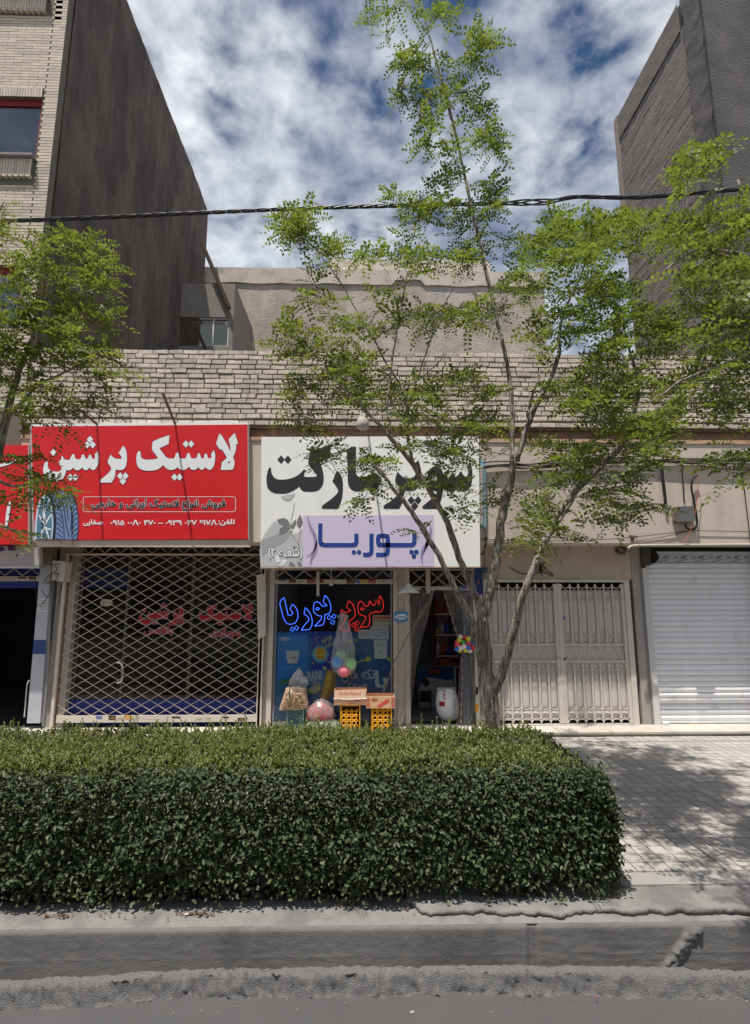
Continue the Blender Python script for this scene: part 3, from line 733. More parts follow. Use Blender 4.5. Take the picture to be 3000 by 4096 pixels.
for a, c_ in ((wx0, xm - .02), (xm + .02, wx1 - t)):
    MB().box(a, c_, YH + .07, YH + .075, wz0 + t, wz1 - t).build('pane', glass('roof_room_glass%.1f' % a, (.95, .97, .97)), wf_)
    MB().box(a, c_, YH + .14, YH + .145, wz0 + t, wz1 - t - .1).build('curtain', flat('net_curtain', (236, 234, 226), .9), wf_)
bm_ = MB().bar(P(806, 968, YH - .1), P(918, 1232, YH - .1), .06, .10, (0, 1, 0)); bm_.bar(P(806, 968, YH - .13), P(918, 1232, YH - .13), .10, .012, (0, 1, 0))
tag(bm_.build('slanting_bar', M_brace), 'rusty steel brace slanting from the dark wall to the roof room', 'brace', 'rusty roof braces')
tag(MB().bar(P(786, 1315, YH - .5), P(832, 1420, YH - .5), .07, .10, (0, 1, 0)).build('slanting_bar', M_brace), 'short dark slanting bar low beside the roof room window', 'brace', 'rusty roof braces')  # short dark bar below the brace, at nearly the same slant
# ------------------------------------------------------------------ shop signs
M_red = mat('red_flex_print', lin((214, 30, 36)), .45, .09, 1.6, .22, 2.2, spec=.4, streak=.05)
M_sw = flat('white_print', (236, 238, 246), .5); M_navy = flat('navy_print', (44, 30, 74), .5); M_ink = flat('black_print', (28, 34, 52), .5)
M_frame = mat('sign_frame', (.45, .43, .41), .5, .15, 8)
def diamond(x, y, a=13.2, b=14.6): return [(x, y - b), (x + a, y), (x, y + b), (x - a, y)]
def Z(pts, x0, y0, s): return [(x0 + x / s, y0 + y / s) for x, y in pts]
A = lambda pts: Z(pts, 500, 1650, 3.0036); Bz = lambda pts: Z(pts, 0, 1650, 3.0036)
LA = smooth_loop(A([(1320,247),(1360,375),(1338,380),(1335,430),(1325,480),(1300,537),(1312,570),(1318,600),(1310,650),(1298,680),(1270,690),(1150,690),(1160,640),(1165,600),(1195,575),(1225,540),(1200,500),(1165,440),(1148,450),(1120,415),(1098,375),(1112,320),(1130,262),(1145,260),(1165,280),(1200,340),(1240,410),(1265,465),(1268,430),(1262,390),(1245,325),(1285,280)]), 3)
LAh = A([(1225,612),(1255,583),(1268,603)])
STIK = smooth_loop(A([(1070,452),(1083,500),(1083,560),(1075,620),(1050,670),(1020,692),(990,680),(972,655),(945,680),(920,690),(900,680),(886,655),(860,680),(830,690),(800,685),(766,652),(745,675),(715,690),(680,688),(655,680),(632,655),(605,680),(570,690),(530,688),(495,670),(460,632),(425,665),(380,690),(320,700),(250,700),(190,682),(150,640),(138,580),(138,540),(145,500),(160,470),(175,463),(187,475),(188,500),(195,535),(220,560),(270,568),(330,565),(400,553),(365,500),(325,440),(335,350),(430,308),(535,272),(525,380),(415,430),(450,480),(495,535),(530,552),(585,553),(600,535),(610,500),(622,485),(640,485),(650,505),(655,535),(670,552),(715,553),(735,540),(745,505),(758,485),(775,490),(785,520),(795,545),(820,553),(850,550),(865,535),(872,505),(885,490),(900,495),(908,520),(918,545),(935,553),(950,540),(955,510),(968,492),(980,495),(990,515),(1000,545),(1015,555),(1032,548),(1040,525),(1035,500)]), 3)
PAR = smooth_loop(Bz([(1480,400),(1510,440),(1525,510),(1525,580),(1515,640),(1490,680),(1450,693),(1390,690),(1388,730),(1375,790),(1340,843),(1215,843),(1203,825),(1215,805),(1270,760),(1320,710),(1340,680),(1325,645),(1295,600),(1310,550),(1335,505),(1350,530),(1385,553),(1430,558),(1465,555),(1455,525),(1425,488),(1450,450)]), 3)
SHIN = smooth_loop(Bz([(1175,465),(1188,520),(1187,580),(1172,640),(1140,685),(1120,693),(1095,680),(1080,658),(1060,682),(1030,695),(1005,680),(990,658),(965,685),(935,695),(905,688),(885,665),(860,685),(835,695),(800,692),(785,740),(765,785),(735,808),(690,826),(620,825),(560,800),(530,750),(520,690),(530,630),(550,595),(570,588),(578,610),(575,640),(590,680),(630,705),(680,712),(720,705),(740,680),(735,650),(705,610),(725,570),(745,518),(765,545),(790,565),(830,565),(850,545),(865,510),(880,498),(895,510),(905,545),(920,560),(955,562),(975,545),(985,515),(1000,503),(1015,515),(1025,545),(1035,560),(1055,555),(1065,525),(1080,503),(1095,512),(1105,540),(1120,560),(1140,555),(1145,525),(1138,505)]), 3)
DOT1 = [diamond(*Z([p], 500, 1650, 3.0036)[0]) for p in ((733,380),(795,380),(596,777),(656,777))]
DOT2 = [diamond(*Z([p], 0, 1650, 3.0036)[0]) for p in ((1447,763),(1508,763),(1477,828),(1083,325),(1050,388),(1115,388),(643,481),(846,780),(907,780))]
TYRE = [[LA, LAh], [STIK], [PAR], [SHIN]] + [[d] for d in DOT1 + DOT2]
def lay(name, groups, Y, m, parent, fn=None, off=0.0, dy=0.0):
    b = MB()
    for g in groups:
        v, f = fill2d([orient([(x, -y) for x, y in l], i == 0) for i, l in enumerate(g)], off)
        vs = []
        for x, y in v:
            px, py = (x, -y) if fn is None else fn(x, -y); p = P(px, py, Y); vs.append((p.x, p.y + dy, p.z))
        b.add(vs, f)
    return b.build(name, m, parent)
def rrect(x0, y0, x1, y1, r, n=5):
    out = []
    for cx, cy, a0 in ((x1 - r, y0 + r, -90), (x1 - r, y1 - r, 0), (x0 + r, y1 - r, 90), (x0 + r, y0 + r, 180)):
        for i in range(n + 1):
            a = R(a0 + 90 * i / n); out.append((cx + r * math.cos(a), cy + r * math.sin(a)))
    return out
def stroke(path, wd, m, name, Y, parent, closed=False, dy=0.0):
    """flat painted line through photo points"""
    pts = [Vector(p) for p in path]; n = len(pts); L_, R_ = [], []
    ws = wd if isinstance(wd, (list, tuple)) else [wd] * n
    for i in range(n):
        a = pts[i - 1] if (closed or i > 0) else pts[i]; c = pts[(i + 1) % n] if (closed or i < n - 1) else pts[i]
        d = (c - a).normalized(); q = Vector((-d.y, d.x)) * ws[i] / 2; L_.append(pts[i] + q); R_.append(pts[i] - q)
    b = MB(); vs = [P(*q, Y) for q in L_] + [P(*q, Y) for q in R_]; vs = [(v.x, v.y + dy, v.z) for v in vs]
    fs = [(i, (i + 1) % n, n + (i + 1) % n, n + i) for i in range(n if closed else n - 1)]
    return b.add(vs, fs).build(name, m, parent)
def panel(name, m, parent, c4, Y, depth):
    f = [P(*c4[3], Y), P(*c4[2], Y), P(*c4[1], Y), P(*c4[0], Y)]
    return MB().hexa(f, [Vector((p.x, p.y + depth, p.z)) for p in f]).build(name, m, parent)
# red tyre shop sign
rs_ = thing('shop_sign', P(560, 2160, YG + .04), 'large red tyre shop sign with white lettering above the closed grille', 'sign', 'shop signs on the fascia')
panel('sign_panel', M_red, rs_, [(126, 1706), (990, 1698), (992, 2156), (138, 2159)], YG, .075)
for c4 in ([(126, 1697), (640, 1690), (640, 1701.5), (126, 1705.5)], [(640, 1693), (905, 1682), (990, 1694), (990, 1697.5), (640, 1701.5)]):
    MB().prism([xz(x, y, YG) for x, y in c4][::-1], YG + .002, YG + .06).build('banner_hem', M_sw, rs_)
panel('sign_edge', M_frame, rs_, [(990.4, 1697), (993.5, 1696), (995.5, 2158), (992.4, 2157)], YG - .003, .09)
panel('sign_edge', M_frame, rs_, [(119, 1700), (125.6, 1706), (137.6, 2160), (131, 2160)], YG + .004, .06)
panel('frame_rail', M_beige, rs_, [(140, 2160.5), (1000, 2158.5), (1000, 2188), (150, 2186)], YG + .02, .07)
lay('lettering_outline', TYRE, YG, M_navy, rs_, off=1.5, dy=-.002)
lay('lettering', TYRE, YG, M_sw, rs_, dy=-.004)
YP = YG - .003
stroke(rrect(333, 1987, 942, 2047, 9), 1.9, M_sw, 'text_frame', YP, rs_, True)
write('subtitle', fa('فروش انواع لاستیک ایرانی و خارجی'), (366, 1997, 902, 2041), YP, M_ink, rs_, .030, (M_sw, .036))
write('phone_line', fa('تلفن:') , (873, 2075, 940, 2103), YP, M_sw, rs_, .03)
write('phone_line', '۰۹۱۵ ۰۰Λ۰ ۴۷۰ – ۰۹۳۹ ۰۴۷ ۶۱۷Λ', (442, 2079, 868, 2101), YP, M_sw, rs_, .03)
write('phone_line', fa('صفایی'), (332, 2076, 412, 2104), YP, M_sw, rs_, .03)
# the printed tyre
tb = flat('print_steel_blue', (112, 138, 178)); td = flat('print_dark_slate', (30, 38, 58)); tl = flat('print_pale_blue', (196, 214, 232)); tm_ = flat('print_mid_blue', (88, 128, 150))
def el(cx, cy, rx, ry, a0=0, a1=360, n=26): return [(cx + rx * math.cos(R(a0 + (a1 - a0) * i / n)), cy + ry * math.sin(R(a0 + (a1 - a0) * i / n))) for i in range(n + 1)]
lay('tyre_print', [[Bz([(430,1528),(432,1350),(450,1180),(490,1030),(560,955),(680,935),(800,940),(880,990),(925,1100),(948,1250),(950,1400),(935,1528)])]], YG, td, rs_, dy=-.002)
lay('tyre_print', [[Bz([(665,1525),(680,1300),(660,1120),(620,985),(700,950),(800,955),(870,1005),(915,1110),(938,1260),(938,1400),(922,1525)])]], YG, tb, rs_, dy=-.0035)
lay('tyre_print', [[Bz([(418,1526),(422,1330),(445,1150),(490,1020),(540,985),(600,1040),(635,1180),(645,1350),(630,1526)])]], YG, tl, rs_, dy=-.005)
lay('tyre_print', [[Bz([(440,1524),(446,1330),(466,1160),(505,1050),(545,1020),(590,1070),(618,1190),(628,1350),(615,1524)])]], YG, tm_, rs_, dy=-.0065)
for sp in ([(545,1340),(520,1220),(550,1090)],[(545,1340),(590,1260),(612,1230)],[(545,1350),(500,1290),(470,1230)],[(545,1380),(580,1400),(615,1400)],[(545,1370),(500,1440),(500,1520)],[(550,1390),(575,1470),(590,1520)],[(540,1330),(535,1200),(540,1100)]):
    stroke(smooth_loop(Bz(sp), 4, False), 5.5, M_sw, 'tyre_print', YG - .008, rs_)
for cx, cy in ((515,1285),(512,1335),(515,1385)): lay('tyre_print', [[Bz(el(cx, cy, 13, 17))]], YG, td, rs_, dy=-.0095)
for sp in ([(735,980),(770,1150),(790,1320),(830,1500)],[(810,960),(850,1100),(870,1280),(860,1500)],[(775,970),(800,1120),(820,1300)],[(845,1120),(860,1250),(850,1420)],[(740,1200),(765,1380),(770,1520)]):
    stroke(smooth_loop(Bz(sp), 4, False), 3.6, td, 'tyre_print', YG - .005, rs_)
for yy in range(1000, 1530, 62):
    stroke(smooth_loop(Bz([(672, yy + 15), (710, yy + 30), (745, yy + 80)]), 3, False), 3.0, td, 'tyre_print', YG - .005, rs_)
    stroke(smooth_loop(Bz([(868, yy + 95), (890, yy + 45), (930, yy + 20)]), 3, False), 3.0, td, 'tyre_print', YG - .005, rs_)
# lamp arms that lean out over the signs (their shadows fall down the faces)
def arm(px, py, px2, py2, lab, lamp=False):
    a = P(px, py, YG + .02); b_ = P(px2, py2, YG - .56)
    t_ = thing('sign_arm', a, lab, 'bracket', 'arms over the shop signs')
    MB().bar(a, b_, .024, .024).build('arm', M_rust, t_)
    if lamp:
        d = (b_ - a).normalized(); q = MB(); n = 14; c0 = b_
        prof = [(.015, .02), (.035, -.01), (.06, -.06), (.078, -.12), (.07, -.17), (.04, -.20), (.012, -.205)]
        vs, fs = [], []
        for r_, z_ in prof:
            for k in range(28):
                t = 2 * math.pi * k / 28; rr_ = r_ * (1 + (.07 if k % 2 else -.05)); vs.append((c0.x + rr_ * math.cos(t), c0.y + rr_ * .8 * math.sin(t), c0.z + z_ + .03))
        for i in range(len(prof) - 1):
            for k in range(28): fs.append((i * 28 + k, i * 28 + (k + 1) % 28, (i + 1) * 28 + (k + 1) % 28, (i + 1) * 28 + k))
        q.add(vs, fs).build('lamp_shade', flat('lamp_white', (186, 178, 166), .6), t_, True)
    else:
        MB().bar(b_ - Vector((.02, 0, 0)), b_ + Vector((.02, 0, 0)), .03, .03).build('arm_end', M_rust, t_)
arm(702, 1698, 653, 1577, 'rusty arm sticking out over the middle of the red tyre sign')
arm(392, 1700, 272, 1600, 'rusty arm leaning out over the red tyre sign, half hidden by leaves')
arm(1475, 1746, 1451, 1668, 'sign arm carrying a fluted white lamp above the white shop sign', True)
# second red sign, cut by the frame
r2 = thing('shop_sign', P(20, 2178, YG + .1), 'red sign cut off by the left edge of the photo', 'sign', 'shop signs on the fascia')
panel('sign_panel', M_red, r2, [(-420, 1784), (112, 1780), (112, 2177), (-420, 2180)], YG + .03, .06)
panel('sign_edge', M_frame, r2, [(112.5, 1779), (117, 1778), (118, 2178), (112.5, 2178)], YG + .027, .07)
YP2 = YG + .028
lay('lettering_outline', [[smooth_loop(Bz([(245,500),(215,545),(150,585),(60,600),(-40,640),(-45,660),(70,640),(170,600),(225,555)]), 3)], [smooth_loop(Bz([(130,1068),(133,1110),(110,1300),(100,1345),(60,1420),(65,1300),(85,1150),(112,1072)]), 3)]], YP2, M_ink, r2, off=1.0, dy=-.001)
lay('lettering', [[smooth_loop(Bz([(245,500),(215,545),(150,585),(60,600),(-40,640),(-45,660),(70,640),(170,600),(225,555)]), 3)], [smooth_loop(Bz([(128,1068),(131,1110),(105,1290),(95,1340),(60,1420),(65,1300),(85,1150),(110,1072)]), 3)]], YP2, M_sw, r2, dy=-.003)
# white supermarket sign
YW = YG - .02
wsn = thing('shop_sign', P(1480, 2268, YW + .04), 'large white supermarket sign with black and blue lettering behind the tree', 'sign', 'shop signs on the fascia')
M_wf = mat('white_flex_print', lin((244, 243, 240)), .5, .05, 2, .15, 2.2, streak=.06)
panel('sign_panel', M_wf, wsn, [(1046, 1748), (1915, 1744), (1921, 2266), (1042, 2269)], YW, .09)
panel('frame_rail', M_rustlight, wsn, [(1042, 2269.5), (1921, 2266.5), (1921, 2270), (1042, 2273)], YW - .002, .1)
M_lil = mat('lilac_print', lin((217, 204, 232)), .5, .04, 3); M_char = mat('charcoal_print', lin((56, 52, 58)), .5, .1, 3, streak=.1); M_pb = flat('blue_print', (42, 66, 152))
C3 = lambda pts: Z(pts, 1000, 1700, 3.0036); C4 = lambda pts: Z(pts, 1500, 1700, 3.0036)
KT = smooth_loop(C3([(235,507),(215,545),(200,620),(198,680),(210,750),(245,795),(300,820),(370,827),(440,822),(500,800),(560,765),(592,738),(610,770),(645,797),(700,802),(760,802),(820,785),(860,745),(882,690),(885,620),(875,550),(855,480),(838,440),(905,400),(958,372),(968,300),(985,222),(850,275),(720,330),(700,455),(750,535),(805,605),(790,620),(700,625),(655,620),(650,600),(662,560),(660,535),(645,537),(620,565),(580,600),(520,632),(440,652),(370,657),(310,645),(275,610),(258,570),(252,520)]), 3)
RE = smooth_loop(C3([(1043,545),(1085,590),(1110,650),(1117,720),(1115,800),(1105,880),(1080,960),(1050,1008),(880,1008),(862,995),(868,970),(920,930),(980,885),(1040,830),(1058,790),(1040,745),(990,680),(1005,640)]), 3)
MA = smooth_loop(C3([(1165,310),(1220,262),(1275,265),(1272,560),(1290,610),(1330,625),(1400,625),(1440,600),(1490,570),(1540,600),(1568,660),(1560,720),(1520,775),(1460,800),(1415,780),(1385,745),(1350,785),(1290,800),(1230,785),(1190,740),(1175,680),(1172,500)]), 3)
PR = smooth_loop(C4([(100,985),(115,960),(180,920),(260,850),(300,790),(280,740),(240,670),(270,560),(330,620),(400,640),(470,620),(495,560),(440,500),(520,420),(550,520),(555,620),(530,720),(470,790),(360,790),(345,850),(330,930),(290,1008),(115,1008)]), 3)
SU = smooth_loop(C4([(565,985),(590,960),(650,910),(720,850),(745,800),(680,780),(635,730),(625,640),(650,540),(720,490),(790,520),(820,580),(845,620),(880,630),(910,600),(930,560),(945,600),(970,622),(1000,600),(1020,560),(1040,560),(1060,600),(1090,622),(1115,600),(1115,540),(1100,500),(1150,450),(1168,540),(1168,640),(1155,720),(1110,785),(1060,800),(1020,780),(1000,745),(960,785),(900,800),(850,780),(830,750),(815,800),(800,880),(770,960),(740,1008),(585,1008)]), 3)
SUh = C4(el(712, 640, 34, 38, n=14)[:-1])
big = lambda pts, fn: [diamond(*q, 14.5, 17.5) for q in fn(pts)]
lay('lettering', [[KT], [RE], [MA], [PR], [SU, SUh]] + [[d] for d in big([(373, 416), (455, 416)], C3) + big([(435, 905), (516, 905), (476, 975)], C4)], YW, M_char, wsn, dy=-.002)
pl = panel('name_panel', M_lil, wsn, [(1211, 2061), (1736, 2059), (1736, 2266), (1211, 2267)], YW - .004, .003)
def pstroke(path, wd, m, dy):
    sp = smooth_loop(path, 4, False); return stroke(sp, wd, m, 'name_lettering', YW - .004, wsn, dy=dy)
shapes = [C3([(845,1182),(845,1300),(845,1400),(855,1432),(890,1442),(1060,1442),(1230,1442),(1266,1432),(1278,1400),(1278,1305)]),
          C3([(1459,1305),(1459,1400),(1459,1515),(1448,1546),(1420,1558),(1358,1558)]),
          C4([(473,1305),(473,1400),(463,1430),(430,1442),(300,1442),(60,1442),(45,1435),(38,1410),(38,1360),(45,1338),(65,1331),(125,1331),(146,1338),(153,1360),(153,1440),(153,1520),(143,1547),(115,1558),(13,1558)])]
dots = [C3([(1247,1528),(1311,1528)]), C4([(437,1525),(498,1525),(467,1578)])]
for mm, ww, rr_, dy in ((M_sw, 22.5, 11.6, -.001), (M_pb, 17.8, 9.3, -.003)):
    for sh in shapes: pstroke(sh, ww, mm, dy)
    lay('name_lettering', [[el(x, y, rr_, rr_, n=16)[:-1]] for g in dots for x, y in g], YW - .004, mm, wsn, dy=dy)
M_g1 = flat('grey_print', (128, 126, 128)); M_g2 = flat('light_grey_print', (196, 196, 198)); M_g3 = flat('violet_grey_print', (158, 140, 178)); M_g4 = flat('pale_print', (222, 214, 232))
lay('ribbon_print', [[smooth_loop(C3([(130,1400),(300,1150),(420,1250),(330,1330),(560,1300),(630,1240),(634,1698),(130,1698)]), 3)]], YW, M_g2, wsn, dy=-.002)
lay('ribbon_print', [[smooth_loop(C3([(135,1390),(330,1310),(520,1260),(420,1400),(280,1480),(140,1590)]), 3)]], YW, flat('mid_grey_print', (168, 168, 170)), wsn, dy=-.003)
for lf in ([(325,1140),(400,1118),(460,1150),(480,1205),(410,1205),(350,1180)], [(480,1225),(550,1130),(555,1180),(520,1240)], [(350,1320),(360,1240),(420,1212),(485,1220),(450,1275),(400,1310)], [(600,1075),(632,1150),(615,1215),(585,1235),(562,1170)], [(365,860),(545,820),(500,885),(460,905),(420,895)], [(470,1690),(480,1640),(520,1660),(545,1698)], [(560,1640),(615,1660),(620,1698),(590,1698)], [(515,1450),(560,1470),(580,1530),(530,1500)]):
    lay('leaf_print', [[smooth_loop(C3(lf), 3)]], YW, M_g2 if lf[0][1] == 860 else M_g1, wsn, dy=-.0045)
for lf in ([(300,1580),(340,1560),(365,1640),(320,1660)], [(370,1640),(420,1590),(445,1640),(400,1690)], [(340,1690),(365,1650),(400,1698)]): lay('leaf_print', [[smooth_loop(C3(lf), 3)]], YW, M_sw, wsn, dy=-.0045)
for sp in ([(535,930),(510,1080),(485,1230),(520,1340),(575,1420),(590,1470)], [(615,1240),(585,1400),(600,1560),(620,1690)]): stroke(smooth_loop(C3(sp), 4, False), 1.6, M_g1, 'stem_print', YW, wsn, dy=-.004)
write('branch_line', fa('(شعبه ۲)'), (1072, 2190, 1210, 2237), YW - .005, M_sw, wsn, .03, (M_navy, .03))
for fn_, sw_ in ((C3, [(690,1085),(720,1210),(775,1330),(790,1420),(760,1520),(680,1590)]), (C3, [(800,1395),(790,1500),(745,1600),(725,1695)]), (C4, [(655,1180),(670,1280),(640,1400),(580,1500),(560,1600),(575,1695)]), (C4, [(600,1240),(640,1330),(620,1450),(575,1560)])):
    sp = smooth_loop(fn_(sw_), 5, False); n = len(sp); stroke(sp, [1.5 + 13 * math.sin(math.pi * min(1, (i + 1) / n)) ** 1.3 for i in range(n)], M_g3, 'swirl_print', YW - .004, wsn, dy=-.002)
# cooler case with louvres at the sign's end
cl = thing('air_cooler', P(1930, 2115, YF - .02), 'pale blue louvred cooler case at the right end of the white sign', 'cooler')
M_cb = flat('cooler_blue', (120, 168, 186), .6)
panel('case', M_cb, cl, [(1921, 1842), (1941, 1846), (1944, 2108), (1924, 2108)], YF - .05, .06)
for i in range(30):
    y = 1862 + i * 8.0; panel('louvre', flat('cooler_white', (214, 208, 198)), cl, [(1916, y), (1933, y + .5), (1933, y + 4.4), (1916, y + 4)], YF - .075, .02)
# ------------------------------------------------------------------ shop fronts
M_lat = mat('grille_paint', (0.50, 0.42, 0.35), .5, .15, 9, spec=.4, col2=(.26, .17, .12), c2scale=7, c2pos=(.62, .74))
M_cream = mat('cream_steel_frame', (0.55, 0.495, 0.43), .55, .1, 6, streak=.08, col2=(.33, .26, .20), c2scale=5, c2pos=(.64, .78))
M_chrome = mat('chrome', (.65, .65, .66), .2, .05, 5, metal=1.0)
M_blue = flat('deep_blue_panel', (24, 46, 118), .5); M_galv = flat('grey_steel', (128, 128, 130), .55, streak=.15)
M_cable = flat('cable_black', (24, 23, 24), .6); M_wireb = flat('cable_brown', (96, 66, 44), .7)
GL = glass('shop_glass', (.9, .93, .93))
stick = [flat('sticker_' + n, c) for n, c in (('blue', (44, 84, 170)), ('yellow', (216, 150, 30)), ('black', (38, 34, 34)), ('red', (150, 40, 40)), ('pale', (196, 186, 170)), ('ink', (70, 62, 58)))]
def stickers(parent, row, Y, items):
    """small printed labels on a rail: (x0, x1, y0, y1, colour, text)"""
    for x0, x1, y0, y1, c, t in items:
        print_flat('sticker', [[(x0, y0), (x1, y0), (x1, y1), (x0, y1)]], Y - .002, stick[c], parent)
        if t: write('sticker_text', fa(t), (x0 + 2, y0 + (y1 - y0) * .25, x1 - 2, y1 - (y1 - y0) * .2), Y - .0035, stick[1] if c == 2 else stick[4] if c != 4 else stick[5], parent, .02)
def lattice(parent, x0, x1, z0, z1, Y, pw, ph, r, m=None, name='lattice_bar'):
    n = max(1, round((z1 - z0) / ph)); ph = (z1 - z0) / n; k = max(1, round((x1 - x0) / (pw / 2))); hx = (x1 - x0) / k
    for row in range(n):
        pts = []
        for i in range(k + 1):
            up = (i + row) % 2; pts.append((x0 + i * hx, Y, z0 + row * ph + (ph - .002 if up else .002)))
        b = MB()
        for a, c in zip(pts, pts[1:]): b.bar(a, c, r * 1.5, r, (0, 1, 0))
        for i, q in enumerate(pts):
            if (i + row) % 2 == 0: b.box(q[0] - r, q[0] + r, Y - r * 1.3, Y - r * .2, q[2] - r * .9, q[2] + r * .9)
        b.build(name, m or M_lat, parent)
def wires(name, paths, r, m, label, cat, group=None):
    t = None; b = MB()
    for p in paths: b.tube([tuple(q) for q in p], r, 5)
    return tag(b.build(name, m), label, cat, group)
def sp3(pts, Y, dy=None, sub=5):
    s = smooth_loop(pts, sub, False); return [P(x, y, Y) for x, y in s]
# ---- shop at the far left: open, dark inside
l1 = thing('shopfront', P(100, 2900, YS), 'open dark shopfront with white pillar and blue band at the left edge', 'shopfront')
MB().hexa([P(107, 2893, YS - .05), P(160, 2893, YS - .05), P(207, 2262, YS - .05), P(161, 2262, YS - .05)], [P(107, 2893, YS - .05) + Vector((0, .25, 0)), P(160, 2893, YS - .05) + Vector((0, .25, 0)), P(207, 2262, YS - .05) + Vector((0, .25, 0)), P(161, 2262, YS - .05) + Vector((0, .25, 0))]).build('pillar', flat('pillar_white', (176, 178, 186), .4, var=.08, streak=.05), l1)
MB().hexa([P(130, 2616, YS - .054), P(181.5, 2616, YS - .054), P(185.5, 2560, YS - .054), P(134, 2560, YS - .054)], [P(130, 2616, YS - .05), P(181.5, 2616, YS - .05), P(185.5, 2560, YS - .05), P(134, 2560, YS - .05)]).build('blue_band', flat('band_blue', (46, 72, 126)), l1)
print_flat('notice', [[(157, 2394), (192, 2394), (186, 2446), (152, 2446)]], YS - .053, flat('paper_white', (206, 206, 206)), l1)
for i in range(7): print_flat('notice_text', [[(161 - i * .5, 2401 + i * 6), (186 - i * .5, 2401.5 + i * 6), (186 - i * .5, 2403 + i * 6), (161 - i * .5, 2402.5 + i * 6)]], YS - .0545, stick[5], l1)
MB().tube(sp3([(202, 2300), (198, 2500), (190, 2700), (172, 2905)], YS - .06, sub=3), .016, 8).build('rail_pipe', M_galv, l1)
pbox('sign_board', flat('board_grey', (168, 156, 152), .6, streak=.08), l1, -420, 2184, 160, 2262, YF + .03, .06)
pbox('board_rail', M_galv, l1, -420, 2263, 160, 2273, YF + .02, .07)
write('board_lettering', fa('ار'), (-60, 2170, 65, 2212), YF + .028, flat('purple_print', (74, 34, 82)), l1, .05)
box('blue_panel', M_blue, l1, P(-420, 2300, YS).x, P(158, 2300, YS).x, YS + .03, YS + .05, P(50, 2352, YS).z, P(50, 2274, YS).z)
lattice(l1, P(-330, 2290, YS).x, P(160, 2290, YS).x, P(50, 2303, YS).z, P(50, 2274, YS).z, YS, .24, .11, .007)
pbox('grille_rail', M_cream, l1, -420, 2305, 158, 2324, YS - .01, .03)
stickers(l1, 0, YS - .01, [(-40, 4, 2308, 2321, 1, 'کرکره'), (8, 34, 2310, 2321, 4, 'تعمیر'), (40, 66, 2310, 2321, 4, 'سایه'), (72, 106, 2307, 2315, 2, 'تعمیرات'), (114, 142, 2307, 2319, 2, 'فوری')])
MB().tube(sp3([(118, 2720), (110, 2735), (104, 2800), (98, 2868)], YS + .02, sub=4), .010, 8).build('door_handle', M_chrome, l1)
pbox('wall_box', flat('box_olive_grey', (112, 104, 96), .6), l1, 158, 2188, 206, 2262, YS - .2, .14, 'grey metal box fixed slantwise above the pillar')
mb = thing('meter_box', P(235, 2325, YS - .18), 'white meter box with handwritten numbers beside the closed grille', 'meter box')
MB().hexa([P(207, 2322, YS - .2), P(253, 2327, YS - .2), P(264, 2247, YS - .2), P(211, 2242, YS - .2)], [p + Vector((0, .15, 0)) for p in (P(207, 2322, YS - .2), P(256, 2327, YS - .2), P(268, 2247, YS - .2), P(211, 2242, YS - .2))]).build('case', flat('box_white', (188, 182, 174), .5, streak=.06), mb)
write('number', '۳۷۰۶', (219, 2253, 245, 2264), YS - .203, stick[5], mb, .015, rot=.05); write('number', '۹۰۴۰', (214, 2292, 243, 2303), YS - .203, stick[5], mb, .015, rot=.05)
wires('loose_wires', [sp3(q, YS - .22) for q in ([(184, 2172), (170, 2210), (150, 2245), (145, 2280), (142, 2340), (143, 2400), (150, 2420), (165, 2420), (185, 2395), (203, 2360), (205, 2335), (195, 2327), (186, 2326)], [(210, 2258), (222, 2266), (229, 2275), (222, 2285), (205, 2295), (185, 2312), (172, 2335)], [(222, 2288), (231, 2297), (226, 2315), (205, 2330), (180, 2334)], [(168, 2358), (172, 2372), (185, 2384), (203, 2382)], [(247, 2330), (245, 2350), (240, 2390), (238, 2420)], [(250, 2330), (240, 2360), (225, 2385)])], .0045, M_cable, 'black loose wires looping around the meter box and the pillar', 'wires')
wires('cut_wires', [sp3(q, YF - .02) for q in ([(140, 2160), (160, 2176), (195, 2184)], [(190, 2170), (205, 2178), (215, 2195), (222, 2225)], [(192, 2180), (200, 2195), (212, 2199)], [(150, 2174), (190, 2170), (215, 2162)], [(200, 2178), (250, 2200), (268, 2212)])], .005, M_wireb, 'tangle of brown wire ends under the left end of the red sign', 'wires')
# ---- tyre shop: closed scissor grille over a glass front
tg = thing('rolling_grille', P(640, 2890, YS), 'closed diamond lattice grille across the tyre shop front', 'grille')
gx0, gx1 = P(252, 2600, YS).x, P(1034, 2600, YS).x
gz0, gz1 = P(640, 2860, YS).z, P(640, 2222, YS).z
lattice(tg, gx0, gx1, gz0, gz1, YS, .222, .0655, .0050)
lattice(tg, gx0, gx1, gz1 + .03, P(640, 2186, YS).z, YS + .03, .222, .0655, .006)
box('bottom_rail', M_cream, tg, gx0, gx1, YS - .015, YS + .02, P(640, 2888, YS).z, P(640, 2861, YS).z)
MB().tube([(gx0 - .06, YS, gz1 + .015), (gx1, YS, gz1 + .015)], .014, 8).build('top_pipe', M_lat, tg)
box('guide_rail', M_cream, tg, gx0 - .075, gx0 - .035, YS - .03, YS + .05, .14, gz1 + .02)
box('guide_rail', M_rust, tg, gx0 - .032, gx0 - .006, YS + .01, YS + .06, .14, gz1 + .01)
box('guide_rail', M_cream, tg, gx1 + .003, gx1 + .05, YS - .03, YS + .05, .14, gz1 + .3)
xs_ = lambda a: a
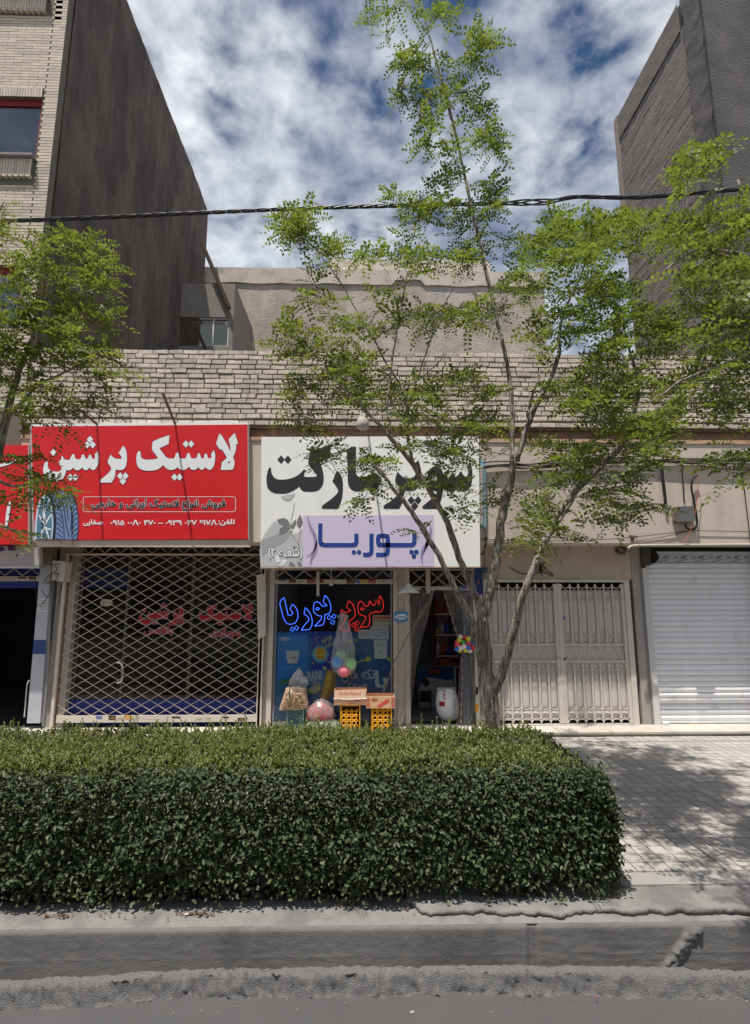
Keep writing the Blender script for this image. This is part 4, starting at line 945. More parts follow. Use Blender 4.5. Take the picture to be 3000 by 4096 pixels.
stickers(tg, 0, YS - .015, [(384, 408, 2864, 2876, 0, 'فوری'), (434, 463, 2862, 2880, 2, 'کرکره'), (466, 489, 2868, 2880, 4, 'تعمیر'), (500, 530, 2862, 2877, 1, 'ایمن'), (541, 558, 2866, 2876, 4, 'درب'), (568, 640, 2866, 2876, 4, ''), (687, 721, 2866, 2873, 2, ''), (778, 810, 2870, 2882, 4, 'شماره'), (817, 845, 2866, 2882, 4, 'درب'), (893, 915, 2867, 2873, 2, ''), (950, 980, 2872, 2884, 2, 'کرکره')])
YT = YS + .13
tf = thing('glass_front', P(640, 2880, YT), 'dark glass front of the tyre shop behind the lattice grille', 'glass front')
bx0, bx1 = gx0 - .05, gx1 + .05
za_, zb_ = P(640, 2796, YT).z, P(640, 2190, YT).z; MB().quad((bx0, YT, za_), (bx1, YT, za_), (bx1, YT, zb_), (bx0, YT, zb_)).build('pane', GL, tf)
box('kick_panel', M_blue, tf, bx0, bx1, YT - .01, YT + .02, .14, P(640, 2797, YT).z)
box('blue_strip', M_blue, tf, P(310, 2320, YT).x, P(520, 2320, YT).x, YT + .02, YT + .03, P(400, 2352, YT).z, P(400, 2310, YT).z)
box('blue_strip', M_blue, tf, P(310, 2290, YT).x, P(520, 2290, YT).x, YT + .02, YT + .03, P(400, 2302, YT).z, P(400, 2278, YT).z)
for a in (312, 498, 760): box('mullion', flat('mullion_grey', (70, 70, 70)), tf, P(a, 2500, YT).x, P(a, 2500, YT).x + .035, YT - .008, YT + .02, .15, 2.6)
MB().tube(sp3([(468, 2650), (482, 2652), (492, 2670), (491, 2710), (482, 2728), (468, 2731)], YT - .05), .013, 8).build('door_handle', M_chrome, tf)
GR = flat('window_red', (164, 26, 34)); GP = flat('window_pink', (198, 160, 172))
def remap(src, dst):
    (a0, b0, a1, b1), (c0, d0, c1, d1) = src, dst
    return lambda x, y: (c0 + (x - a0) / (a1 - a0) * (c1 - c0), d0 + (y - b0) / (b1 - b0) * (d1 - d0))
W1 = [[LA, LAh], [STIK]] + [[d] for d in DOT1]; W2 = [[PAR], [SHIN]] + [[d] for d in DOT2]
f1 = remap((546, 1731, 953, 1923), (795, 2413, 1013, 2500)); f2 = remap((173, 1743, 508, 1940), (556, 2408, 733, 2505))
for g, f_ in ((W1, f1), (W2, f2)):
    lay('window_lettering', g, YT, GP, tf, f_, 3.0 / 1, -.002); lay('window_lettering', g, YT, GR, tf, f_, 0, -.004)
write('window_lettering', fa('پنچرگیری'), (838, 2508, 963, 2552), YT - .002, GR, tf, .03, (GP, .04))
write('window_lettering', fa('بالانس'), (575, 2505, 692, 2543), YT - .002, GR, tf, .03, (GP, .04))
print_flat('round_sticker', [el(426, 2411, 25, 14, n=20)[:-1]], YT - .002, stick[4], tf); write('sticker_text', fa('هوالرزاق'), (408, 2403, 445, 2418), YT - .004, stick[2], tf, .02)
# ---- supermarket window
BOOST = 2.6
sw_ = thing('shop_window', P(1330, 2925, YS), 'supermarket window with steel posts, lattice strip and posters behind glass', 'shop window')
def post(px0, px1, z1, Y=YS, d=.06, m=M_cream, z0=.14): return box('post', m, sw_, P(px0, 2650, Y).x, P(px1, 2650, Y).x, Y, Y + d, z0, z1)
zh = P(1300, 2283, YS).z; zw1 = P(1300, 2336, YS).z
post(1036, 1052, 2.5, YS - .03); post(1070, 1089, 2.45, YS - .02); post(1574, 1590, 2.5); post(1622, 1641, 2.5); post(1590.5, 1621.5, 2.5, YS + .03, .05); post(1096, 1102, 2.45, YS + .001, .03, M_galv); post(1563, 1569, 2.45, YS + .001, .03, M_galv)
MB().hexa([P(1032, 2560, YS - .1), P(1062, 2540, YS - .1), P(1062, 2296, YS - .1), P(1026, 2300, YS - .1)], [p + Vector((0, .05, 0)) for p in (P(1032, 2560, YS - .1), P(1062, 2540, YS - .1), P(1062, 2296, YS - .1), P(1026, 2300, YS - .1))]).build('post_cover', M_cream, sw_)
lattice(sw_, P(1098, 2300, YS).x, P(1570, 2300, YS).x, P(1300, 2317, YS).z, zh, YS + .01, .27, .13, .008)
pbox('header_rail', M_cream, sw_, 1098, 2317.5, 1572, 2335.5, YS - .015, .04)
pbox('top_rail', M_lat, sw_, 1090, 2276, 1905, 2281, YS - .01, .03)
pbox('hanging_strip', M_cream, sw_, 1266, 2285, 1277, 2385, YS - .05, .02)
stickers(sw_, 0, YS - .015, [(1113, 1147, 2316.5, 2322, 5, ''), (1113, 1146, 2323, 2330, 4, 'شماره'), (1155, 1183, 2319, 2331, 2, 'فوری'), (1184, 1214, 2319, 2332, 4, 'تعمیر'), (1229, 1260, 2318, 2333, 3, 'کرکره'), (1279, 1293, 2318, 2331, 3, ''), (1300, 1376, 2320, 2330, 4, ''), (1387, 1416, 2318, 2334, 2, 'کرکره'), (1417, 1442, 2320, 2332, 0, 'ایمن'), (1443, 1472, 2318, 2331, 1, 'درب'), (1474, 1502, 2318, 2333, 3, 'فوری'), (1508, 1540, 2320, 2332, 4, 'تعمیر')])
xa, xb = P(1100, 2600, YS).x, P(1566, 2600, YS).x; MB().quad((xa, YS + .008, .2), (xb, YS + .008, .2), (xb, YS + .008, zw1), (xa, YS + .008, zw1)).build('pane', GL, sw_)
box('sill', M_galv, sw_, P(1098, 2600, YS).x, P(1570, 2600, YS).x, YS - .005, YS + .05, .141, .2)
YQ = YS + .03
W7 = lambda pts: Z(pts, 1000, 2250, 2.7533)
def poster(name, m, z4, lab, Y=YQ, cat='poster'):
    q = W7(z4); o = thing(name, P(*q[-1], Y), lab, cat)
    print_flat('sheet', [q], Y, m, o); return o
def pr(o, pts, m, dy, sub=3, nm='print'): return print_flat(nm, [smooth_loop(W7(pts), sub) if sub else W7(pts)], YQ - dy, m, o)
def rc(x0, y0, x1, y1): return [(x0, y0), (x1, y0), (x1, y1), (x0, y1)]
o = poster('poster', mat('juice_poster_blue', (.10, .30, .56), .5, .25, 1.8, col2=(.045, .14, .38), c2scale=1.2, c2pos=(.4, .62)), rc(268, 762, 1560, 1850), 'big faded blue fruit drink poster filling the lower shop window', YQ + .006)
yl = flat('splash_yellow', (188, 158, 58)); lm = flat('lemon', (206, 176, 84)); mg = flat('mango_brown', (120, 96, 44)); wh = flat('poster_white', (206, 216, 222)); lfg = flat('leaf_green', (52, 100, 62))
for q in ([(1090,830),(1130,850),(1110,900),(1070,870)], [(1160,840),(1190,850),(1165,885)], [(1140,920),(1160,940),(1130,1010),(1100,980)], [(1285,1035),(1335,1045),(1330,1080),(1270,1090)], [(1520,1040),(1555,1050),(1540,1085),(1510,1075)], [(1090,1000),(1180,990),(1100,1015)], [(1165,1095),(1280,1065),(1270,1085),(1170,1105)]): pr(o, q, yl, .001)
pr(o, [(845,1180),(930,1185),(945,1290),(925,1400),(850,1520),(790,1560),(755,1530),(790,1400)], mg, .001); pr(o, [(860,1185),(900,1190),(890,1330),(830,1480),(790,1500),(810,1380)], flat('mango_light', (150, 128, 66)), .002)
pr(o, [(1000,1240),(940,1280),(960,1240)], mg, .001)
pr(o, el(700, 1365, 78, 82, -20, 160, 16), lm, .001, 0); pr(o, el(700, 1365, 62, 64, -20, 160, 16), flat('lemon_flesh', (222, 202, 130)), .002, 0)
pr(o, [(310,1338),(360,1295),(430,1285),(480,1290),(430,1325)], lfg, .001)
write('lettering', 'RANI', (*W7([(628, 1190)])[0], *W7([(790, 1300)])[0]), YQ - .002, wh, o, .02, shear=.2, rot=-.12)
write('lettering', 'float', (*W7([(690, 1290)])[0], *W7([(775, 1365)])[0]), YQ - .002, wh, o, .0, shear=.3, rot=-.12)
ob = flat('outline_blue', (70, 130, 168))
write('lettering', fa('با'), (*W7([(1375, 1190)])[0], *W7([(1515, 1425)])[0]), YQ - .002, flat('letter_grey', (150, 176, 188)), o, .02, (ob, .03))
write('lettering', fa('تکه های'), (*W7([(1010, 1165)])[0], *W7([(1375, 1320)])[0]), YQ - .002, MATS['letter_grey'], o, .01, (ob, .02))
write('lettering', fa('میوه'), (*W7([(1080, 1320)])[0], *W7([(1290, 1410)])[0]), YQ - .002, MATS['letter_grey'], o, .01, (ob, .02))
o = poster('poster', mat('yoghurt_poster_blue', (.07, .36, .85), .5, .15, 2), rc(302, 792, 637, 1280), 'plain blue poster of a white dessert pot with a smile', YQ)
wt_ = flat('pot_white', (222, 220, 224)); pr(o, [(398,985),(540,985),(535,1060),(520,1112),(418,1112),(403,1070)], wt_, .003); pr(o, rc(380, 972, 556, 984), flat('lid_grey', (170, 172, 180)), .003, 0)
print_flat('print', [smooth_loop(W7([(430,1040),(455,1050),(490,1045),(505,1025),(510,1035),(495,1052),(460,1058)]), 3)], YQ - .005, GR, o)
pr(o, el(385, 842, 56, 22, n=18)[:-1], wh, .003, 0); write('lettering', fa('دنت'), (*W7([(345, 826)])[0], *W7([(425, 856)])[0]), YQ - .005, MATS['yoghurt_poster_blue'], o, .02)
write('lettering', fa('نکنه خامیه لبخندتان رو ببره'), (*W7([(360, 1140)])[0], *W7([(572, 1164)])[0]), YQ - .003, wh, o, .01)
pr(o, rc(565, 1222, 606, 1262), GR, .003, 0)
o = poster('poster', mat('orange_poster_navy', (.04, .09, .52), .5, .2, 2), rc(677, 765, 945, 1182), 'dark blue poster of a splashing orange slice and a straw', YQ - .001)
og = flat('orange_juice', (226, 112, 30)); ol = flat('orange_light', (236, 160, 70)); glw = flat('glow_blue', (92, 148, 214))
star = []
for i in range(40):
    a = 2 * math.pi * i / 40; r_ = (105 if i % 2 else 70); star.append((770 + r_ * math.cos(a), 1010 + r_ * 1.05 * math.sin(a)))
pr(o, star, glw, .002, 0); pr(o, [(735,880),(750,930),(720,975),(725,1030),(760,1065),(810,1060),(840,1080),(865,1115),(845,1070),(815,1035),(840,985),(800,950),(760,930)], og, .003)
pr(o, el(765, 995, 46, 34, n=20)[:-1], ol, .004, 0); pr(o, el(768, 990, 36, 25, n=20)[:-1], og, .005, 0)
stroke(W7([(740, 900), (712, 835), (765, 815)]), 3.0, og, 'print', YQ - .004, o)
for q in ([(800,1140),(840,1150),(845,1180),(805,1175)], [(685,1100),(705,1095),(700,1125)], [(920,930),(940,925),(935,950)], [(850,1015),(872,1018),(860,1030)], [(720,768),(740,768),(730,785)], [(680,885),(690,890),(682,900)]): pr(o, q, ol, .003, 0)
yo = flat('lettering_orange', (222, 160, 60))
write('lettering', fa('خوردنی‌تر'.replace('\u200c', '')), (*W7([(775, 800)])[0], *W7([(915, 880)])[0]), YQ - .003, yo, o, .02, rot=-.4); write('lettering', fa('از نوشیدنی'), (*W7([(800, 865)])[0], *W7([(940, 935)])[0]), YQ - .003, yo, o, .02, rot=-.4)
pr(o, rc(880, 1028, 925, 1175), flat('can_purple', (84, 70, 130)), .003, 0); write('lettering', 'Ra', (*W7([(885, 1060)])[0], *W7([(918, 1130)])[0]), YQ - .005, wh, o, .02, rot=-1.2)
paper = flat('paper', (196, 192, 186), .8); inkb = flat('pen_ink', (46, 44, 52))
for z4, lab, lines in ((rc(1195, 740, 1330, 840), 'white handwritten note with one line, left of the two side by side', [('مغز گردو', (1212, 765, 1320, 800))]),
                       (rc(1326, 700, 1531, 846), 'white handwritten note with three lines on the shop window', [('کتاب های رنگ آمیزی', (1335, 722, 1515, 752)), ('کودکان', (1420, 765, 1505, 792)), ('با نیم قیمت', (1340, 790, 1450, 820))]),
                       (rc(1366, 852, 1510, 1060), 'tall cream note with two short words on the shop window', [('خیار شور', (1383, 892, 1488, 922)), ('فله', (1415, 965, 1455, 990))])):
    o = poster('notice', paper, z4, lab, YQ - .006, 'notice')
    for tx, bx_ in lines: write('handwriting', fa(tx), (*W7([bx_[:2]])[0], *W7([bx_[2:]])[0]), YQ - .008, inkb, o, 0.0, shear=.1)
o = poster('poster', flat('faded_cream', (164, 140, 110)), rc(1352, 580, 1556, 700), 'small faded food poster high at the right of the shop window', YQ + .001)
for i, c in enumerate(((150, 60, 60), (120, 130, 90), (196, 178, 150))): pr(o, rc(1360, 600 + i * 32, 1550, 618 + i * 32), flat('food_%d' % i, c), .0005, 0)
# neon lettering hung inside the glass
def neon(name, loops, col, lab, strength):
    t_ = thing(name, P(*W7([loops[0][0]])[0], YQ - .02), lab, 'neon sign', 'neon words in the shop window')
    m_ = mat('neon_' + name + lab[:5], col, .4, 0, emit=col, estr=strength)
    for lp in loops:
        pts = [P(x, y, YQ - .02) for x, y in smooth_loop(W7(lp), 4)]
        MB().tube(pts, .0042 if strength > 1 else .0034, 6, closed=True).build('tube', m_, t_, True)
def dm(x, y, a=24): return [(x - a, y + a * .35), (x - a * .2, y - a), (x + a, y - a * .3), (x + a * .25, y + a)]
neon('neon_sign', [[(375,385),(330,440),(345,520),(370,610),(400,665),(440,680),(490,668),(520,630),(528,580),(520,530),(500,490),(465,460),(440,510),(475,555),(450,580),(420,580),(410,540),(395,470)],
    [(608,495),(595,570),(640,600),(645,640),(600,690),(565,745),(655,738),(680,690),(685,640),(670,580),(640,530)],
    [(828,360),(805,435),(850,475),(800,480),(770,450),(740,430),(710,445),(700,490),(705,540),(740,580),(790,590),(780,630),(710,700),(800,690),(820,640),(822,575),(870,560),(890,520),(885,460),(865,410)], el(745, 510, 18, 12, n=10)[:-1], dm(465, 735), dm(512, 722), dm(872, 605), dm(925, 592), dm(910, 658)], (.05, .17, 1.0), 'blue neon word glowing in the supermarket window', 1.6)
neon('neon_sign', [[(1432,365),(1415,440),(1440,455),(1420,462),(1385,410),(1375,470),(1345,465),(1320,420),(1300,480),(1270,480),(1240,440),(1215,425),(1190,460),(1190,520),(1210,570),(1280,595),(1260,650),(1210,715),(1300,705),(1320,640),(1310,580),(1345,545),(1365,560),(1385,530),(1410,550),(1450,535),(1470,480),(1460,420)],
    el(1237, 512, 18, 12, n=10)[:-1], [(1085,420),(1065,495),(1110,530),(1060,550),(1005,520),(1002,560),(1050,600),(1040,650),(985,740),(1090,750),(1095,690),(1100,640),(1150,600),(1157,540),(1130,460)], dm(1140, 685), dm(1180, 668), dm(1172, 732)], (.95, .035, .025), 'red neon word glowing in the supermarket window', .85)
# ---- supermarket doorway
BOOST = 1.1
dr = thing('doorway', P(1770, 2900, YS), 'open supermarket doorway with cream steel frame and lattice above', 'doorway')
box('jamb', M_cream, dr, P(1898, 2650, YS).x, P(1914, 2650, YS).x, YS - .02, YS + .08, .14, 2.5)
pbox('header_rail', M_cream, dr, 1642, 2346, 1897, 2361, YS - .01, .04)
lattice(dr, P(1643, 2310, YS).x, P(1895, 2310, YS).x, P(1760, 2345, YS).z, P(1760, 2280, YS).z, YS + .01, .25, .125, .008)
box('mullion', M_cream, dr, P(1703, 2330, YS).x, P(1720, 2330, YS).x, YS - .03, YS - .012, P(1700, 2375, YS).z, P(1700, 2275, YS).z)
box('threshold', flat('threshold_metal', (190, 188, 184), .4), dr, P(1642, 2900, YS).x, P(1897, 2900, YS).x, YS - .04, YS + .03, .141, .150)
stickers(dr, 0, YS - .01, [(1683, 1702, 2350, 2361, 2, ''), (1722, 1797, 2350, 2357, 4, ''), (1809, 1838, 2344, 2359, 2, 'کرکره'), (1842, 1867, 2345, 2356, 0, 'ایمن')])
stickers(dr, 0, YS - .021, [(1903, 1913, 2748, 2778, 2, ''), (1902, 1914, 2785, 2815, 4, ''), (1901, 1915, 2816, 2847, 1, '')])
dn = print_flat('sticker', [Z(rc(215, 545, 360, 648), 1500, 2250, 2.7533)], YS - .004, flat('dairy_blue', (60, 142, 196)), None); tag(dn, 'small blue dairy sticker with white oval on the post by the doorway', 'sticker')
print_flat('oval', [Z(el(287, 597, 70, 30, n=20)[:-1], 1500, 2250, 2.7533)], YS - .0055, wh, dn); write('lettering', 'Danette', (1500 + 232 / 2.7533, 2250 + 580 / 2.7533, 1500 + 343 / 2.7533, 2250 + 612 / 2.7533), YS - .007, MATS['dairy_blue'], dn, .02)
# clear plastic curtains tied aside
def drape(name, Lb, Rb, Y, m, parent, amp=.02, waves=6, n=26, k=22):
    def at(bd, t):
        ys = [p[1] for p in bd]; y = ys[0] + t * (ys[-1] - ys[0])
        for a, c in zip(bd, bd[1:]):
            if a[1] <= y <= c[1]: u = (y - a[1]) / max(1e-6, c[1] - a[1]); return a[0] + u * (c[0] - a[0]), y
        return bd[-1]
    b = MB()
    for j in range(n + 1):
        t = j / n; l = at(Lb, t); r = at(Rb, t); l = Z([l], 1500, 2250, 2.7533)[0]; r = Z([r], 1500, 2250, 2.7533)[0]
        for i in range(k + 1):
            u = i / k; p = P(l[0] + u * (r[0] - l[0]), l[1] + u * (r[1] - l[1]), Y)
            p.y += amp * math.sin(u * waves * 2 * math.pi + 1.5 * math.sin(t * 5)) + amp * .6 * fbm(u * 6, t * 9, waves)
            b.v.append(tuple(p))
    b.f = [(j * (k + 1) + i, j * (k + 1) + i + 1, (j + 1) * (k + 1) + i + 1, (j + 1) * (k + 1) + i) for j in range(n) for i in range(k)]; b.mi = [0] * len(b.f)
    return b.build(name, m, parent, True)
FM = film('clear_pvc', (.62, .58, .54), .20, .22); FM2 = film('clear_pvc_blue', (.30, .38, .55), .42, .25)
cu = thing('strip_curtain', P(1700, 2360, YS - .05), 'clear plastic door curtain pulled to the left across the post', 'curtain', 'plastic door curtains')
drape('sheet', [(375, 310), (380, 600), (385, 900), (390, 1250), (394, 1560)], [(655, 310), (575, 650), (500, 930), (440, 1200), (402, 1560)], YS - .03, FM, cu, .02, 5)
drape('sheet', [(640, 325), (375, 780), (215, 1090), (212, 1500), (222, 1790)], [(655, 335), (420, 800), (398, 1250), (340, 1600), (280, 1810)], YS - .09, FM, cu, .025, 2)
cu2 = thing('strip_curtain', P(1850, 2360, YS - .05), 'clear plastic door curtain hanging at the right jamb behind the ball bag', 'curtain', 'plastic door curtains')
drape('sheet', [(755, 310), (830, 560), (900, 800), (950, 1000), (905, 1500), (885, 1820)], [(1060, 310), (1090, 700), (1093, 1200), (1095, 1840)], YS - .03, FM, cu2, .025, 7)
drape('sheet', [(940, 320), (975, 700), (970, 1000), (960, 1500), (960, 1830)], [(1010, 320), (1035, 700), (1030, 1000), (1040, 1500), (1050, 1840)], YS + .01, FM2, cu2, .015, 3)
tapeA, tapeB = flat('tape_tan', (132, 118, 108)), flat('tape_dark', (84, 72, 66))
def tape(path, par, Y):
    s_ = Z(path, 1500, 2250, 2.7533)
    tot = []
    for a, c in zip(s_, s_[1:]):
        n = max(1, int(math.hypot(c[0] - a[0], c[1] - a[1]) / 11))
        for i in range(n): tot.append((a[0] + (c[0] - a[0]) * i / n, a[1] + (c[1] - a[1]) * i / n))
    for i in range(len(tot) - 1): stroke([tot[i], tot[i + 1]], 5.5 if i % 3 else 4.5, tapeA if i % 3 else tapeB, 'tape', Y, par)
tape([(642, 330), (540, 520), (375, 780), (215, 1090), (130, 1330), (85, 1440)], cu, YS - .13); tape([(755, 320), (830, 560), (900, 800)], cu2, YS - .065); tape([(955, 1010), (962, 1300), (950, 1560), (945, 1800)], cu2, YS - .065)
# hanging lamp, bulb, ball bags
lp = thing('pendant_lamp', P(1635, 2372, YS - .3), 'white enamel cone lamp hanging before the doorway post', 'lamp')
c0 = P(1635, 2371, YS - .3); MB().lathe([(.001, .118), (.025, .115), (.032, .10), (.035, .085), (.062, .06), (.075, .05), (.155, 0), (.150, -.002), (.07, .045), (.03, .08)], c0, 28).build('lamp_shade', flat('enamel_white', (236, 234, 228), .3), lp, True)
MB().tube([c0 + Vector((0, 0, .115)), P(1633, 2268, YS - .3)], .004, 5).build('cord', flat('cord_white', (214, 206, 196)), lp); MB().tube([c0 + Vector((0, 0, .03)), c0 + Vector((0, 0, -.012))], .016, 8).build('socket', M_cable, lp)
lp = thing('bulb_socket', P(1325, 2340, YS - .2), 'bare bulb socket hanging on a cord before the shop window', 'lamp socket')
MB().tube([P(1325, 2268, YS - .2), P(1325, 2322, YS - .2)], .004, 5).build('cord', MATS['cord_white'], lp); MB().lathe([(.008, .05), (.014, .03), (.024, .02), (.026, -.02), (.02, -.03), (.001, -.03)], P(1325, 2334, YS - .2), 12).build('socket', flat('socket_ivory', (196, 182, 166)), lp, True)
bb = thing('ball_bag', P(1860, 2610, YS - .16), 'net bag of small coloured plastic balls hanging at the doorway', 'ball bag')
cols = {'y': (214, 206, 50), 'r': (206, 50, 58), 'p': (240, 90, 96), 'w': (228, 222, 218), 'g': (70, 180, 90), 'b': (50, 120, 206), 'o': (240, 110, 80)}
cols = {k: flat('ball_' + k, v, .45) for k, v in cols.items()}
B8 = [(940, 820, 'w', 0), (985, 825, 'r', 0), (1030, 840, 'w', 1), (928, 857, 'y', -1), (1025, 845, 'y', -1), (905, 880, 'p', 1), (972, 880, 'g', -1), (1028, 890, 'p', -1), (1070, 890, 'b', 1), (913, 905, 'p', -1), (895, 920, 'r', 1), (982, 922, 'w', -2), (1060, 925, 'r', 0), (902, 953, 'b', -1), (945, 942, 'w', -2), (1030, 942, 'b', -2), (930, 965, 'y', 0), (998, 965, 'y', -1), (1068, 948, 'r', 0), (1045, 970, 'w', 0), (960, 850, 'r', 2), (1000, 870, 'p', 2), (985, 945, 'g', 2), (1045, 915, 'o', 1), (940, 915, 'o', 2)]
for x, y, c, k in B8: p = P(1500 + x / 2.7533, 2250 + y / 2.7533, YS - .16 + k * .02); MB().ball(p, .0335, 12, 8).build('ball', cols[c], bb, True)
MB().tube([P(1500 + 980 / 2.7533, 2250 + 800 / 2.7533, YS - .16), P(1500 + 985 / 2.7533, 2250 + 700 / 2.7533, YS - .1)], .005, 5).build('string', flat('string_blue', (120, 160, 200)), bb)
def blob(c, sx, sy, sz, seed, amp=.12, n=20, m=14, top=.6, freq=3.0, flatb=.0):
    b = MB(); 
    for j in range(m + 1):
        v = math.pi * j / m
        for i in range(n):
            u = 2 * math.pi * i / n; d = Vector((math.sin(v) * math.cos(u), math.sin(v) * math.sin(u), -math.cos(v)))
            k = 1 + amp * fbm(d.x * freq + seed, d.y * freq, d.z * freq, 4)
            z = d.z * sz * k; 
            if z < -sz * (1 - flatb): z = -sz * (1 - flatb)
            tp = 1 - (1 - top) * max(0, d.z) ; b.v.append((c[0] + d.x * sx * k * tp, c[1] + d.y * sy * k * tp, c[2] + z))
    b.f = [(j * n + i, j * n + (i + 1) % n, (j + 1) * n + (i + 1) % n, (j + 1) * n + i) for j in range(m) for i in range(n)]; b.mi = [0] * len(b.f)
    return b
hb = thing('ball_bag', P(*W7([(1030, 1250)])[0], YS - .12), 'long clear bag with four large striped balls hanging over the window', 'ball bag')
for x, y, c, r_ in ((1000, 1035, (150, 196, 120), .078), (1105, 1115, (140, 200, 130), .08), (967, 1095, (96, 150, 210), .08), (1035, 1190, (232, 120, 140), .085)):
    p = P(*W7([(x, y)])[0], YS - .12 - (.05 if y > 1080 else 0)); mm = flat('ball_%d' % x, c, .4); b = MB(); b.ball(p, r_, 20, 10)
    for i in range(10):
        a = math.pi * i / 10; 
    o = b.build('ball', mm, hb, True)
    for i in range(0, 20, 2):
        pts = [p + Vector((r_ * 1.008 * math.sin(v) * math.cos(2 * math.pi * i / 20), r_ * 1.008 * math.sin(v) * math.sin(2 * math.pi * i / 20), -r_ * 1.008 * math.cos(v))) for v in np.linspace(.25, math.pi - .25, 9)]
        MB().tube(pts, .0028, 4).build('stripe', flat('stripe_%d' % x, tuple(min(255, int(v * .55 + 118)) for v in c)), o)
b = MB(); prof = [(545, 12), (560, 22), (590, 60), (630, 45), (700, 62), (800, 85), (900, 105), (1000, 118), (1100, 128), (1180, 120), (1240, 70), (1262, 8)]
for z_, r_ in prof:
    p = P(*W7([(1025 + (z_ - 545) * .02, z_)])[0], YS - .14)
    for i in range(24):
        a = 2 * math.pi * i / 24; rr_ = r_ / 2.7533 * .00362 * (1 + .07 * math.sin(a * 5 + z_ * .01)); b.v.append((p.x + rr_ * math.cos(a), p.y + rr_ * .55 * math.sin(a), p.z))
b.f = [(j * 24 + i, j * 24 + (i + 1) % 24, (j + 1) * 24 + (i + 1) % 24, (j + 1) * 24 + i) for j in range(len(prof) - 1) for i in range(24)]; b.mi = [0] * len(b.f)
b.build('bag', film('clear_bag', (.75, .74, .76), .22, .2), hb, True)
BOOST = 1.25
# ---- goods in front of the window
def hexcrate(px0, px1, py0, Y, lab):
    xa, xb = P(px0, 2860, Y).x, P(px1, 2860, Y).x; z0, z1 = .14, P(px0, py0, Y).z; d = .27; w_ = xb - xa
    t_ = thing('crate', ((xa + xb) / 2, Y + d / 2, z0), lab, 'crate', 'crates below the shop window')
    cm_ = flat('crate_yellow', (214, 152, 28), .5, var=.12)
    fr = MB()
    for x in (xa, xb - .014):
        for y in (Y, Y + d - .014): fr.box(x, x + .014, y, y + .014, z0, z1)
    for z in (z0, z1 - .014):
        fr.box(xa + .0142, xb - .0142, Y + .001, Y + .013, z, z + .014); fr.box(xa + .0142, xb - .0142, Y + d - .013, Y + d - .001, z, z + .014)
        for x in (xa + .001, xb - .013): fr.box(x, x + .012, Y + .0142, Y + d - .0142, z, z + .014)
    fr.build('frame', cm_, t_)
    nx = 3; px_ = (w_ - .02) / (nx + .5); pz_ = px_ * .92; rows_ = int((z1 - z0 - .03) / pz_)
    me = MB().tube([(px_ * .40 * math.cos(2 * math.pi * i / 6), 0, px_ * .40 * math.sin(2 * math.pi * i / 6)) for i in range(6)], .0065, 4, closed=True).mesh('ring', [cm_])
    me2 = MB().tube([(px_ * .17 * math.cos(2 * math.pi * i / 8), 0, px_ * .17 * math.sin(2 * math.pi * i / 8)) for i in range(8)], .005, 4, closed=True).mesh('ring', [cm_])
    for j in range(rows_):
        for i in range(nx + 1):
            x = xa + .01 + px_ * (i + .5 + (.0 if j % 2 else .0)); z = z0 + .02 + pz_ * (j + .5)
            if i < nx or True:
                if x + px_ * .3 < xb: inst('ring', me, t_, (min(x, xb - px_ * .45), Y + .007, z))
            if i < nx: inst('ring', me2, t_, (x + px_ * .5, Y + .007, z + pz_ * .5))
    box('back_panel', flat('crate_inner', (90, 58, 16)), t_, xa + .015, xb - .015, Y + d - .012, Y + d - .004, z0 + .015, z1 - .015)
    for x in (xa + .003, xb - .009): box('side_panel', MATS['crate_inner'], t_, x, x + .006, Y + .015, Y + d - .015, z0 + .015, z1 - .015)
    return t_, xa, xb, z1
YC = YS - .36
_, a1, b1, z1c = hexcrate(1361, 1441, 2820, YC, 'left yellow ring-pattern crate standing on end below the shop window')
_, a2, b2, z2c = hexcrate(1486, 1567, 2832, YC - .01, 'right yellow ring-pattern crate standing on end below the shop window')
card = flat('cardboard', (190, 150, 116), .8, var=.1); rp = flat('card_red', (186, 70, 62))
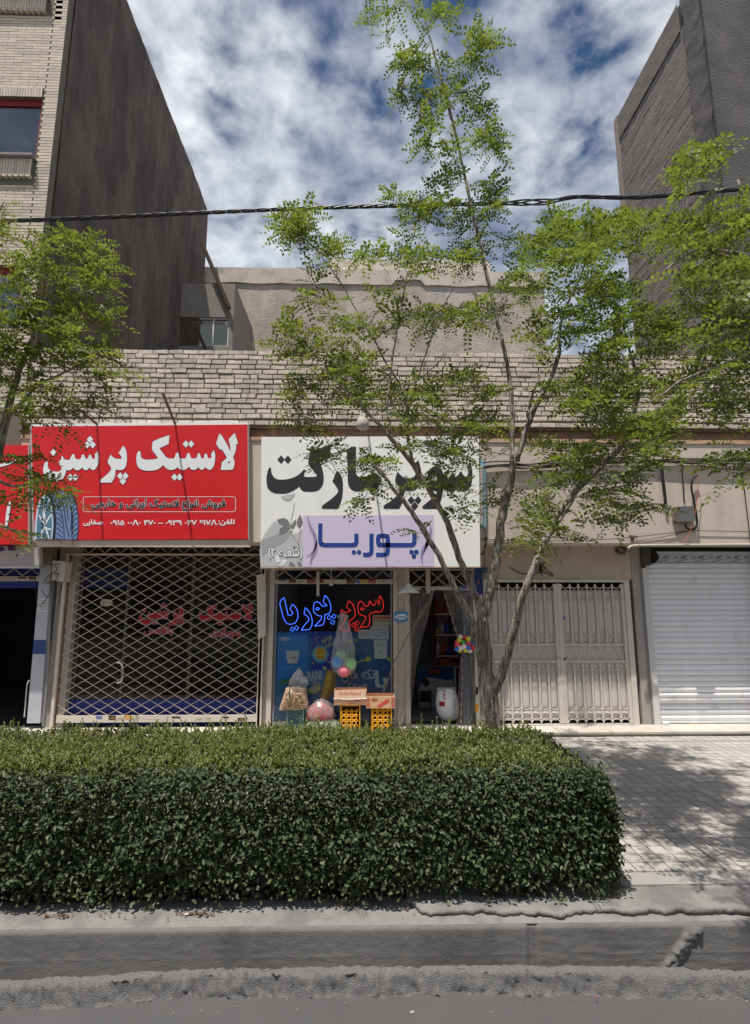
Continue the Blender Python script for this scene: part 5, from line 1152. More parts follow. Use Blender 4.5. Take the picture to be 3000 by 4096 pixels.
def carton(px0, px1, py0, Y, z0, lab, kind):
    xa, xb = P(px0, 2790, Y).x, P(px1, 2790, Y).x; z1 = P(px0, py0, Y).z
    t_ = thing('carton', ((xa + xb) / 2, Y + .15, z0), lab, 'carton', 'cartons on the crates'); d = .3
    b = MB(); b.box(xa, xb, Y, Y + .006, z0, z1 - .002); b.box(xa, xb, Y + d - .006, Y + d, z0, z1); b.box(xa, xa + .006, Y + .0062, Y + d - .0062, z0, z1); b.box(xb - .006, xb, Y + .0062, Y + d - .0062, z0, z1 - .001); b.box(xa, xb, Y + .006, Y + d - .006, z0 + .001, z0 + .007); b.build('box', card, t_)
    if kind == 0:
        o = MB().hexa([(xa + .01, Y - .012, z0 + .085), (xb - .01, Y - .012, z0 + .085), (xb - .012, Y - .01, z1 + .02), (xa + .012, Y - .01, z1 + .01)], [(xa + .01, Y - .003, z0 + .085), (xb - .01, Y - .003, z0 + .085), (xb - .012, Y - .003, z1 + .02), (xa + .012, Y - .003, z1 + .01)]).build('flap', flat('flap_pale', (206, 172, 146), .6), t_)
        write('print', 'the best flavours', (px0 + 20, py0 + 2, px1 - 22, py0 + 16), Y - .0135, rp, t_, .0)
        MB().tube([(xa - .003, Y - .012, z0 + .083), ((xa + xb) / 2, Y - .016, z0 + .075), (xb + .003, Y - .012, z0 + .083)], .007, 6).build('plastic_edge', film('edge_film', (.9, .9, .9), .8), t_)
        cxp = (px0 + px1) / 2 + 6; print_flat('print', [el(cxp, py0 + 42, 14, 9, n=16)[:-1]], Y - .002, rp, t_); print_flat('print', [el(cxp, py0 + 42, 11.5, 7, n=16)[:-1]], Y - .003, card, t_)
        stroke(smooth_loop([(cxp - 4, py0 + 46), (cxp + 4, py0 + 36), (cxp + 16, py0 + 35), (cxp + 34, py0 + 41)], 4, False), [2, 3, 4, 4, 5, 5, 6, 6, 6, 5, 4, 3, 2], rp, 'print', Y - .004, t_)
    else:
        for s_ in (0, 1):
            xa_, xb_ = (px0 + 1, px0 + 14) if s_ == 0 else (px1 - 14, px1 - 1)
            for i in range(9): stroke([(xa_, py0 + 3 + i * 4.4), (xb_, py0 + 5.5 + i * 4.4)], 1.8, rp, 'print', Y - .002, t_)
        cx, cy = (px0 + px1) / 2 + 12, py0 + 24
        print_flat('print', [smooth_loop([(cx - 26, cy + 14), (cx - 8, cy), (cx + 14, cy - 14), (cx + 24, cy - 12), (cx + 22, cy - 4), (cx + 4, cy + 8), (cx - 16, cy + 19)], 3)], Y - .002, rp, t_); print_flat('print', [el(cx - 36, cy - 12, 14, 7, n=14)[:-1]], Y - .002, flat('card_dark', (150, 104, 78)), t_)
        write('print', fa('سوربا'), (cx - 46, cy - 16, cx - 26, cy - 8), Y - .004, rp, t_, .01)
        j = MB(); x = xa
        while x < xb - .03: j.prism([(x, z1 - .004), (x + .03, z1 - .004), (x + .02, z1 + random.uniform(.004, .014)), (x + .008, z1 + random.uniform(.002, .012))], Y + .001, Y + .004); x += .028
        j.build('torn_edge', flat('torn_card', (206, 190, 172)), t_)
carton(1336, 1466, 2764, YC - .02, z1c + .001, 'brown carton with a plastic lined flap on the left yellow crate', 0)
carton(1465, 1579, 2787, YC - .03, z2c + .001, 'torn open brown carton with a red picture on the right yellow crate', 1)
# green crate with the bread bag
tg2 = thing('crate', P(1180, 2900, YC), 'dull green lattice crate standing on end under the bread bag', 'crate', 'crates below the shop window')
xa, xb = P(1146, 2860, YC).x, P(1216, 2860, YC).x; z0, z1 = .14, P(1180, 2831, YC).z; gm = flat('crate_green', (96, 132, 128), .55, var=.1); d = .27
fr = MB()
for x in (xa, xb - .016):
    for y in (YC, YC + d - .016): fr.box(x, x + .016, y, y + .016, z0, z1)
for z in (z0, z1 - .016): fr.box(xa + .0162, xb - .0162, YC + .001, YC + .015, z, z + .016); fr.box(xa + .0162, xb - .0162, YC + d - .015, YC + d - .001, z, z + .016)
fr.box(xa, xb, YC + .002, YC + d - .002, z1 + .0005, z1 + .006); fr.build('frame', gm, tg2)
lattice(tg2, xa + .012, xb - .012, z0 + .014, z1 - .014, YC + .008, .034, .022, .0042, gm, 'mesh_bar')
MB().bar((xa + .01, YC, (z0 + z1) / 2 - .06), (xb - .01, YC, (z0 + z1) / 2 - .06), .006, .006).build('cross_bar', gm, tg2)
box('inner_panel', flat('green_inner', (48, 70, 68)), tg2, xa + .02, xb - .02, YC + .03, YC + .036, z0 + .02, z1 - .02)
bd = thing('bread_bag', P(1175, 2830, YC), 'clear bag of brown dry bread lying on the green crate', 'bag')
brd = mat('dry_bread', (.42, .27, .17), .8, .35, 40, .8, 60, col2=(.56, .42, .30), c2scale=30)
q = [P(x, y, YC + .05) for x, y in W7([(318, 1622), (645, 1612), (610, 1390), (395, 1385)])]
b = MB(); n, k = 20, 16
for j in range(k + 1):
    t = j / k; l = q[0].lerp(q[3], t); r_ = q[1].lerp(q[2], t)
    for i in range(n + 1):
        u = i / n; p = l.lerp(r_, u); bul = .09 * (math.sin(math.pi * u) ** .5) * (math.sin(math.pi * min(1, t * .9 + .1)) ** .5)
        b.v.append((p.x, p.y - bul - .012 * fbm(u * 7, t * 7, 2), p.z + .012 * fbm(u * 5, t * 4, 8) + (.02 * math.sin(u * math.pi) if t > .9 else 0)))
b.f = [(j * (n + 1) + i, j * (n + 1) + i + 1, (j + 1) * (n + 1) + i + 1, (j + 1) * (n + 1) + i) for j in range(k) for i in range(n)]; b.mi = [0] * len(b.f)
nb = len(b.v); b.v += [(x, YC + .14, z) for x, y, z in b.v[:nb]]; b.f += [tuple(i + nb for i in reversed(f)) for f in b.f]; b.mi = [0] * len(b.f)
b.build('bread', brd, bd, True)
rb_ = random.Random(4)
for i in range(46):
    u, t = rb_.uniform(.12, .88), rb_.uniform(.08, .9); p = q[0].lerp(q[1], u).lerp(q[3].lerp(q[2], u), t); a = rb_.uniform(0, 6.28); s_ = rb_.uniform(.018, .035); bul = .10 * (math.sin(math.pi * u) ** .5) * (math.sin(math.pi * min(1, t * .9 + .1)) ** .5) + .01
    MB().bar((p.x - s_ * math.cos(a), p.y - bul, p.z - s_ * math.sin(a)), (p.x + s_ * math.cos(a), p.y - bul - rb_.uniform(-.008, .012), p.z + s_ * math.sin(a)), .012, .005).build('bread_piece', brd, bd)
MB().hexa([P(*v, YC - .065) for v in W7([(425, 1535), (430, 1400), (445, 1400), (440, 1535)])], [P(*v, YC - .06) for v in W7([(425, 1535), (430, 1400), (445, 1400), (440, 1535)])]).build('print_band', flat('band_green', (60, 96, 70)), bd)
tb_ = blob(P(*W7([(535, 1300)])[0], YC + .05), .125, .08, .16, 3, .25, top=.12).build('carrier_bag', film('grey_carrier', (.22, .22, .23), .36, .35), None, True); tag(tb_, 'thin grey carrier bag knotted above the bread bag', 'bag')
fb = thing('produce_bag', P(1280, 2880, YC), 'bulging clear bag full of red peppers below the shop window', 'bag', 'produce bags below the window')
blob(P(*W7([(775, 1670)])[0], YC + .06), .185, .13, .15, 11, .16, top=.75).build('filling', mat('red_produce', (.34, .06, .05), .5, .3, 26, .4, 30, col2=(.42, .16, .12), c2scale=16), fb, True)
blob(P(*W7([(780, 1660)])[0], YC + .055), .197, .14, .168, 14, .2, top=.8, freq=4.5).build('bag', film('bag_film', (.5, .46, .46), .26, .25), fb, True)
fb = thing('produce_bag', P(1300, 2930, YC), 'clear bag of green vegetables on the step under the red bag', 'bag', 'produce bags below the window')
blob((P(*W7([(790, 1800)])[0], YC).x, YC + .03, .14 + .075), .23, .13, .075, 21, .2, top=.9, flatb=.05).build('filling', mat('green_produce', (.13, .17, .08), .6, .3, 18, .4, 30, col2=(.26, .30, .18), c2scale=10), fb, True)
blob((P(*W7([(800, 1790)])[0], YC).x, YC + .025, .14 + .09), .245, .14, .09, 25, .25, top=.8, freq=5, flatb=.05).build('bag', film('bag_film_b', (.45, .5, .42), .26, .25), fb, True)
# ---- inside the doorway
BOOST = 1.3; M_shelf = flat('shelf_red', (120, 26, 24)); M_shw = flat('shelf_white', (190, 184, 176)); YI = 9.2
D4 = lambda x, y: (1640 + x / 3.7615, 2340 + y / 3.7615)
sh = thing('shelf_unit', P(*D4(560, 1240), YI), 'red edged shelf rack full of goods inside the doorway', 'shelves')
xa, xb = P(*D4(380, 800), YI).x, P(*D4(840, 800), YI).x
for yy in (440, 750, 1068, 1232): z = P(*D4(600, yy), YI).z; box('shelf', M_shelf, sh, xa, xb, YI, YI + .35, z - .03, z); box('shelf_edge', M_shw, sh, xa, xb, YI - .008, YI - .001, z - .012, z + .012)
for x in (xa - .02, xb): box('upright', M_shelf, sh, x, x + .02, YI + .3, YI + .34, .14, 2.5)
rg = random.Random(8); pal = [(40, 70, 150), (150, 60, 40), (196, 150, 60), (170, 170, 170), (60, 110, 70), (120, 40, 90)]
for yy, cs in ((440, 9), (750, 8), (1068, 7)):
    z = P(*D4(600, yy), YI).z + .013; x = xa + .02; ki = 0
    while x < xb - .1:
        w2 = rg.uniform(.05, .1); h2 = rg.uniform(.1, .24); c = rg.choice(pal)
        b = MB(); b.lathe([(.001, 0), (w2 / 2, 0), (w2 / 2, h2 * .75), (w2 * .3, h2 * .85), (w2 * .3, h2), (.001, h2)], (x + w2 / 2, YI + .06, z), 10)
        tag(b.build('packed_goods', flat('goods_%d%d%d' % c, c), None, True), '%s item, %s from the left on the %s shelf inside the doorway' % ({40: 'blue', 150: 'brick red', 196: 'yellow', 170: 'grey', 60: 'green', 120: 'purple'}[c[0]], ['first', 'second', 'third', 'fourth', 'fifth', 'sixth', 'seventh', 'eighth', 'ninth', 'tenth'][ki], {440: 'top', 750: 'second', 1068: 'third'}[yy]), 'goods', 'goods on the shelves inside'); x += w2 + .008; ki += 1
cr_ = mat('orange_net', (.55, .16, .02), .6, .5, 60, .5, 60, col2=(.2, .05, .02), c2scale=50)
z = P(*D4(540, 1225), YI).z
for x0_, x1_, hh in ((455, 595, 110), (600, 690, 55)): tag(box('juice_pack', cr_, None, P(*D4(x0_, 1200), YI).x, P(*D4(x1_, 1200), YI).x, YI + .01, YI + .2, z + .013, z + hh * .00113), ['larger orange pack on the low shelf inside the doorway', 'smaller orange pack on the low shelf inside the doorway'][x0_ == 600], 'pack', 'orange packs on the shelf')
fz = thing('ice_cream_freezer', P(*D4(300, 1780), 8.8), 'dark blue ice cream freezer with oval logo inside the doorway', 'freezer')
pts = [P(*D4(x, y), 8.8) for x, y in ((135, 1770), (480, 1770), (690, 1260), (378, 1175), (124, 1225))]
box('cabinet', flat('freezer_white', (150, 152, 150)), fz, pts[0].x, pts[2].x, 8.8, 9.15, .16, pts[4].z - .03)
print_flat('front_print', [[D4(124, 1228), D4(660, 1228), D4(660, 1500), D4(500, 1420), D4(330, 1400), D4(230, 1380), D4(128, 1560)]], 8.797, flat('freezer_blue', (22, 52, 104)), fz)
print_flat('logo', [[D4(*p) for p in el(370, 1300, 105, 62, n=20)[:-1]]], 8.795, flat('logo_black', (20, 12, 16)), fz); write('logo_text', fa('میهن'), (*D4(285, 1260), *D4(455, 1335)), 8.793, flat('logo_red', (170, 40, 56)), fz, .03)
print_flat('front_print', [[D4(150, 1440), D4(225, 1370), D4(310, 1470), D4(240, 1545)]], 8.794, flat('choc_brown', (40, 22, 14)), fz); print_flat('front_print', [[D4(145, 1590), D4(325, 1590), D4(325, 1760), D4(145, 1760)]], 8.794, MATS['choc_brown'], fz)
YK2 = 7.98
sk = thing('sugar_sack', (P(*D4(570, 2080), YK2).x, YK2, .14), 'tall white woven sack with red print standing in the doorway', 'sack')
c0 = P(*D4(570, 2080), YK2); zt_ = P(*D4(570, 1545), YK2).z; b = MB()
pr_ = [(0, .03, .0), (.02, .09, .01), (.1, .145, .02), (.3, .162, 0), (.55, .163, -.005), (.75, .155, -.01), (.88, .138, -.012), (.95, .118, -.012), (.99, .100, -.01), (1.0, .08, -.01)]
for t, r_, sx in pr_:
    for i in range(24): a = 2 * math.pi * i / 24; k = 1 + .03 * fbm(math.cos(a) * 2, math.sin(a) * 2, t * 5); b.v.append((c0.x + sx + r_ * k * math.cos(a), YK2 + r_ * .85 * k * math.sin(a), .14 + t * (zt_ - .14)))
b.f = [(j * 24 + i, j * 24 + (i + 1) % 24, (j + 1) * 24 + (i + 1) % 24, (j + 1) * 24 + i) for j in range(len(pr_) - 1) for i in range(24)] + [tuple((len(pr_) - 1) * 24 + i for i in range(24))]; b.mi = [0] * len(b.f)
b.build('sack', flat('woven_white', (222, 216, 214), .7, var=.06), sk, True)
b = MB()
for i in range(40):
    a = 2 * math.pi * i / 40; r_ = .108 + .016 * math.sin(a * 5); b.v.append((c0.x - .01 + r_ * math.cos(a), YK2 + r_ * .85 * math.sin(a), zt_ - .03 + .012 * math.sin(a * 3)))
MB().tube(b.v, .020, 6, closed=True).build('rolled_rim', MATS['woven_white'], sk, True)
for x0_, y0_, x1_, y1_, mm in [(442, 1755, 520, 1825, GR)] + [(500, 1580 + i * 52, 525, 1612 + i * 52, GR) for i in range(3)] + [(640, 1722 + i * 37, 690, 1728 + i * 37, stick[5]) for i in range(7)]:
    f_ = lambda x, y: (lambda p: Vector((p.x, YK2 - .85 * math.sqrt(max(0, .168 ** 2 - (p.x - c0.x) ** 2)) - .004, p.z)))(P(*D4(x, y), YK2 - .12))
    b = MB(); n = 6; vs = []
    for i in range(n + 1): x = x0_ + (x1_ - x0_) * i / n; vs += [f_(x, y0_), f_(x, y1_)]
    b.add(vs, [(2 * i, 2 * i + 1, 2 * i + 3, 2 * i + 2) for i in range(n)]).build('print', mm, sk)
wp = MB().box(P(*D4(330, 1800), 8.4).x, P(*D4(425, 1800), 8.4).x, 8.4, 8.6, .14, P(*D4(400, 1695), 8.4).z); tag(wp.build('water_pack', mat('water_shrink', (.16, .24, .34), .2, .5, 22, .6, 30, col2=(.55, .6, .66), c2scale=18, c2pos=(.55, .65))), 'shrink-wrapped pack of water bottles beside the white sack', 'pack')
bxd = MB().hexa([P(*D4(x, y), 7.97) for x, y in ((540, 1505), (655, 1480), (628, 1412), (520, 1450))], [P(*D4(x, y), 8.08) for x, y in ((540, 1505), (655, 1480), (628, 1412), (520, 1450))]); tag(bxd.build('small_box', flat('dark_box', (70, 68, 66))), 'small dark box resting in the mouth of the white sack', 'box')

BOOST = 1.0
# ------------------------------------------------------------------ courtyard gate
M_gate = mat('gate_paint', (0.62, 0.57, 0.51), .5, .1, 6, .08, 40, spec=.4, col2=(.33, .26, .21), c2scale=8, c2pos=(.64, .76))
M_gsheet = mat('gate_sheet', (0.58, 0.54, 0.50), .5, .1, 3, .1, 30, streak=.08, spec=.4)
YGa = YS + .0
gt = thing('courtyard_gate', P(2235, 2900, YGa), 'cream double-leaf metal gate with rings and scrolls behind the tree', 'gate')
zG = lambda py: P(2235, py, YGa).z
gl, gr = P(1940, 2620, YGa).x, P(2535, 2620, YGa).x
z_t, z_b = zG(2336), zG(2900)
box('frame_post', M_gate, gt, gl, gl + .05, YGa - .03, YGa + .05, .153, zgt - .002); box('frame_post', M_gate, gt, gr - .075, gr, YGa - .03, YGa + .05, .153, zgt - .002)
box('frame_head', M_gate, gt, gl + .0505, gr - .0755, YGa - .025, YGa + .05, zG(2329), zgt - .003)
box('sill', mat('gate_sill', (.52, .48, .43), .7, .15, 5), gt, gl, gr - .01, YGa - .04, YGa + .08, .1395, .152)
xm = P(2243, 2620, YGa).x
def leaf(x0, x1, nm):
    lf_ = MB(); zt_, zb_ = z_t, zG(2893)
    lf_.box(x0, x0 + .045, YGa - .012, YGa + .02, zb_, zt_); lf_.box(x1 - .045, x1, YGa - .012, YGa + .02, zb_, zt_)
    for py in (2579, 2646): z = zG(py); lf_.box(x0 + .0452, x1 - .0452, YGa - .01, YGa + .018, z - .011, z + .011)
    leafo = lf_.build('leaf', M_gate, gt, label=nm)
    xi0, xi1 = x0 + .045, x1 - .045; n = 7; cw = (xi1 - xi0) / n; r = cw * .44
    MB().box(xi0, xi1, YGa + .024, YGa + .03, zG(2872), zG(2364)).build('sheet', M_gsheet, leafo)
    ring = MB().tube([(r * math.cos(2 * math.pi * i / 18), 0, r * math.sin(2 * math.pi * i / 18)) for i in range(18)], .0055, 5, closed=True).mesh('ring', [M_gate])
    dome = MB()
    for j in range(5):
        rr_ = r * .93 * (1 - j / 4) ; 
        for i in range(16): a = 2 * math.pi * i / 16; dome.v.append((rr_ * math.cos(a), -.016 * math.sin(math.pi / 2 * j / 4), rr_ * math.sin(a)))
    dome.f = [(j * 16 + i, j * 16 + (i + 1) % 16, (j + 1) * 16 + (i + 1) % 16, (j + 1) * 16 + i) for j in range(4) for i in range(16)]; dome.mi = [0] * len(dome.f)
    dome = dome.mesh('boss', [M_gsheet], True)
    def stad(h):
        pts = [(r * math.cos(a), h / 2 - r + r * math.sin(a)) for a in np.linspace(0, math.pi, 10)] + [(r * math.cos(a), -h / 2 + r + r * math.sin(a)) for a in np.linspace(math.pi, 2 * math.pi, 10)]
        rim = MB().tube([(x, 0, z) for x, z in pts], .0052, 5, closed=True).mesh('oval', [M_gate])
        b = MB(); N = len(pts)
        for j, (s_, dy) in enumerate(((.95, 0), (.85, -.010), (.6, -.016), (.0, -.018))):
            for x, z in pts: b.v.append((x * s_, dy, (z if abs(z) < h / 2 - r else z) * (s_ * .12 + .88) if s_ > 0 else z * .8))
        b.f = [(j * N + i, j * N + (i + 1) % N, (j + 1) * N + (i + 1) % N, (j + 1) * N + i) for j in range(3) for i in range(N)]; b.mi = [0] * len(b.f)
        return rim, b.mesh('pressed_panel', [M_gsheet], True)
    h1 = zG(2397) - zG(2540); h2 = zG(2688) - zG(2838)
    s1, p1 = stad(h1); s2, p2 = stad(h2)
    arc = MB().tube([(r * 1.08 * math.cos(a), 0, -r * 1.08 * math.sin(a)) for a in np.linspace(0, math.pi, 12)], .006, 5).mesh('scallop', [M_gate])
    barU = MB().box(-.009, .009, -.009, .009, zG(2579) + .012, z_t + .0).mesh('bar', [M_gate]); 
    bl_ = MB(); bl_.box(-.009, .009, -.009, .009, zG(2888), zG(2646) - .012); bl_.add([(-.009, -.009, zG(2888)), (.009, -.009, zG(2888)), (.009, .009, zG(2888)), (-.009, .009, zG(2888)), (0, 0, zG(2899))], [(0, 1, 4), (1, 2, 4), (2, 3, 4), (3, 0, 4)])
    barL = bl_.mesh('bar', [M_gate]); y = YGa - .004
    for i in range(n):
        x = xi0 + (i + .5) * cw
        for py in (2376, 2559, 2667, 2862):
            inst('ring', ring, leafo, (x, y, zG(py))); inst('boss', dome, leafo, (x, YGa + .0235, zG(py)))
        inst('oval', s1, leafo, (x, y, (zG(2397) + zG(2540)) / 2)); inst('pressed_panel', p1, leafo, (x, YGa + .0235, (zG(2397) + zG(2540)) / 2))
        inst('oval', s2, leafo, (x, y, (zG(2688) + zG(2838)) / 2)); inst('pressed_panel', p2, leafo, (x, YGa + .0235, (zG(2688) + zG(2838)) / 2))
        inst('scallop', arc, leafo, (x, y, z_t - .002)); inst('scallop', arc, leafo, (x, y, zG(2893)), (0, math.pi, 0))
        if i: inst('bar', barU, leafo, (xi0 + i * cw, y, 0)); inst('bar', barL, leafo, (xi0 + i * cw, y, 0))
    # scroll band
    zc = (zG(2579) + zG(2646)) / 2; hh = (zG(2579) - zG(2646)) / 2 - .012; cr2 = .021
    curl = MB(); 
    def cpt(cx, cz, s_, f_): return [(cx + f_ * cr2 * math.cos(a), 0, cz + s_ * cr2 * math.sin(a)) for a in np.linspace(-.6, 5.2, 14)]
    curl.tube(cpt(-cw * .26, hh - cr2, 1, 1), .0042, 4); curl.tube(cpt(cw * .26, -hh + cr2, -1, -1), .0042, 4); curl.tube([(-cw * .26 + cr2 * .6, 0, hh - cr2 * 1.6), (cw * .26 - cr2 * .6, 0, -hh + cr2 * 1.6)], .0042, 4)
    curl = curl.mesh('scroll', [M_gate])
    for i in range(n): inst('scroll', curl, leafo, (xi0 + (i + .32) * cw, y, zc)); inst('scroll', curl, leafo, (xi0 + (i + .82) * cw, y, zc), (0, 0, math.pi))
leaf(gl + .052, xm - .012, 'left leaf of the gate, partly behind the trunk'); leaf(xm + .012, gr - .078, 'right leaf of the gate')
box('meeting_stile', M_gate, gt, xm - .0115, xm + .0115, YGa - .02, YGa + .03, zG(2893), z_t + .01)
pbox('keyhole_plate', M_cable, gt, 2255, 2631, 2262, 2641, YGa - .014, .003)
stickers(gt, 0, YGa - .013, [(2252, 2261, 2467, 2474, 0, ''), (2251, 2275, 2483, 2493, 4, ''), (2509, 2519, 2492, 2515, 0, ''), (2511, 2521, 2519, 2542, 0, '')])
# courtyard walls behind the gate
box('courtyard_wall', M_brick, sb, gl - .3, gr + .5, 10.2, 10.4, .1, 3.4); box('courtyard_wall', M_mortar, sb, gr + .5, gr + .6, YS + .26, 10.2, .1, 2.7)
# wire nest, number plate, conduit and cables on the fascia
rg = random.Random(2); paths = []
for i in range(9):
    c = P(2167, 2278, YS - .03); pts = [c + Vector((rg.gauss(0, .028), rg.uniform(-.04, .0), rg.gauss(0, .05))) for _ in range(6)]; paths.append([tuple(p) for p in pts])
paths += [sp3([(2160, 2290), (2120, 2294), (2085, 2294), (2040, 2270)], YS - .01), sp3([(2180, 2290), (2210, 2305), (2213, 2298), (2190, 2285)], YS - .01)]
wires('wire_nest', paths, .006, M_cable, 'black tangle of wire hanging on the wall above the gate', 'wires')
npl = pbox('number_plate', flat('plate_blue', (40, 84, 112)), None, 1921, 2269, 1950, 2291, YS - .03, .004); tag(npl, 'small blue house number plate under the end of the white sign', 'number plate')
write('number', '۷Λ', (1926, 2273, 1945, 2287), YS - .032, flat('plate_grey', (110, 150, 170)), npl, .02)
fg = MB(); q = Z([(1095, 50), (1180, 60), (1185, 340), (1150, 365), (1105, 290), (1090, 180)], 1500, 2250, 2.7533)
fgo = print_flat('banner', [smooth_loop(q, 3)], YS - .06, flat('banner_blue', (34, 62, 106)), None); tag(fgo, 'rolled blue advertising banner scrap by the right jamb of the doorway', 'banner')
print_flat('print', [Z(el(1138, 215, 16, 18, n=14)[:-1], 1500, 2250, 2.7533)], YS - .062, flat('banner_orange', (150, 74, 40)), fgo)
bun = [(1930, 1868), (2020, 1862), (2100, 1868), (2200, 1860), (2320, 1852), (2450, 1845), (2600, 1842), (2760, 1846), (3050, 1850)]
wires('wall_cables', [sp3([(x, y + dy + 5 * math.sin(x * .02 + k)) for x, y in bun], YF - .02 - k * .008) for k, dy in enumerate((-6, 0, 5, -14, 3))], .010, M_cable, 'bundle of black cables strung along the fascia above the gate', 'cables')
wires('thin_wire', [sp3([(1925, 2155), (2100, 2165), (2400, 2158), (2520, 2150), (2760, 2122)], YF - .012), sp3([(2535, 2166), (2640, 2150), (2760, 2122)], YF - .012), sp3([(2760, 2122), (2850, 2124), (3100, 2127)], YF - .012)], .0045, M_cable, 'thin sagging wires along the lower edge of the fascia', 'wires')
wires('riser_cable', [sp3([(1940, 2115), (1942, 2160), (1940, 2200), (1938, 2300)], YF - .02)], .006, M_cable, 'dark drop cable beside the right edge of the white sign', 'cable')
for i, (x, y) in enumerate(((1944, 2156), (1944, 2178), (1940, 2188), (1938, 2208), (1929, 2216))): tag(pbox('cable_clip', M_cable, None, x - 5, y - 4, x + 4, y + 4, YF - .03, .03), ['topmost', 'second', 'middle', 'fourth', 'lowest'][i] + ' black cable clip on the wall right of the white sign', 'clip', 'cable clips')
jb = thing('junction_box', P(2745, 2090, YF - .1), 'dark grey junction box with looping hose on the fascia', 'junction box')
J = lambda pts: Z(pts, 2400, 1650, 2.7533)
panel('case', flat('jbox_grey', (104, 101, 101), .6), jb, J([(865, 1035), (1035, 1030), (1045, 1200), (870, 1205)]), YF - .09, .09); panel('side_plate', flat('jbox_side', (120, 106, 100)), jb, J([(825, 1040), (864, 1036), (869, 1206), (822, 1190)]), YF - .06, .06)
MB().tube(sp3(J([(1075, 690), (1030, 720), (1008, 800), (1015, 880), (1040, 1000), (1060, 1120), (1070, 1220), (1045, 1280), (990, 1290), (950, 1265), (940, 1230)]), YF - .05), .014, 7).build('hose', M_cable, jb, True)
MB().tube(sp3(J([(1085, 690), (1078, 850), (1055, 1060), (1020, 1220), (960, 1390), (900, 1425)]), YF - .075), .0045, 5).build('orange_wire', flat('wire_orange', (176, 96, 40)), jb)
MB().tube(sp3(J([(905, 600), (912, 760), (922, 940), (928, 1000)]), YF - .03), .008, 6).build('feed_cable', M_cable, jb)
wires('thick_conduit', [sp3(J([(680, 600), (690, 740), (705, 840), (715, 930), (720, 1010)]), YF - .04)], .022, M_cable, 'thick black conduit running down the fascia behind the leaves', 'conduit')
wires('wall_cable', [sp3(J([(1560, 680), (1590, 850), (1610, 1020), (1640, 1260), (1655, 1420)]), YF - .015)], .007, M_cable, 'single black cable down the fascia at the right edge', 'cable')
cp_ = thing('rusty_pipe', P(2560, 2172, YF - .03), 'white conduit pipe with rusty bracket and torn socket above the gate corner', 'pipe')
MB().tube(sp3(J([(310, 1500), (340, 1475), (400, 1466), (700, 1462), (1200, 1460), (1800, 1456)]), YF - .04, sub=3), .02, 8).build('pipe', flat('pipe_white', (176, 164, 150), .6), cp_, True)
MB().hexa(*[[P(*v, YF - .05 + d) for v in J([(345, 1450), (365, 1450), (385, 1370), (330, 1370)])] for d in (0, .03)]).build('bracket', M_rust, cp_); MB().bar(P(*J([(318, 1365)])[0], YF - .05), P(*J([(405, 1372)])[0], YF - .05), .025, .03).build('bracket_head', M_rust, cp_)
blob(P(*J([(235, 1510)])[0], YS - .03), .075, .04, .07, 6, .4, freq=4).build('torn_socket', mat('burnt_socket', (.10, .085, .07), .9, .4, 30, .6, 40), cp_, True)
for k, (x, y) in enumerate(((222, 1505), (240, 1520))): pbox('socket_face', flat('socket_old', (150, 132, 112)), cp_, *J([(x - 12, y - 14)])[0], *J([(x + 14, y + 14)])[0], YS - .075 - k * .003, .01)
# ------------------------------------------------------------------ white roller shutter
rsx0, rsx1 = P(2612, 2600, YS).x, XRb + 1.2
rs2 = thing('roller_shutter', P(2800, 2915, YS), 'closed white roller shutter of horizontal slats at the right edge', 'shutter')
M_sl = mat('shutter_white', (0.76, 0.77, 0.79), .4, .08, 2.5, .1, 5, spec=.5, rnd=.05, streak=.07, col2=(.50, .49, .48), c2scale=4, c2pos=(.62, .75))
z0 = .175; z1 = P(2800, 2250, YS).z; n = int((z1 - z0) / .0752); hs_ = (z1 - z0) / n
prf = [(0.0, .010), (.06, .010), (.12, .002), (.3, -.006), (.55, -.010), (.8, -.006), (.94, .003), (.985, .010)]
b = MB()
for t, dy in prf: b.v += [(0, dy, t * hs_), (rsx1 - rsx0, dy, t * hs_)]
b.f = [(2 * i, 2 * i + 1, 2 * i + 3, 2 * i + 2) for i in range(len(prf) - 1)]; b.mi = [0] * len(b.f)
sme = b.mesh('slat', [M_sl], True)
for i in range(n): inst('slat', sme, rs2, (rsx0, YS + .03 + random.uniform(-.0015, .0015), z0 + i * hs_), (0, random.uniform(-.0004, .0004), 0))
box('slat_backing', flat('shutter_gap', (120, 128, 134)), rs2, rsx0, rsx1, YS + .042, YS + .05, z0, z1)
box('bottom_bar', M_sl, rs2, rsx0, rsx1, YS + .015, YS + .06, .150, z0 - .001)
for py0, py1 in ((2206, 2219), (2220, 2235.5), (2236.5, 2249)): box('film_slat' if py0 > 2210 else 'top_slat', flat('film_white', (198, 204, 214), .35), rs2, rsx0, rsx1, YS + .02, YS + .04, P(2800, py1, YS).z, P(2800, py0, YS).z)
fi = flat('film_ink', (70, 92, 140))
for i in range(6):
    x = 2622 + i * 71
    if x > 3010: break
    write('film_print', 'kök', (x, 2225, x + 20, 2233), YS + .018, fi, rs2, .02)
    for k in range(3): stroke([(x + 26 + k * 7, 2234), (x + 40 + k * 7, 2223)], 3.0, fi, 'film_print', YS + .018, rs2)
    stroke([(x + 10, 2247), (x + 34, 2243), (x + 56, 2238)], 2.4, fi, 'film_print', YS + .018, rs2)
box('guide_rail', flat('rail_white', (206, 204, 200), .4), rs2, rsx0 - .075, rsx0 + .012, YS - .03, YS + .018, .14, P(2600, 2273, YS).z)
box('guide_edge', M_galv, rs2, rsx0 - .11, rsx0 - .0755, YS - .02, YS + .06, .14, P(2600, 2262, YS).z)
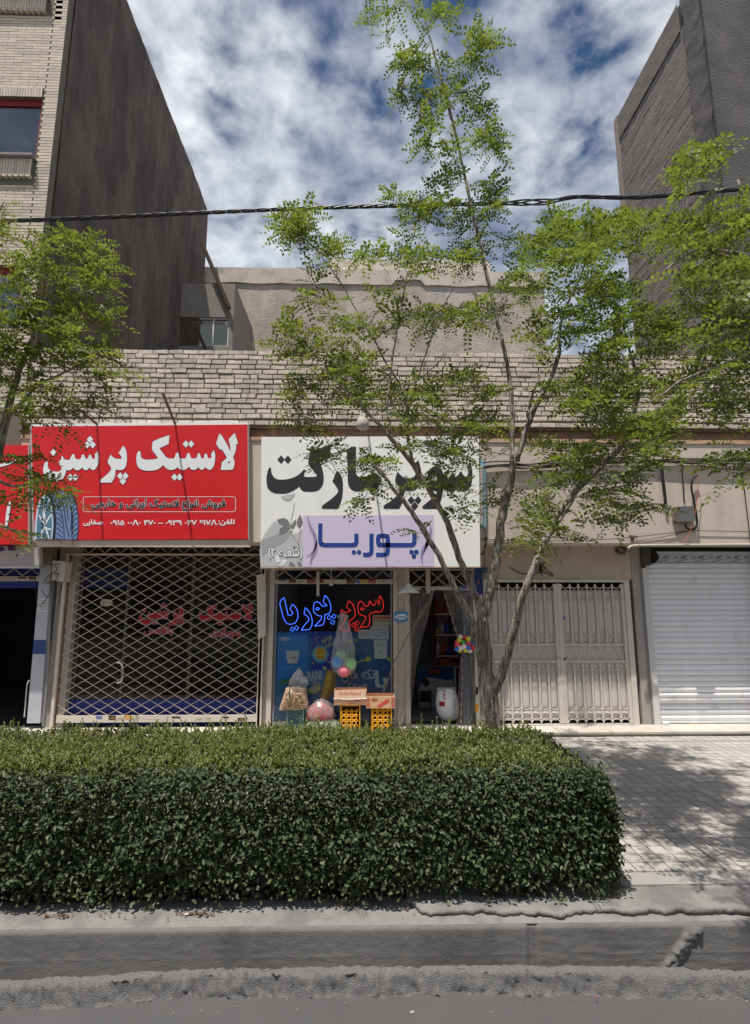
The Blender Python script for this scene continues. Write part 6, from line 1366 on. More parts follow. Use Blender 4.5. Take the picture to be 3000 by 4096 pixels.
o = thing('shutter_motor', P(2585, 2265, YS - .08), 'dark shutter motor bracket at the top corner of the white shutter', 'motor'); panel('bracket', flat('motor_grey', (70, 66, 64)), o, [(2566, 2192), (2603, 2190), (2604, 2262), (2570, 2266)], YS - .06, .06); MB().tube([P(2602, 2228, YS - .02), P(2606, 2228, YS + .1)], .10, 14).build('drum_end', M_cable, o)
box('lintel_gap', M_dark, sb, rsx0 - .05, rsx1, YS + .08, YS + .12, z1 - .05, zf0 - .003)
stickers(rs2, 0, YS + .014, [(2761, 2791, 2893, 2909, 1, 'تعمیر')])
tag(MB().lathe([(.001, 0), (.035, 0), (.035, .06), (.03, .07), (.001, .07)], P(2665, 2908, YS - .03) + Vector((0, 0, 0)), 12, 1.4).build('tin_can', flat('tin_grey', (200, 202, 204), .4), None, True), 'crumpled pale can lying against the bottom of the white shutter', 'can')
box('side_pier', M_beige2, sb, XRb + 1.2, XRb + 1.5, YS - .02, YS + .2, .1, zf0)
# unseen row of buildings, added to keep bright sky out of the glass reflections
ob_ = thing('unseen_opposite_row', (0, -16, 0), 'unseen building row added across the street to darken the shop glass', 'building')
box('wall', mat('opposite_wall', (.30, .27, .24), .9, .2, 1.5), ob_, -45, 45, -22, -16, -.07, 7.5)
for i in range(18): box('opening', M_dark, ob_, -42 + i * 4.8, -39 + i * 4.8, -16, -15.97, .1, 3.0)
# ------------------------------------------------------------------ vegetation
def leafmat(name, col, col2, transl=.35, rough=.5, spec=.3):
    m = bpy.data.materials.new(name); m.use_nodes = True; nt = m.node_tree; nd = nt.nodes; L = nt.links; nd.clear()
    g = nd.new('ShaderNodeNewGeometry'); rp = nd.new('ShaderNodeValToRGB'); L.new(g.outputs['Random Per Island'], rp.inputs[0])
    rp.color_ramp.elements[0].color = (*col, 1); rp.color_ramp.elements[1].color = (*col2, 1); rp.color_ramp.elements[0].position = .15
    p = nd.new('ShaderNodeBsdfPrincipled'); p.inputs['Roughness'].default_value = rough; p.inputs['Specular IOR Level'].default_value = spec; L.new(rp.outputs[0], p.inputs['Base Color'])
    t = nd.new('ShaderNodeBsdfTranslucent'); vm = nd.new('ShaderNodeVectorMath'); vm.operation = 'MULTIPLY'; vm.inputs[1].default_value = (1.3, 1.3, .5); L.new(rp.outputs[0], vm.inputs[0]); L.new(vm.outputs[0], t.inputs[0])
    mx = nd.new('ShaderNodeMixShader'); mx.inputs[0].default_value = transl; o = nd.new('ShaderNodeOutputMaterial')
    L.new(p.outputs[0], mx.inputs[1]); L.new(t.outputs[0], mx.inputs[2]); L.new(mx.outputs[0], o.inputs[0]); return m
M_leaf = leafmat('locust_leaf', (.090, .126, .034), (.205, .248, .075), .48, .5, .28)
M_hleaf = leafmat('privet_leaf', (.038, .052, .023), (.082, .105, .042), .12, .48, .30)
M_hnew = leafmat('privet_new_growth', (.125, .160, .048), (.215, .245, .078), .28, .5, .3)
M_bark = mat('grey_brown_bark', (.36, .315, .27), .95, .3, 18, 1.0, 45, streak=.2, col2=(.12, .098, .08), c2scale=16, c2pos=(.46, .58), c2stretch=(3.5, 3.5, .35))
M_twig = mat('pale_twig', (.24, .205, .17), .9, .25, 20, .3, 60)
def mesh_np(name, V, F, m, parent, smooth=False):
    me = bpy.data.meshes.new(name); me.vertices.add(len(V)); me.vertices.foreach_set('co', np.asarray(V, np.float32).ravel())
    k = F.shape[1]; me.loops.add(F.size); me.loops.foreach_set('vertex_index', F.astype(np.int32).ravel()); me.polygons.add(len(F))
    me.polygons.foreach_set('loop_start', np.arange(0, F.size, k, dtype=np.int32)); me.polygons.foreach_set('loop_total', np.full(len(F), k, np.int32))
    me.materials.append(m); me.update(calc_edges=True); me.validate()
    return link(name, me, None, parent)
def unit(a): return a / np.maximum(1e-9, np.linalg.norm(a, axis=1, keepdims=True))
def leaf_cloud(pos, axis, nrm, ln, wd, fold=.25):
    """leaf blades: pos base, axis along the blade, nrm its face; six points each, two quads"""
    a = unit(axis); s = unit(np.cross(a, nrm)); u = np.cross(s, a); L_ = ln[:, None]; W = wd[:, None]
    B = pos; T = pos + a * L_ - u * L_ * .12
    pts = [B, B + a * L_ * .32 + s * W * .5 + u * W * fold, B + a * L_ * .70 + s * W * .42 + u * W * fold * .7, T, B + a * L_ * .70 - s * W * .42 + u * W * fold * .7, B + a * L_ * .32 - s * W * .5 + u * W * fold]
    V = np.stack(pts, 1).reshape(-1, 3); n = len(pos); o = (np.arange(n) * 6)[:, None]
    F = np.concatenate([o + np.array([[0, 1, 2, 3]]), o + np.array([[0, 3, 4, 5]])], 0); return V, F
# ---- clipped hedge
def hedge():
    h = thing('hedge', ((HX1 - 3.6) / 2, 4.2, .08), 'dense clipped green hedge running along the kerb in front of the shops', 'hedge')
    X0, X1, Y0, Y1, Z0, Z1 = -3.9, HX1, 3.54, 4.80, .05, .735
    def sample(n, face):
        r = rng.random((n, 3)); dep = np.minimum(rng.exponential(.045, n), .3)
        x = X0 + r[:, 0] * (X1 - X0); y = Y0 + r[:, 1] * (Y1 - Y0); z = Z0 + r[:, 2] * (Z1 - Z0); N = np.zeros((n, 3))
        wob = np.array([.075 * fbm(a * 2.2, b * 2.2, c * 2.2 + 5, 3) + .025 * fbm(a * 7, b * 7, c * 7, 2) for a, b, c in zip(x, y, z)])
        if face == 'f': y = Y0 + dep + wob + .13 * np.clip((z - .42) / .31, 0, 1) ** 2.4 + .02 + .10 * np.clip((x - X1 + .22) / .22, 0, 1) ** 2; N[:, 1] = -1; N[:, 2] = np.clip((z - .5) / .25, 0, 1)
        if face == 't': z = Z1 - dep + wob * .8 - .10 * np.clip((Y0 + .24 - y) / .24, 0, 1) ** 1.6 - .12 * np.clip((x - X1 + .3) / .3, 0, 1) ** 2; N[:, 2] = 1
        if face == 'r': x = X1 - dep + wob - .14 * np.clip((z - .42) / .31, 0, 1) ** 2 - .08 * np.clip((Y0 + .2 - y) / .2, 0, 1) ** 2; N[:, 0] = 1
        if face == 'b': y = Y1 - dep + wob; N[:, 1] = 1
        if face == 'i': N = unit(rng.normal(size=(n, 3)))
        return np.stack([x, y, z], 1), N
    P_, N_ = zip(*[sample(n, f) for n, f in ((46000, 'f'), (35000, 't'), (11000, 'r'), (6000, 'b'), (11000, 'i'))]); pos = np.concatenate(P_); N = np.concatenate(N_)
    # leave the foot of the front more open
    low = (pos[:, 2] < .22) & (pos[:, 1] < 3.9); keep = ~low | (rng.random(len(pos)) < np.clip((pos[:, 2] - .05) / .2, .16, 1)); pos = pos[keep]; N = N[keep]
    n = len(pos); up = np.array([0, 0, 1.0]); nr = unit(N * .75 + up * .55 + rng.normal(size=(n, 3)) * .5); ax = np.cross(nr, rng.normal(size=(n, 3))) + N * .35
    ln = rng.uniform(.018, .038, n); V, F = leaf_cloud(pos, ax, nr, ln, ln * rng.uniform(.52, .68, n)); mesh_np('foliage', V, F, M_hleaf, h)['kind'] = 'stuff'
    # young shoots standing out of the clipped top, and sprigs over the kerb
    m = 8200; x = X0 + rng.random(m) * (X1 - X0 - .12); y = Y0 + .16 + rng.random(m) * (Y1 - Y0 - .16); hgt = rng.gamma(2.0, .016, m) + .015
    tall = rng.random(m) < .03; hgt[tall] += rng.uniform(.03, .10, tall.sum()); z0 = Z1 - .03 - .06 * np.clip((Y0 + .3 - y) / .14, 0, 1) - .05 * np.clip((x - X1 + .3) / .2, 0, 1) + np.array([.06 * fbm(a * 2.2, b * 2.2, Z1 * 2.2 + 5, 3) for a, b in zip(x, y)])
    Ps, As, Ns, Ls = [], [], [], []; b = MB()
    lean = rng.normal(size=(m, 2)) * .25
    for i in range(m):
        k = int(4 + hgt[i] / .012); base = np.array([x[i], y[i], z0[i]]); d = np.array([lean[i, 0], lean[i, 1], 1.0])
        if hgt[i] > .05: b.tube([base, base + d * hgt[i]], .0016, 3, False)
        for j in range(k):
            t = (j + .5) / k; a = rng.uniform(0, 6.28); o = np.array([math.cos(a), math.sin(a), .5 + t]); Ps.append(base + d * hgt[i] * t); As.append(o); Ns.append(np.array([-math.cos(a) * .6, -math.sin(a) * .6, 1])); Ls.append(.016 + .014 * (1 - t) + .004)
    V, F = leaf_cloud(np.array(Ps), np.array(As), np.array(Ns), np.array(Ls), np.array(Ls) * .5); mesh_np('new_shoots', V, F, M_hnew, h)['kind'] = 'stuff'
    Ps, As, Ns, Ls = [], [], [], []
    sprigs = [(1415, 3600, .16), (640, 3600, .15), (680, 3580, .13), (360, 3600, .14), (60, 3640, .14), (130, 3620, .1), (1050, 3500, .1), (2150, 3600, .12), (2190, 3610, .1), (2050, 3590, .1), (1900, 3590, .09), (1180, 3560, .1), (2420, 3330, .1), (2470, 3420, .08)]
    for px, py, l in sprigs:
        c = np.array(P(px, py, 3.64)); 
        for s in range(4):
            d = np.array([rng.normal() * .5, -.75 - rng.random() * .4, -.25 - rng.random() * .5]); st = c + np.array([rng.normal() * .03, .08, .07]); e = st + d * l
            b.tube([st, (st + e) / 2 + np.array([0, 0, .02]), e], .0018, 4, False)
            for j in range(9):
                t = j / 8; a = rng.uniform(0, 6.28); Ps.append(st + (e - st) * t); As.append(np.array([math.cos(a), -.3, math.sin(a) * .6])); Ns.append(np.array([rng.normal() * .3, -.5, .8])); Ls.append(rng.uniform(.028, .042))
    V, F = leaf_cloud(np.array(Ps), np.array(As), np.array(Ns), np.array(Ls), np.array(Ls) * .62); mesh_np('overhanging_sprigs', V, F, M_hleaf, h)['kind'] = 'stuff'
    for i in range(150):
        xx = X0 + rng.random() * (X1 - X0 - .35); yy = Y0 + .22 + rng.random() * .6; p0 = Vector((xx, yy, .06))
        for s in range(3): b.tube([p0, p0 + Vector((rng.normal() * .06, rng.normal() * .05, .25)), p0 + Vector((rng.normal() * .09, rng.normal() * .06, .5))], [.006, .004, .002], 4, False)
    o = b.build('stems', M_twig, h); o['kind'] = 'stuff'
hedge()
# grass tuft at the hedge's end
def tuft():
    b = MB(); c = PG(2385, 3590, .05)
    for i in range(26):
        a = rng.uniform(0, 6.28); l = rng.uniform(.05, .13); p0 = c + Vector((rng.normal() * .05, rng.normal() * .02, 0)); d = Vector((math.cos(a) * .6, math.sin(a) * .5 - .3, .8)); q = p0 + d * l; r = q + Vector((d.x, d.y, -.5)) * l * .4; s = Vector((-math.sin(a), math.cos(a), 0)) * .002
        b.add([p0 - s, p0 + s, q + s, q - s, r], [(0, 1, 2, 3), (3, 2, 4)])
    tag(b.build('grass_tuft', M_hleaf), 'thin grass tuft at the foot of the hedge near its right end', 'grass')
tuft()
# ---- black locust trees, grown from measured limbs
Z2 = lambda l: [(1000 + x / 1.652, y / 1.652, rx / 1.652, ry / 1.652) for x, y, rx, ry in l]
def ZB(l, x0, y0, s): return [(x0 + x / s, y0 + y / s, rx / s, ry / s) for x, y, rx, ry in l]
blA = ZB([(850,110,90,70),(960,40,60,40),(1280,80,100,80),(1540,280,90,120),(1400,420,110,70),(1080,400,110,100),(1000,470,80,50),(1100,620,140,80),(1170,750,70,90),(1370,600,90,70),(1520,720,80,90),(1160,900,60,70),(1320,980,70,80),(1560,920,90,80),(1600,1000,60,60),(1300,1180,90,60),(1600,1200,70,60),(960,1330,70,60),(1050,1420,140,80),(1250,1350,120,80),(1550,1330,120,90),(330,1400,120,90),(280,1540,130,90),(520,1620,70,50),(1380,1450,110,90)], 1000, 0, 1.652)
blA += ZB([(300,80,130,80),(530,150,80,70),(360,310,60,40),(700,220,80,40),(980,160,130,80),(1150,250,120,90),(1430,200,120,120),(390,480,80,50),(560,500,50,40),(540,640,80,60),(680,660,90,80),(300,650,90,70),(250,780,130,80),(880,470,60,50),(870,660,80,80),(1080,640,130,110),(1250,560,110,80),(1400,620,130,100),(1560,560,100,90),(350,870,130,70),(560,920,160,80),(330,1070,130,90),(520,1060,150,100),(760,1000,130,100),(850,1100,120,110),(700,1200,100,80),(1080,1080,150,90),(1350,1050,120,80),(330,1310,120,60),(460,1350,80,50),(1100,1250,120,80),(1350,1280,120,90),(1550,1300,110,100),(470,1530,110,50),(760,1560,110,60),(1250,1450,130,80),(1450,1500,100,80),(1500,1100,100,80)], 1000, 900, 1.652)
blA += ZB([(100,450,90,90),(350,300,120,100),(380,680,130,60),(620,250,100,80),(700,560,150,90),(950,350,160,120),(900,730,180,90),(1050,800,120,90),(350,1280,110,70),(1150,1050,130,90),(1350,950,90,120),(1450,750,70,60)], 1500, 1700, 3.0036) + ZB([(700,340,90,70),(900,330,90,60),(1050,300,60,60),(1350,500,130,100),(1250,930,120,90),(1500,700,110,80)], 1000, 1700, 3.0036)
blR1 = ZB([(150,150,150,110),(330,120,150,110),(450,200,140,110),(560,100,130,100),(700,150,120,110),(120,420,100,120),(300,420,80,80),(560,400,110,90),(700,350,100,90),(820,480,110,80),(650,560,130,90),(900,650,150,110),(1060,620,130,90),(800,760,140,90),(500,650,100,80),(300,600,100,90),(250,750,90,80),(1000,800,130,90),(700,900,130,90),(560,980,130,80),(850,1000,130,90),(1150,700,120,80),(500,1120,140,90),(700,1130,120,90),(350,1100,90,80),(950,1150,130,90),(750,1280,130,90),(900,1350,130,90),(550,1250,90,60),(320,1450,90,60),(700,1480,150,70),(1000,1450,130,90),(450,1560,100,60),(1150,1300,110,90),(1200,1050,110,80)], 2000, 900, 1.652)
blR1 += ZB([(750,150,120,60),(1000,250,150,80),(700,480,140,90),(650,620,120,80),(480,560,70,60),(550,750,130,80),(720,760,120,60),(600,900,120,70),(450,980,80,50),(1000,430,130,90),(1200,500,140,100),(1150,650,140,80),(1350,620,130,90),(1250,780,120,50),(960,900,90,60),(1500,650,110,80),(1400,400,130,100),(1550,300,100,100)], 1850, 1700, 2.065) + ZB([(850,1500,250,100),(600,1550,200,80),(400,1450,150,90)], 2000, 0, 1.652)
blR2 = ZB([(1300,80,150,90),(1500,150,120,100),(1350,300,150,100),(1550,330,100,100),(1250,400,100,80),(1500,480,130,70),(1350,550,150,60),(1500,600,130,80),(1450,700,120,70),(1560,750,100,90),(1350,900,120,70),(1500,1000,130,80),(1300,1000,110,80),(1450,1150,150,90),(1250,1180,100,80),(1550,1200,90,80),(1600,50,80,80),(1720,300,120,200),(1720,800,120,250)], 2000, 900, 1.652) + ZB([(1300,1080,140,100),(1430,1000,70,60),(1200,1150,100,70),(1400,1400,130,100),(1600,1380,60,120),(1150,1550,200,90)], 2000, 0, 1.652) + ZB([(1300,600,200,80),(1500,450,150,80),(1550,600,110,100),(1450,850,60,60),(1700,500,100,120)], 2400, 1650, 2.7533)
blL = ZB([(60,60,100,60),(80,200,110,80),(350,120,110,70),(450,110,90,50),(650,100,110,80),(680,230,90,70),(500,300,130,90),(300,270,130,90),(150,330,110,80),(620,400,110,70),(380,430,140,90),(720,360,70,50),(760,560,90,50),(600,540,130,70),(430,600,130,80),(200,580,140,90),(60,650,100,90),(680,640,80,50),(300,720,150,80),(120,780,130,80),(480,760,120,70),(700,830,120,60),(620,870,120,70),(770,930,60,70),(450,900,130,70),(250,900,140,80),(80,930,110,90),(350,1050,130,70),(150,1080,120,80),(550,1000,120,60),(420,1180,120,60),(600,1200,110,60),(700,1190,70,40),(300,1260,110,50),(150,1200,110,70),(480,1340,60,40),(-100,500,120,300),(-100,1000,120,250),(20,-150,30,40),(15,-60,25,30)], 0, 900, 1.652) + ZB([(100,560,120,70),(300,640,150,90),(180,750,150,60),(450,720,110,70),(600,560,90,60),(700,800,120,60),(520,870,130,60),(250,930,170,60),(750,950,100,50),(120,1050,110,60),(420,1060,90,70),(120,1350,120,80),(280,1450,130,100),(80,1500,100,70),(620,1010,60,50),(880,1020,70,40)], 0, 1650, 3.0036)
def locust(name, label, limbs, blobs, density, seed, base, ls=1.0):
    """limbs: lists of (px, py, Y, radius); blobs: (px, py, rx, ry, Y, dY) where leaves hang"""
    r_ = np.random.default_rng(seed); t_ = thing(name, base, label, 'tree', 'street trees')
    nodes, par_, rad = [], [], []; tb = MB()
    for lb in limbs:
        pts = [(np.array(P(px, py, Y)), r * .9) for px, py, Y, r in lb]; path = []; rr = []
        for (a, ra), (c, rc_) in zip(pts, pts[1:]):
            L_ = np.linalg.norm(c - a); k = max(2, int(L_ / .06))
            for i in range(k): u = i / k; path.append(a + (c - a) * u); rr.append(ra + (rc_ - ra) * u)
        path.append(pts[-1][0]); rr.append(pts[-1][1]); path = np.array(path)
        # soften the corners, add slight wander
        for _ in range(3): path[1:-1] = (path[:-2] + 2 * path[1:-1] + path[2:]) / 4
        path[1:-1] += r_.normal(size=(len(path) - 2, 3)) * .0035
        n0 = len(nodes)
        for i, (p, q) in enumerate(zip(path, rr)): nodes.append(p); rad.append(q)
        k0 = len(tb.v); tb.tube([Vector(p) for p in path], rr, 16 if rr[0] > .03 else 8)
        for i in range(k0, len(tb.v)):
            v = Vector(tb.v[i]); ring = (i - k0) // (16 if rr[0] > .03 else 8); ring = min(ring, len(path) - 1); c = Vector(path[ring]); d = v - c
            tb.v[i] = tuple(c + d * (1 + .22 * fbm(v.x * 30, v.y * 26, v.z * 7, 3) + .10 * max(0, fbm(v.x * 6, v.y * 6, v.z * 6 + 9, 2))))
    tb.build('trunk', M_bark, t_, True)
    att = []
    for px, py, rx, ry, Y, dY in blobs:
        k = max(1, int(round(math.pi * rx * ry / density + r_.uniform(-.4, .4))))
        for _ in range(k):
            a = r_.uniform(0, 6.28); q = math.sqrt(r_.random()); att.append(np.array(P(px + rx * q * math.cos(a), py + ry * q * math.sin(a), Y + r_.normal() * dY)))
    N = np.array(nodes); R_ = list(rad); att = np.array(att); near = np.array([np.min(np.linalg.norm(N - a, axis=1)) for a in att]); order = np.argsort(near)
    bt = MB(); LP, LA, LN, LL, tips = [], [], [], [], []
    NL = list(N)
    for ai in order:
        a = att[ai]; A_ = np.array(NL); d = A_ - a; dist = np.linalg.norm(d, axis=1) + .5 * np.maximum(0, A_[:, 2] - a[2] + .05)
        i = int(np.argmin(dist)); s = A_[i]; L_ = np.linalg.norm(a - s)
        if L_ < .02: continue
        k = max(3, int(L_ / .07)); mid = (s + a) / 2 + np.array([0, 0, -.10 * L_]) + r_.normal(size=3) * .07 * L_
        path = [s * (1 - u) ** 2 + 2 * mid * u * (1 - u) + a * u * u for u in np.linspace(0, 1, k + 1)]
        r0 = min(R_[i] * .7, .0028 + .0065 * L_); rr = list(np.linspace(r0, .0016, k + 1))
        bt.tube([Vector(p) for p in path], rr, 4, False)
        for p, q in zip(path[1:], rr[1:]): NL.append(p); R_.append(q)
        tips.append((path, L_))
    bt.build('branches', M_twig, t_, True)['kind'] = 'stuff'
    for path, L_ in tips:
        d = path[-1] - path[-2]; d = d / (np.linalg.norm(d) + 1e-9)
        cnt = 5 + int(min(5, L_ * 9))
        for j in range(cnt):
            u = 1 - (j / cnt) ** 1.2 * min(.85, .30 / max(L_, .1)); f = u * (len(path) - 1); i0 = min(int(f), len(path) - 2); p = path[i0] + (path[i0 + 1] - path[i0]) * (f - i0)
            a = j * 2.4 + r_.uniform(-.5, .5); o = np.array([math.cos(a), math.sin(a), r_.uniform(-.35, .55)]) + d * .7; o /= np.linalg.norm(o)
            LL.append(r_.uniform(.13, .225) * ls); LP.append(p); LA.append(o)
    LP = np.array(LP); LA = np.array(LA); LL = np.array(LL); n = len(LP)
    nr = unit(np.array([0, 0, 1.0]) + r_.normal(size=(n, 3)) * .42); sd = unit(np.cross(LA, nr)); nr = np.cross(sd, LA)
    pos, ax, nn, ln = [], [], [], []; pairs = 6
    for j in range(pairs):
        t = (j + .8) / (pairs + .3); droop = -np.array([0, 0, 1.0]) * (LL[:, None] * .35 * t * t); c = LP + LA * LL[:, None] * t + droop; l = LL * r_.uniform(.19, .255, n) * (1.05 - .25 * abs(t - .5))
        for s in (-1, 1): pos.append(c); ax.append(sd * s + LA * .35 + r_.normal(size=(n, 3)) * .16); nn.append(nr + r_.normal(size=(n, 3)) * .30); ln.append(l)
    pos.append(LP + LA * LL[:, None] - np.array([0, 0, 1.0]) * (LL[:, None] * .35)); ax.append(LA - np.array([0, 0, .4])); nn.append(nr); ln.append(LL * .22)
    pos = np.concatenate(pos); ax = np.concatenate(ax); nn = np.concatenate(nn); ln = np.concatenate(ln)
    a = unit(ax); s = unit(np.cross(a, nn)); u = np.cross(s, a); L_ = ln[:, None]; W = L_ * .56
    pts = [pos, pos + a * L_ * .55 + s * W * .5 + u * W * .14, pos + a * L_, pos + a * L_ * .55 - s * W * .5 + u * W * .14]
    V = np.stack(pts, 1).reshape(-1, 3); o = (np.arange(len(pos)) * 4)[:, None]; F = o + np.array([[0, 1, 2, 3]])
    mesh_np('crown', V, F, M_leaf, t_)
    return n
q8 = lambda x, y, Y, r: (1500 + x / 2.7533, 2250 + y / 2.7533, Y, r)
q4 = lambda x, y, Y, r: (1500 + x / 3.0036, 1700 + y / 3.0036, Y, r)
q6 = lambda x, y, Y, r: (2000 + x / 1.652, 900 + y / 1.652, Y, r)
q5 = lambda x, y, Y, r: (1000 + x / 1.652, 900 + y / 1.652, Y, r)
q2 = lambda x, y, Y, r: (1000 + x / 1.652, y / 1.652, Y, r)
T0 = 4.9
limA = [[q8(1315, 2790, T0, .125), q8(1300, 2300, T0, .105), q8(1285, 1955, T0, .092), q8(1270, 1700, T0, .086), q8(1250, 1430, T0, .088), q8(1215, 1200, T0, .073), q8(1200, 900, T0, .066), q8(1195, 700, T0, .066), q8(1195, 590, T0, .064)],
    [q8(1200, 620, T0, .05), q8(1235, 450, T0, .05), q8(1290, 250, T0 - .02, .047), q8(1335, 0, T0 - .03, .045), q4(1530, 1100, T0 - .05, .043), q4(1590, 850, T0 - .06, .041), q4(1650, 600, T0 - .07, .036), q6(90, 1620, T0 - .08, .034), q6(75, 1480, T0 - .06, .029), q6(82, 1250, T0 - .03, .025), q6(62, 1000, T0, .022), q6(40, 880, T0, .021), q6(0, 700, T0 + .02, .019), q5(1640, 660, T0 + .02, .019), q5(1590, 430, T0 + .04, .018), q5(1540, 220, T0 + .05, .018), q2(1530, 1652, T0 + .06, .017), q2(1460, 1360, T0 + .08, .017), q2(1420, 1150, T0 + .1, .016), q2(1360, 900, T0 + .1, .015), q2(1290, 620, T0 + .12, .014), q2(1230, 400, T0 + .14, .012), q2(1180, 230, T0 + .15, .010), q2(1130, 30, T0 + .16, .008), q2(1100, -60, T0 + .16, .006)],
    [q6(110, 1560, T0 - .07, .03), q6(170, 1370, T0 - .1, .029), q6(210, 1230, T0 - .12, .027), q6(275, 1150, T0 - .15, .025), q6(350, 980, T0 - .18, .022), q6(400, 850, T0 - .2, .020), q6(385, 700, T0 - .2, .016), q6(450, 500, T0 - .22, .014), q6(540, 330, T0 - .25, .011), q6(575, 220, T0 - .25, .007)],
    [q6(185, 1270, T0 - .1, .016), q6(190, 1180, T0 - .05, .014), q6(235, 1075, T0, .012), q6(270, 960, T0 + .05, .008)],
    [q8(1190, 600, T0, .038), q8(1150, 480, T0 - .01, .036), q8(1100, 350, T0 - .02, .034), q8(1030, 200, T0 - .04, .033), q4(1030, 1680, T0 - .06, .032), q4(960, 1430, T0 - .08, .031), q4(870, 1180, T0 - .1, .03), q4(780, 980, T0 - .12, .029), q4(660, 800, T0 - .14, .028), q4(560, 620, T0 - .16, .027), q4(470, 480, T0 - .18, .026), q4(340, 320, T0 - .2, .024), q4(200, 180, T0 - .22, .022), q4(80, 20, T0 - .24, .018), q5(720, 1180, T0 - .25, .012), q5(600, 1060, T0 - .27, .009), q5(470, 940, T0 - .3, .006)],
    [q8(1180, 1130, T0 - .02, .036), q8(1130, 950, T0 - .08, .035), q8(1100, 740, T0 - .12, .034), q8(1060, 600, T0 - .15, .033), q8(960, 440, T0 - .19, .030), q8(860, 240, T0 - .23, .029), q4(820, 1660, T0 - .28, .027), q4(700, 1460, T0 - .3, .026), q4(600, 1290, T0 - .32, .025), q4(500, 1130, T0 - .35, .024), q4(400, 980, T0 - .37, .022), q4(250, 820, T0 - .4, .019), q4(150, 660, T0 - .42, .015), q4(40, 520, T0 - .44, .011), q4(-130, 380, T0 - .46, .007)],
    [q8(1290, 1450, T0, .05), q8(1330, 1390, T0 - .04, .045), q8(1440, 1100, T0 - .12, .040), q8(1520, 800, T0 - .2, .039), q8(1580, 560, T0 - .27, .037), q8(1640, 300, T0 - .33, .034), (2140, 2260, T0 - .38, .031), (2185, 2150, T0 - .42, .029), (2265, 2000, T0 - .47, .028), (2400, 1870, T0 - .54, .026), q6(830, 1440, T0 - .58, .023), q6(880, 1250, T0 - .6, .019), q6(930, 1100, T0 - .62, .016), q6(890, 950, T0 - .63, .014), q6(850, 800, T0 - .65, .010), q6(800, 600, T0 - .66, .007)],
    [(2180, 2160, T0 - .42, .018), (2240, 2080, T0 - .36, .016), (2300, 1990, T0 - .3, .012), (2330, 1900, T0 - .25, .008)],
    [q4(480, 500, T0 - .17, .015), q4(390, 270, T0 - .1, .014), q5(1045, 1350, T0 - .05, .013), q5(1040, 1200, T0, .012), q5(990, 1040, T0 + .03, .012), q5(920, 950, T0 + .06, .011), q5(880, 880, T0 + .08, .011), q5(800, 720, T0 + .1, .010), q5(710, 580, T0 + .13, .009), q5(600, 380, T0 + .16, .008), q5(500, 240, T0 + .18, .007), q5(430, 160, T0 + .2, .005)],
    [q4(200, 190, T0 - .22, .012), q5(900, 1180, T0 - .2, .010), q5(940, 900, T0 - .16, .009), q5(990, 600, T0 - .12, .008), q5(1040, 320, T0 - .1, .005)],
    [q5(1045, 1240, T0, .009), q5(1085, 1080, T0 + .05, .008), q5(1160, 850, T0 + .08, .008), q5(1240, 620, T0 + .12, .007), q5(1340, 420, T0 + .14, .005)],
    [q5(870, 1240, T0 - .22, .009), q5(1000, 1100, T0 - .3, .008), q5(1150, 1000, T0 - .34, .007), q5(1300, 850, T0 - .38, .005)]]
def Yof(px, py):
    """crown depth: a broad lens around the trunk, its right side reaching towards the street"""
    return T0 - .1 - .75 * np.clip((px - 2100) / 800, 0, 1) + .25 * noise.noise(Vector((px * .004, py * .004, 1.7)))
blobsA = [(x, y, rx, ry, Yof(x, y), .12 + .14 * (x > 1300) * (y > 750) + .22 * (x > 2050)) for x, y, rx, ry in blA + blR1]
nA = locust('locust_tree', 'forked locust tree before the supermarket, tallest, whose trunk rises behind the hedge', limA, blobsA, 1750, 21, P(1968, 3050, T0))
limR = [[(3560, 3500, 3.9, .09), (3500, 2700, 3.9, .08), (3400, 2100, 3.6, .06), (3300, 1700, 3.42, .045), (3180, 1350, 3.42, .03), (3060, 1000, 3.42, .018), (2950, 720, 3.42, .008)],
    [(3370, 1900, 3.6, .03), q6(1850, 800, 3.42, .02), q6(1652, 860, 3.35, .016), q6(1380, 960, 3.30, .012), q6(1180, 1030, 3.25, .009), q6(1000, 1170, 3.22, .006)],
    [(3300, 1700, 3.42, .025), q6(1850, 400, 3.42, .018), q6(1600, 180, 3.35, .014), q6(1250, 160, 3.30, .010), q6(1060, 330, 3.30, .007)],
    [(3250, 1500, 3.42, .02), q6(1750, 250, 3.42, .016), q6(1400, 200, 3.35, .011), q6(1230, -20, 3.35, .008), (2745, 760, 3.35, .005)],
    [(3390, 2000, 3.6, .025), (3150, 1900, 3.35, .017), (2950, 1880, 3.30, .012), (2800, 1860, 3.25, .007)]]
blobsR = [(x, y, rx, ry, 3.30 + .3 * noise.noise(Vector((x * .005, y * .005, 4))), .34) for x, y, rx, ry in blR2]
nR = locust('locust_tree', 'locust tree whose leafy boughs reach in from the right edge', limR, blobsR, 2150, 22, P(3560, 3500, 3.9), .85)
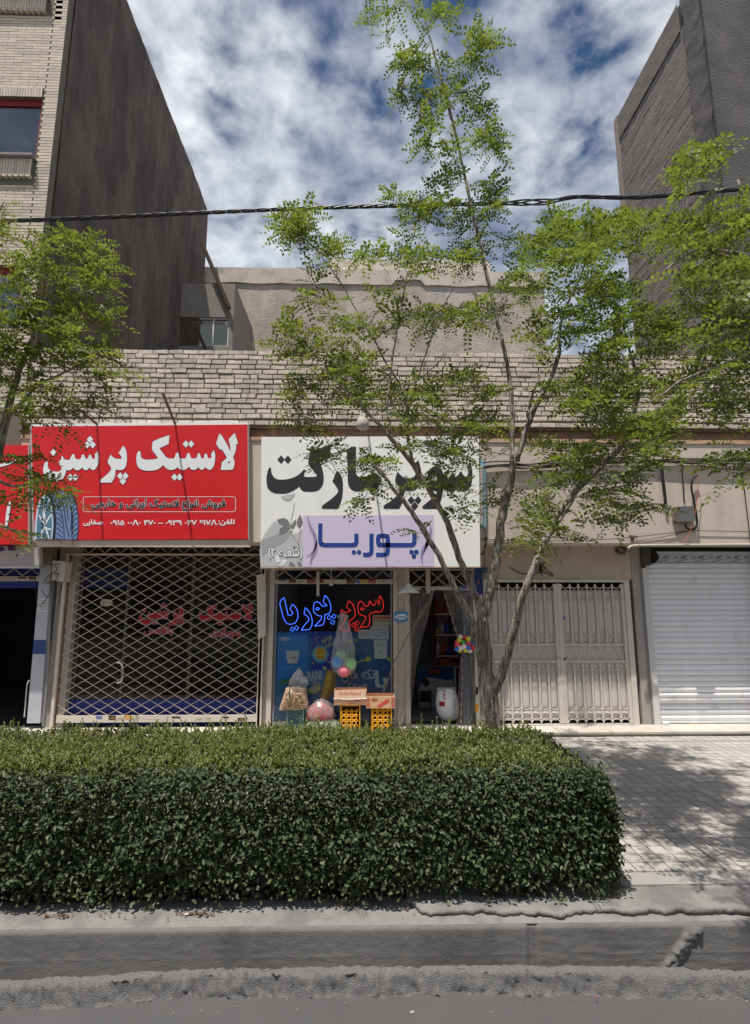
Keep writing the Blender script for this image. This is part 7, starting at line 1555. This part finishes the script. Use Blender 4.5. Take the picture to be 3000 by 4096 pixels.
limL = [[(-330, 3300, 4.7, .08), (-220, 2600, 4.7, .07), (-90, 2100, 4.7, .055), (0, 1770, 4.7, .042), (30, 1640, 4.68, .034), (60, 1545, 4.66, .028), (80, 1460, 4.65, .025), (122, 1385, 4.64, .021), (145, 1265, 4.62, .016), (190, 1180, 4.6, .012), (250, 1120, 4.6, .009), (330, 1040, 4.58, .006), (390, 980, 4.58, .004)],
    [(20, 1690, 4.7, .02), (90, 1600, 4.62, .015), (160, 1530, 4.56, .012), (280, 1480, 4.5, .009), (400, 1430, 4.46, .006)],
    [(-40, 1900, 4.7, .02), (60, 1960, 4.6, .012), (120, 1930, 4.55, .010), (240, 1910, 4.5, .006)],
    [(-60, 2000, 4.7, .02), (-20, 2100, 4.62, .012), (60, 2120, 4.55, .008)], [(-150, 2300, 4.7, .03), (-200, 1700, 4.6, .022), (-180, 1200, 4.6, .015), (-60, 950, 4.6, .010), (20, 800, 4.6, .006)]]
blobsL = [(x, y, rx, ry, 4.6 + .3 * noise.noise(Vector((x * .005, y * .005, 8))), .16) for x, y, rx, ry in blL]
nL = locust('locust_tree', 'locust tree leaning in from the left edge over the red sign', limL, blobsL, 2350, 23, P(-330, 3300, 4.7))
print('leaves', nA, nR, nL)
# ------------------------------------------------------------------ overhead cable bundle
cpx = [(-250, 896), (0, 885), (300, 874), (500, 866), (815, 851), (1230, 833), (1650, 822), (1900, 816), (2000, 814), (2120, 809), (2200, 806), (2290, 789), (2370, 788), (2500, 791), (2610, 787), (2790, 772), (3000, 754), (3250, 735)]
YCb = 6.9; cl_ = smooth_loop(cpx, 14, False); ctr = [P(x, y, YCb) for x, y in cl_]
cb_ = thing('overhead_cable', ctr[0], 'thick twisted black cable crossing the whole sky above the roofs', 'cable'); tot = 0; acc = [0.0]
for a, c in zip(ctr, ctr[1:]): tot += (c - a).length; acc.append(tot)
dense = []; 
for k in range(4):
    pts = []
    for i in range(len(ctr) - 1):
        for u in (0, .33, .66):
            s = acc[i] + u * (acc[i + 1] - acc[i]); p = ctr[i].lerp(ctr[i + 1], u); px_ = cl_[i][0]; loose = 1.0 + 1.3 * max(0, 1 - abs(px_ - 2130) / 120) ; a = s * 7.5 * (1 if px_ < 1950 else .6) + k * math.pi / 2
            pts.append(p + Vector((0, .018 * loose * math.sin(a), .018 * loose * math.cos(a))))
    MB().tube(pts, .0115, 6).build('strand', mat('cable_sheath', (.018, .018, .02), .35, .1, 20, spec=.5), cb_, True)
# ------------------------------------------------------------------ litter
rl = np.random.default_rng(5)
def flakes(name, spots, m, lab, cat, size, z):
    b = MB()
    for px, py, sx, sy, n in spots:
        for i in range(n):
            p = PG(px + rl.normal() * sx, py + rl.normal() * sy, z); a = rl.uniform(0, 6.28); s = size * rl.uniform(.5, 1.2); u = Vector((math.cos(a), math.sin(a), rl.uniform(-.3, .3))) * s; v = Vector((-math.sin(a), math.cos(a), rl.uniform(-.3, .3))) * s * .45; up = Vector((0, 0, .003))
            b.add([p - u + up, p + v + up * 2, p + u + up, p - v + up], [(0, 1, 2, 3)])
    tag(b.build(name, m), lab, cat, kind='stuff')
flakes('dry_leaves', [(255, 3664, 18, 4, 40), (190, 3666, 10, 3, 14), (790, 3655, 32, 5, 80), (1420, 3640, 30, 8, 8), (560, 3660, 200, 14, 26), (1700, 3640, 300, 20, 20)], mat('dry_leaf', (.12, .07, .04), .9, .4, 30), 'brown dry leaf litter on the kerb below the hedge', 'litter', .011, .012)
flakes('road_litter', [(1000, 4010, 700, 40, 22), (2300, 4020, 500, 40, 16)], mat('pale_chip', (.24, .22, .19), .9, .3, 30), 'tiny pale chips scattered on the asphalt', 'litter', .005, -.073)
def scrap(px, py, z, lab, col, s):
    p = PG(px, py, z); tag(MB().hexa([p + Vector((-s, -s * .4, .001)), p + Vector((s, -s * .5, .004)), p + Vector((s * .9, s * .4, .006)), p + Vector((-s * .8, s * .5, .002))], [p + Vector((-s, -s * .4, -.002)), p + Vector((s, -s * .5, -.002)), p + Vector((s * .9, s * .4, -.001)), p + Vector((-s * .8, s * .5, -.002))]).build('paper_scrap', flat('scrap_%d' % px, col)), lab, 'litter', 'litter scraps')
scrap(745, 3657, .014, 'small white paper scrap among dry leaves on the kerb', (220, 218, 212), .012); scrap(1648, 4050, -.071, 'pale paper strip lying on the asphalt near the bottom edge', (150, 148, 146), .010); scrap(2385, 3990, -.05, 'tiny orange scrap on the crumbled asphalt edge', (150, 74, 46), .005)
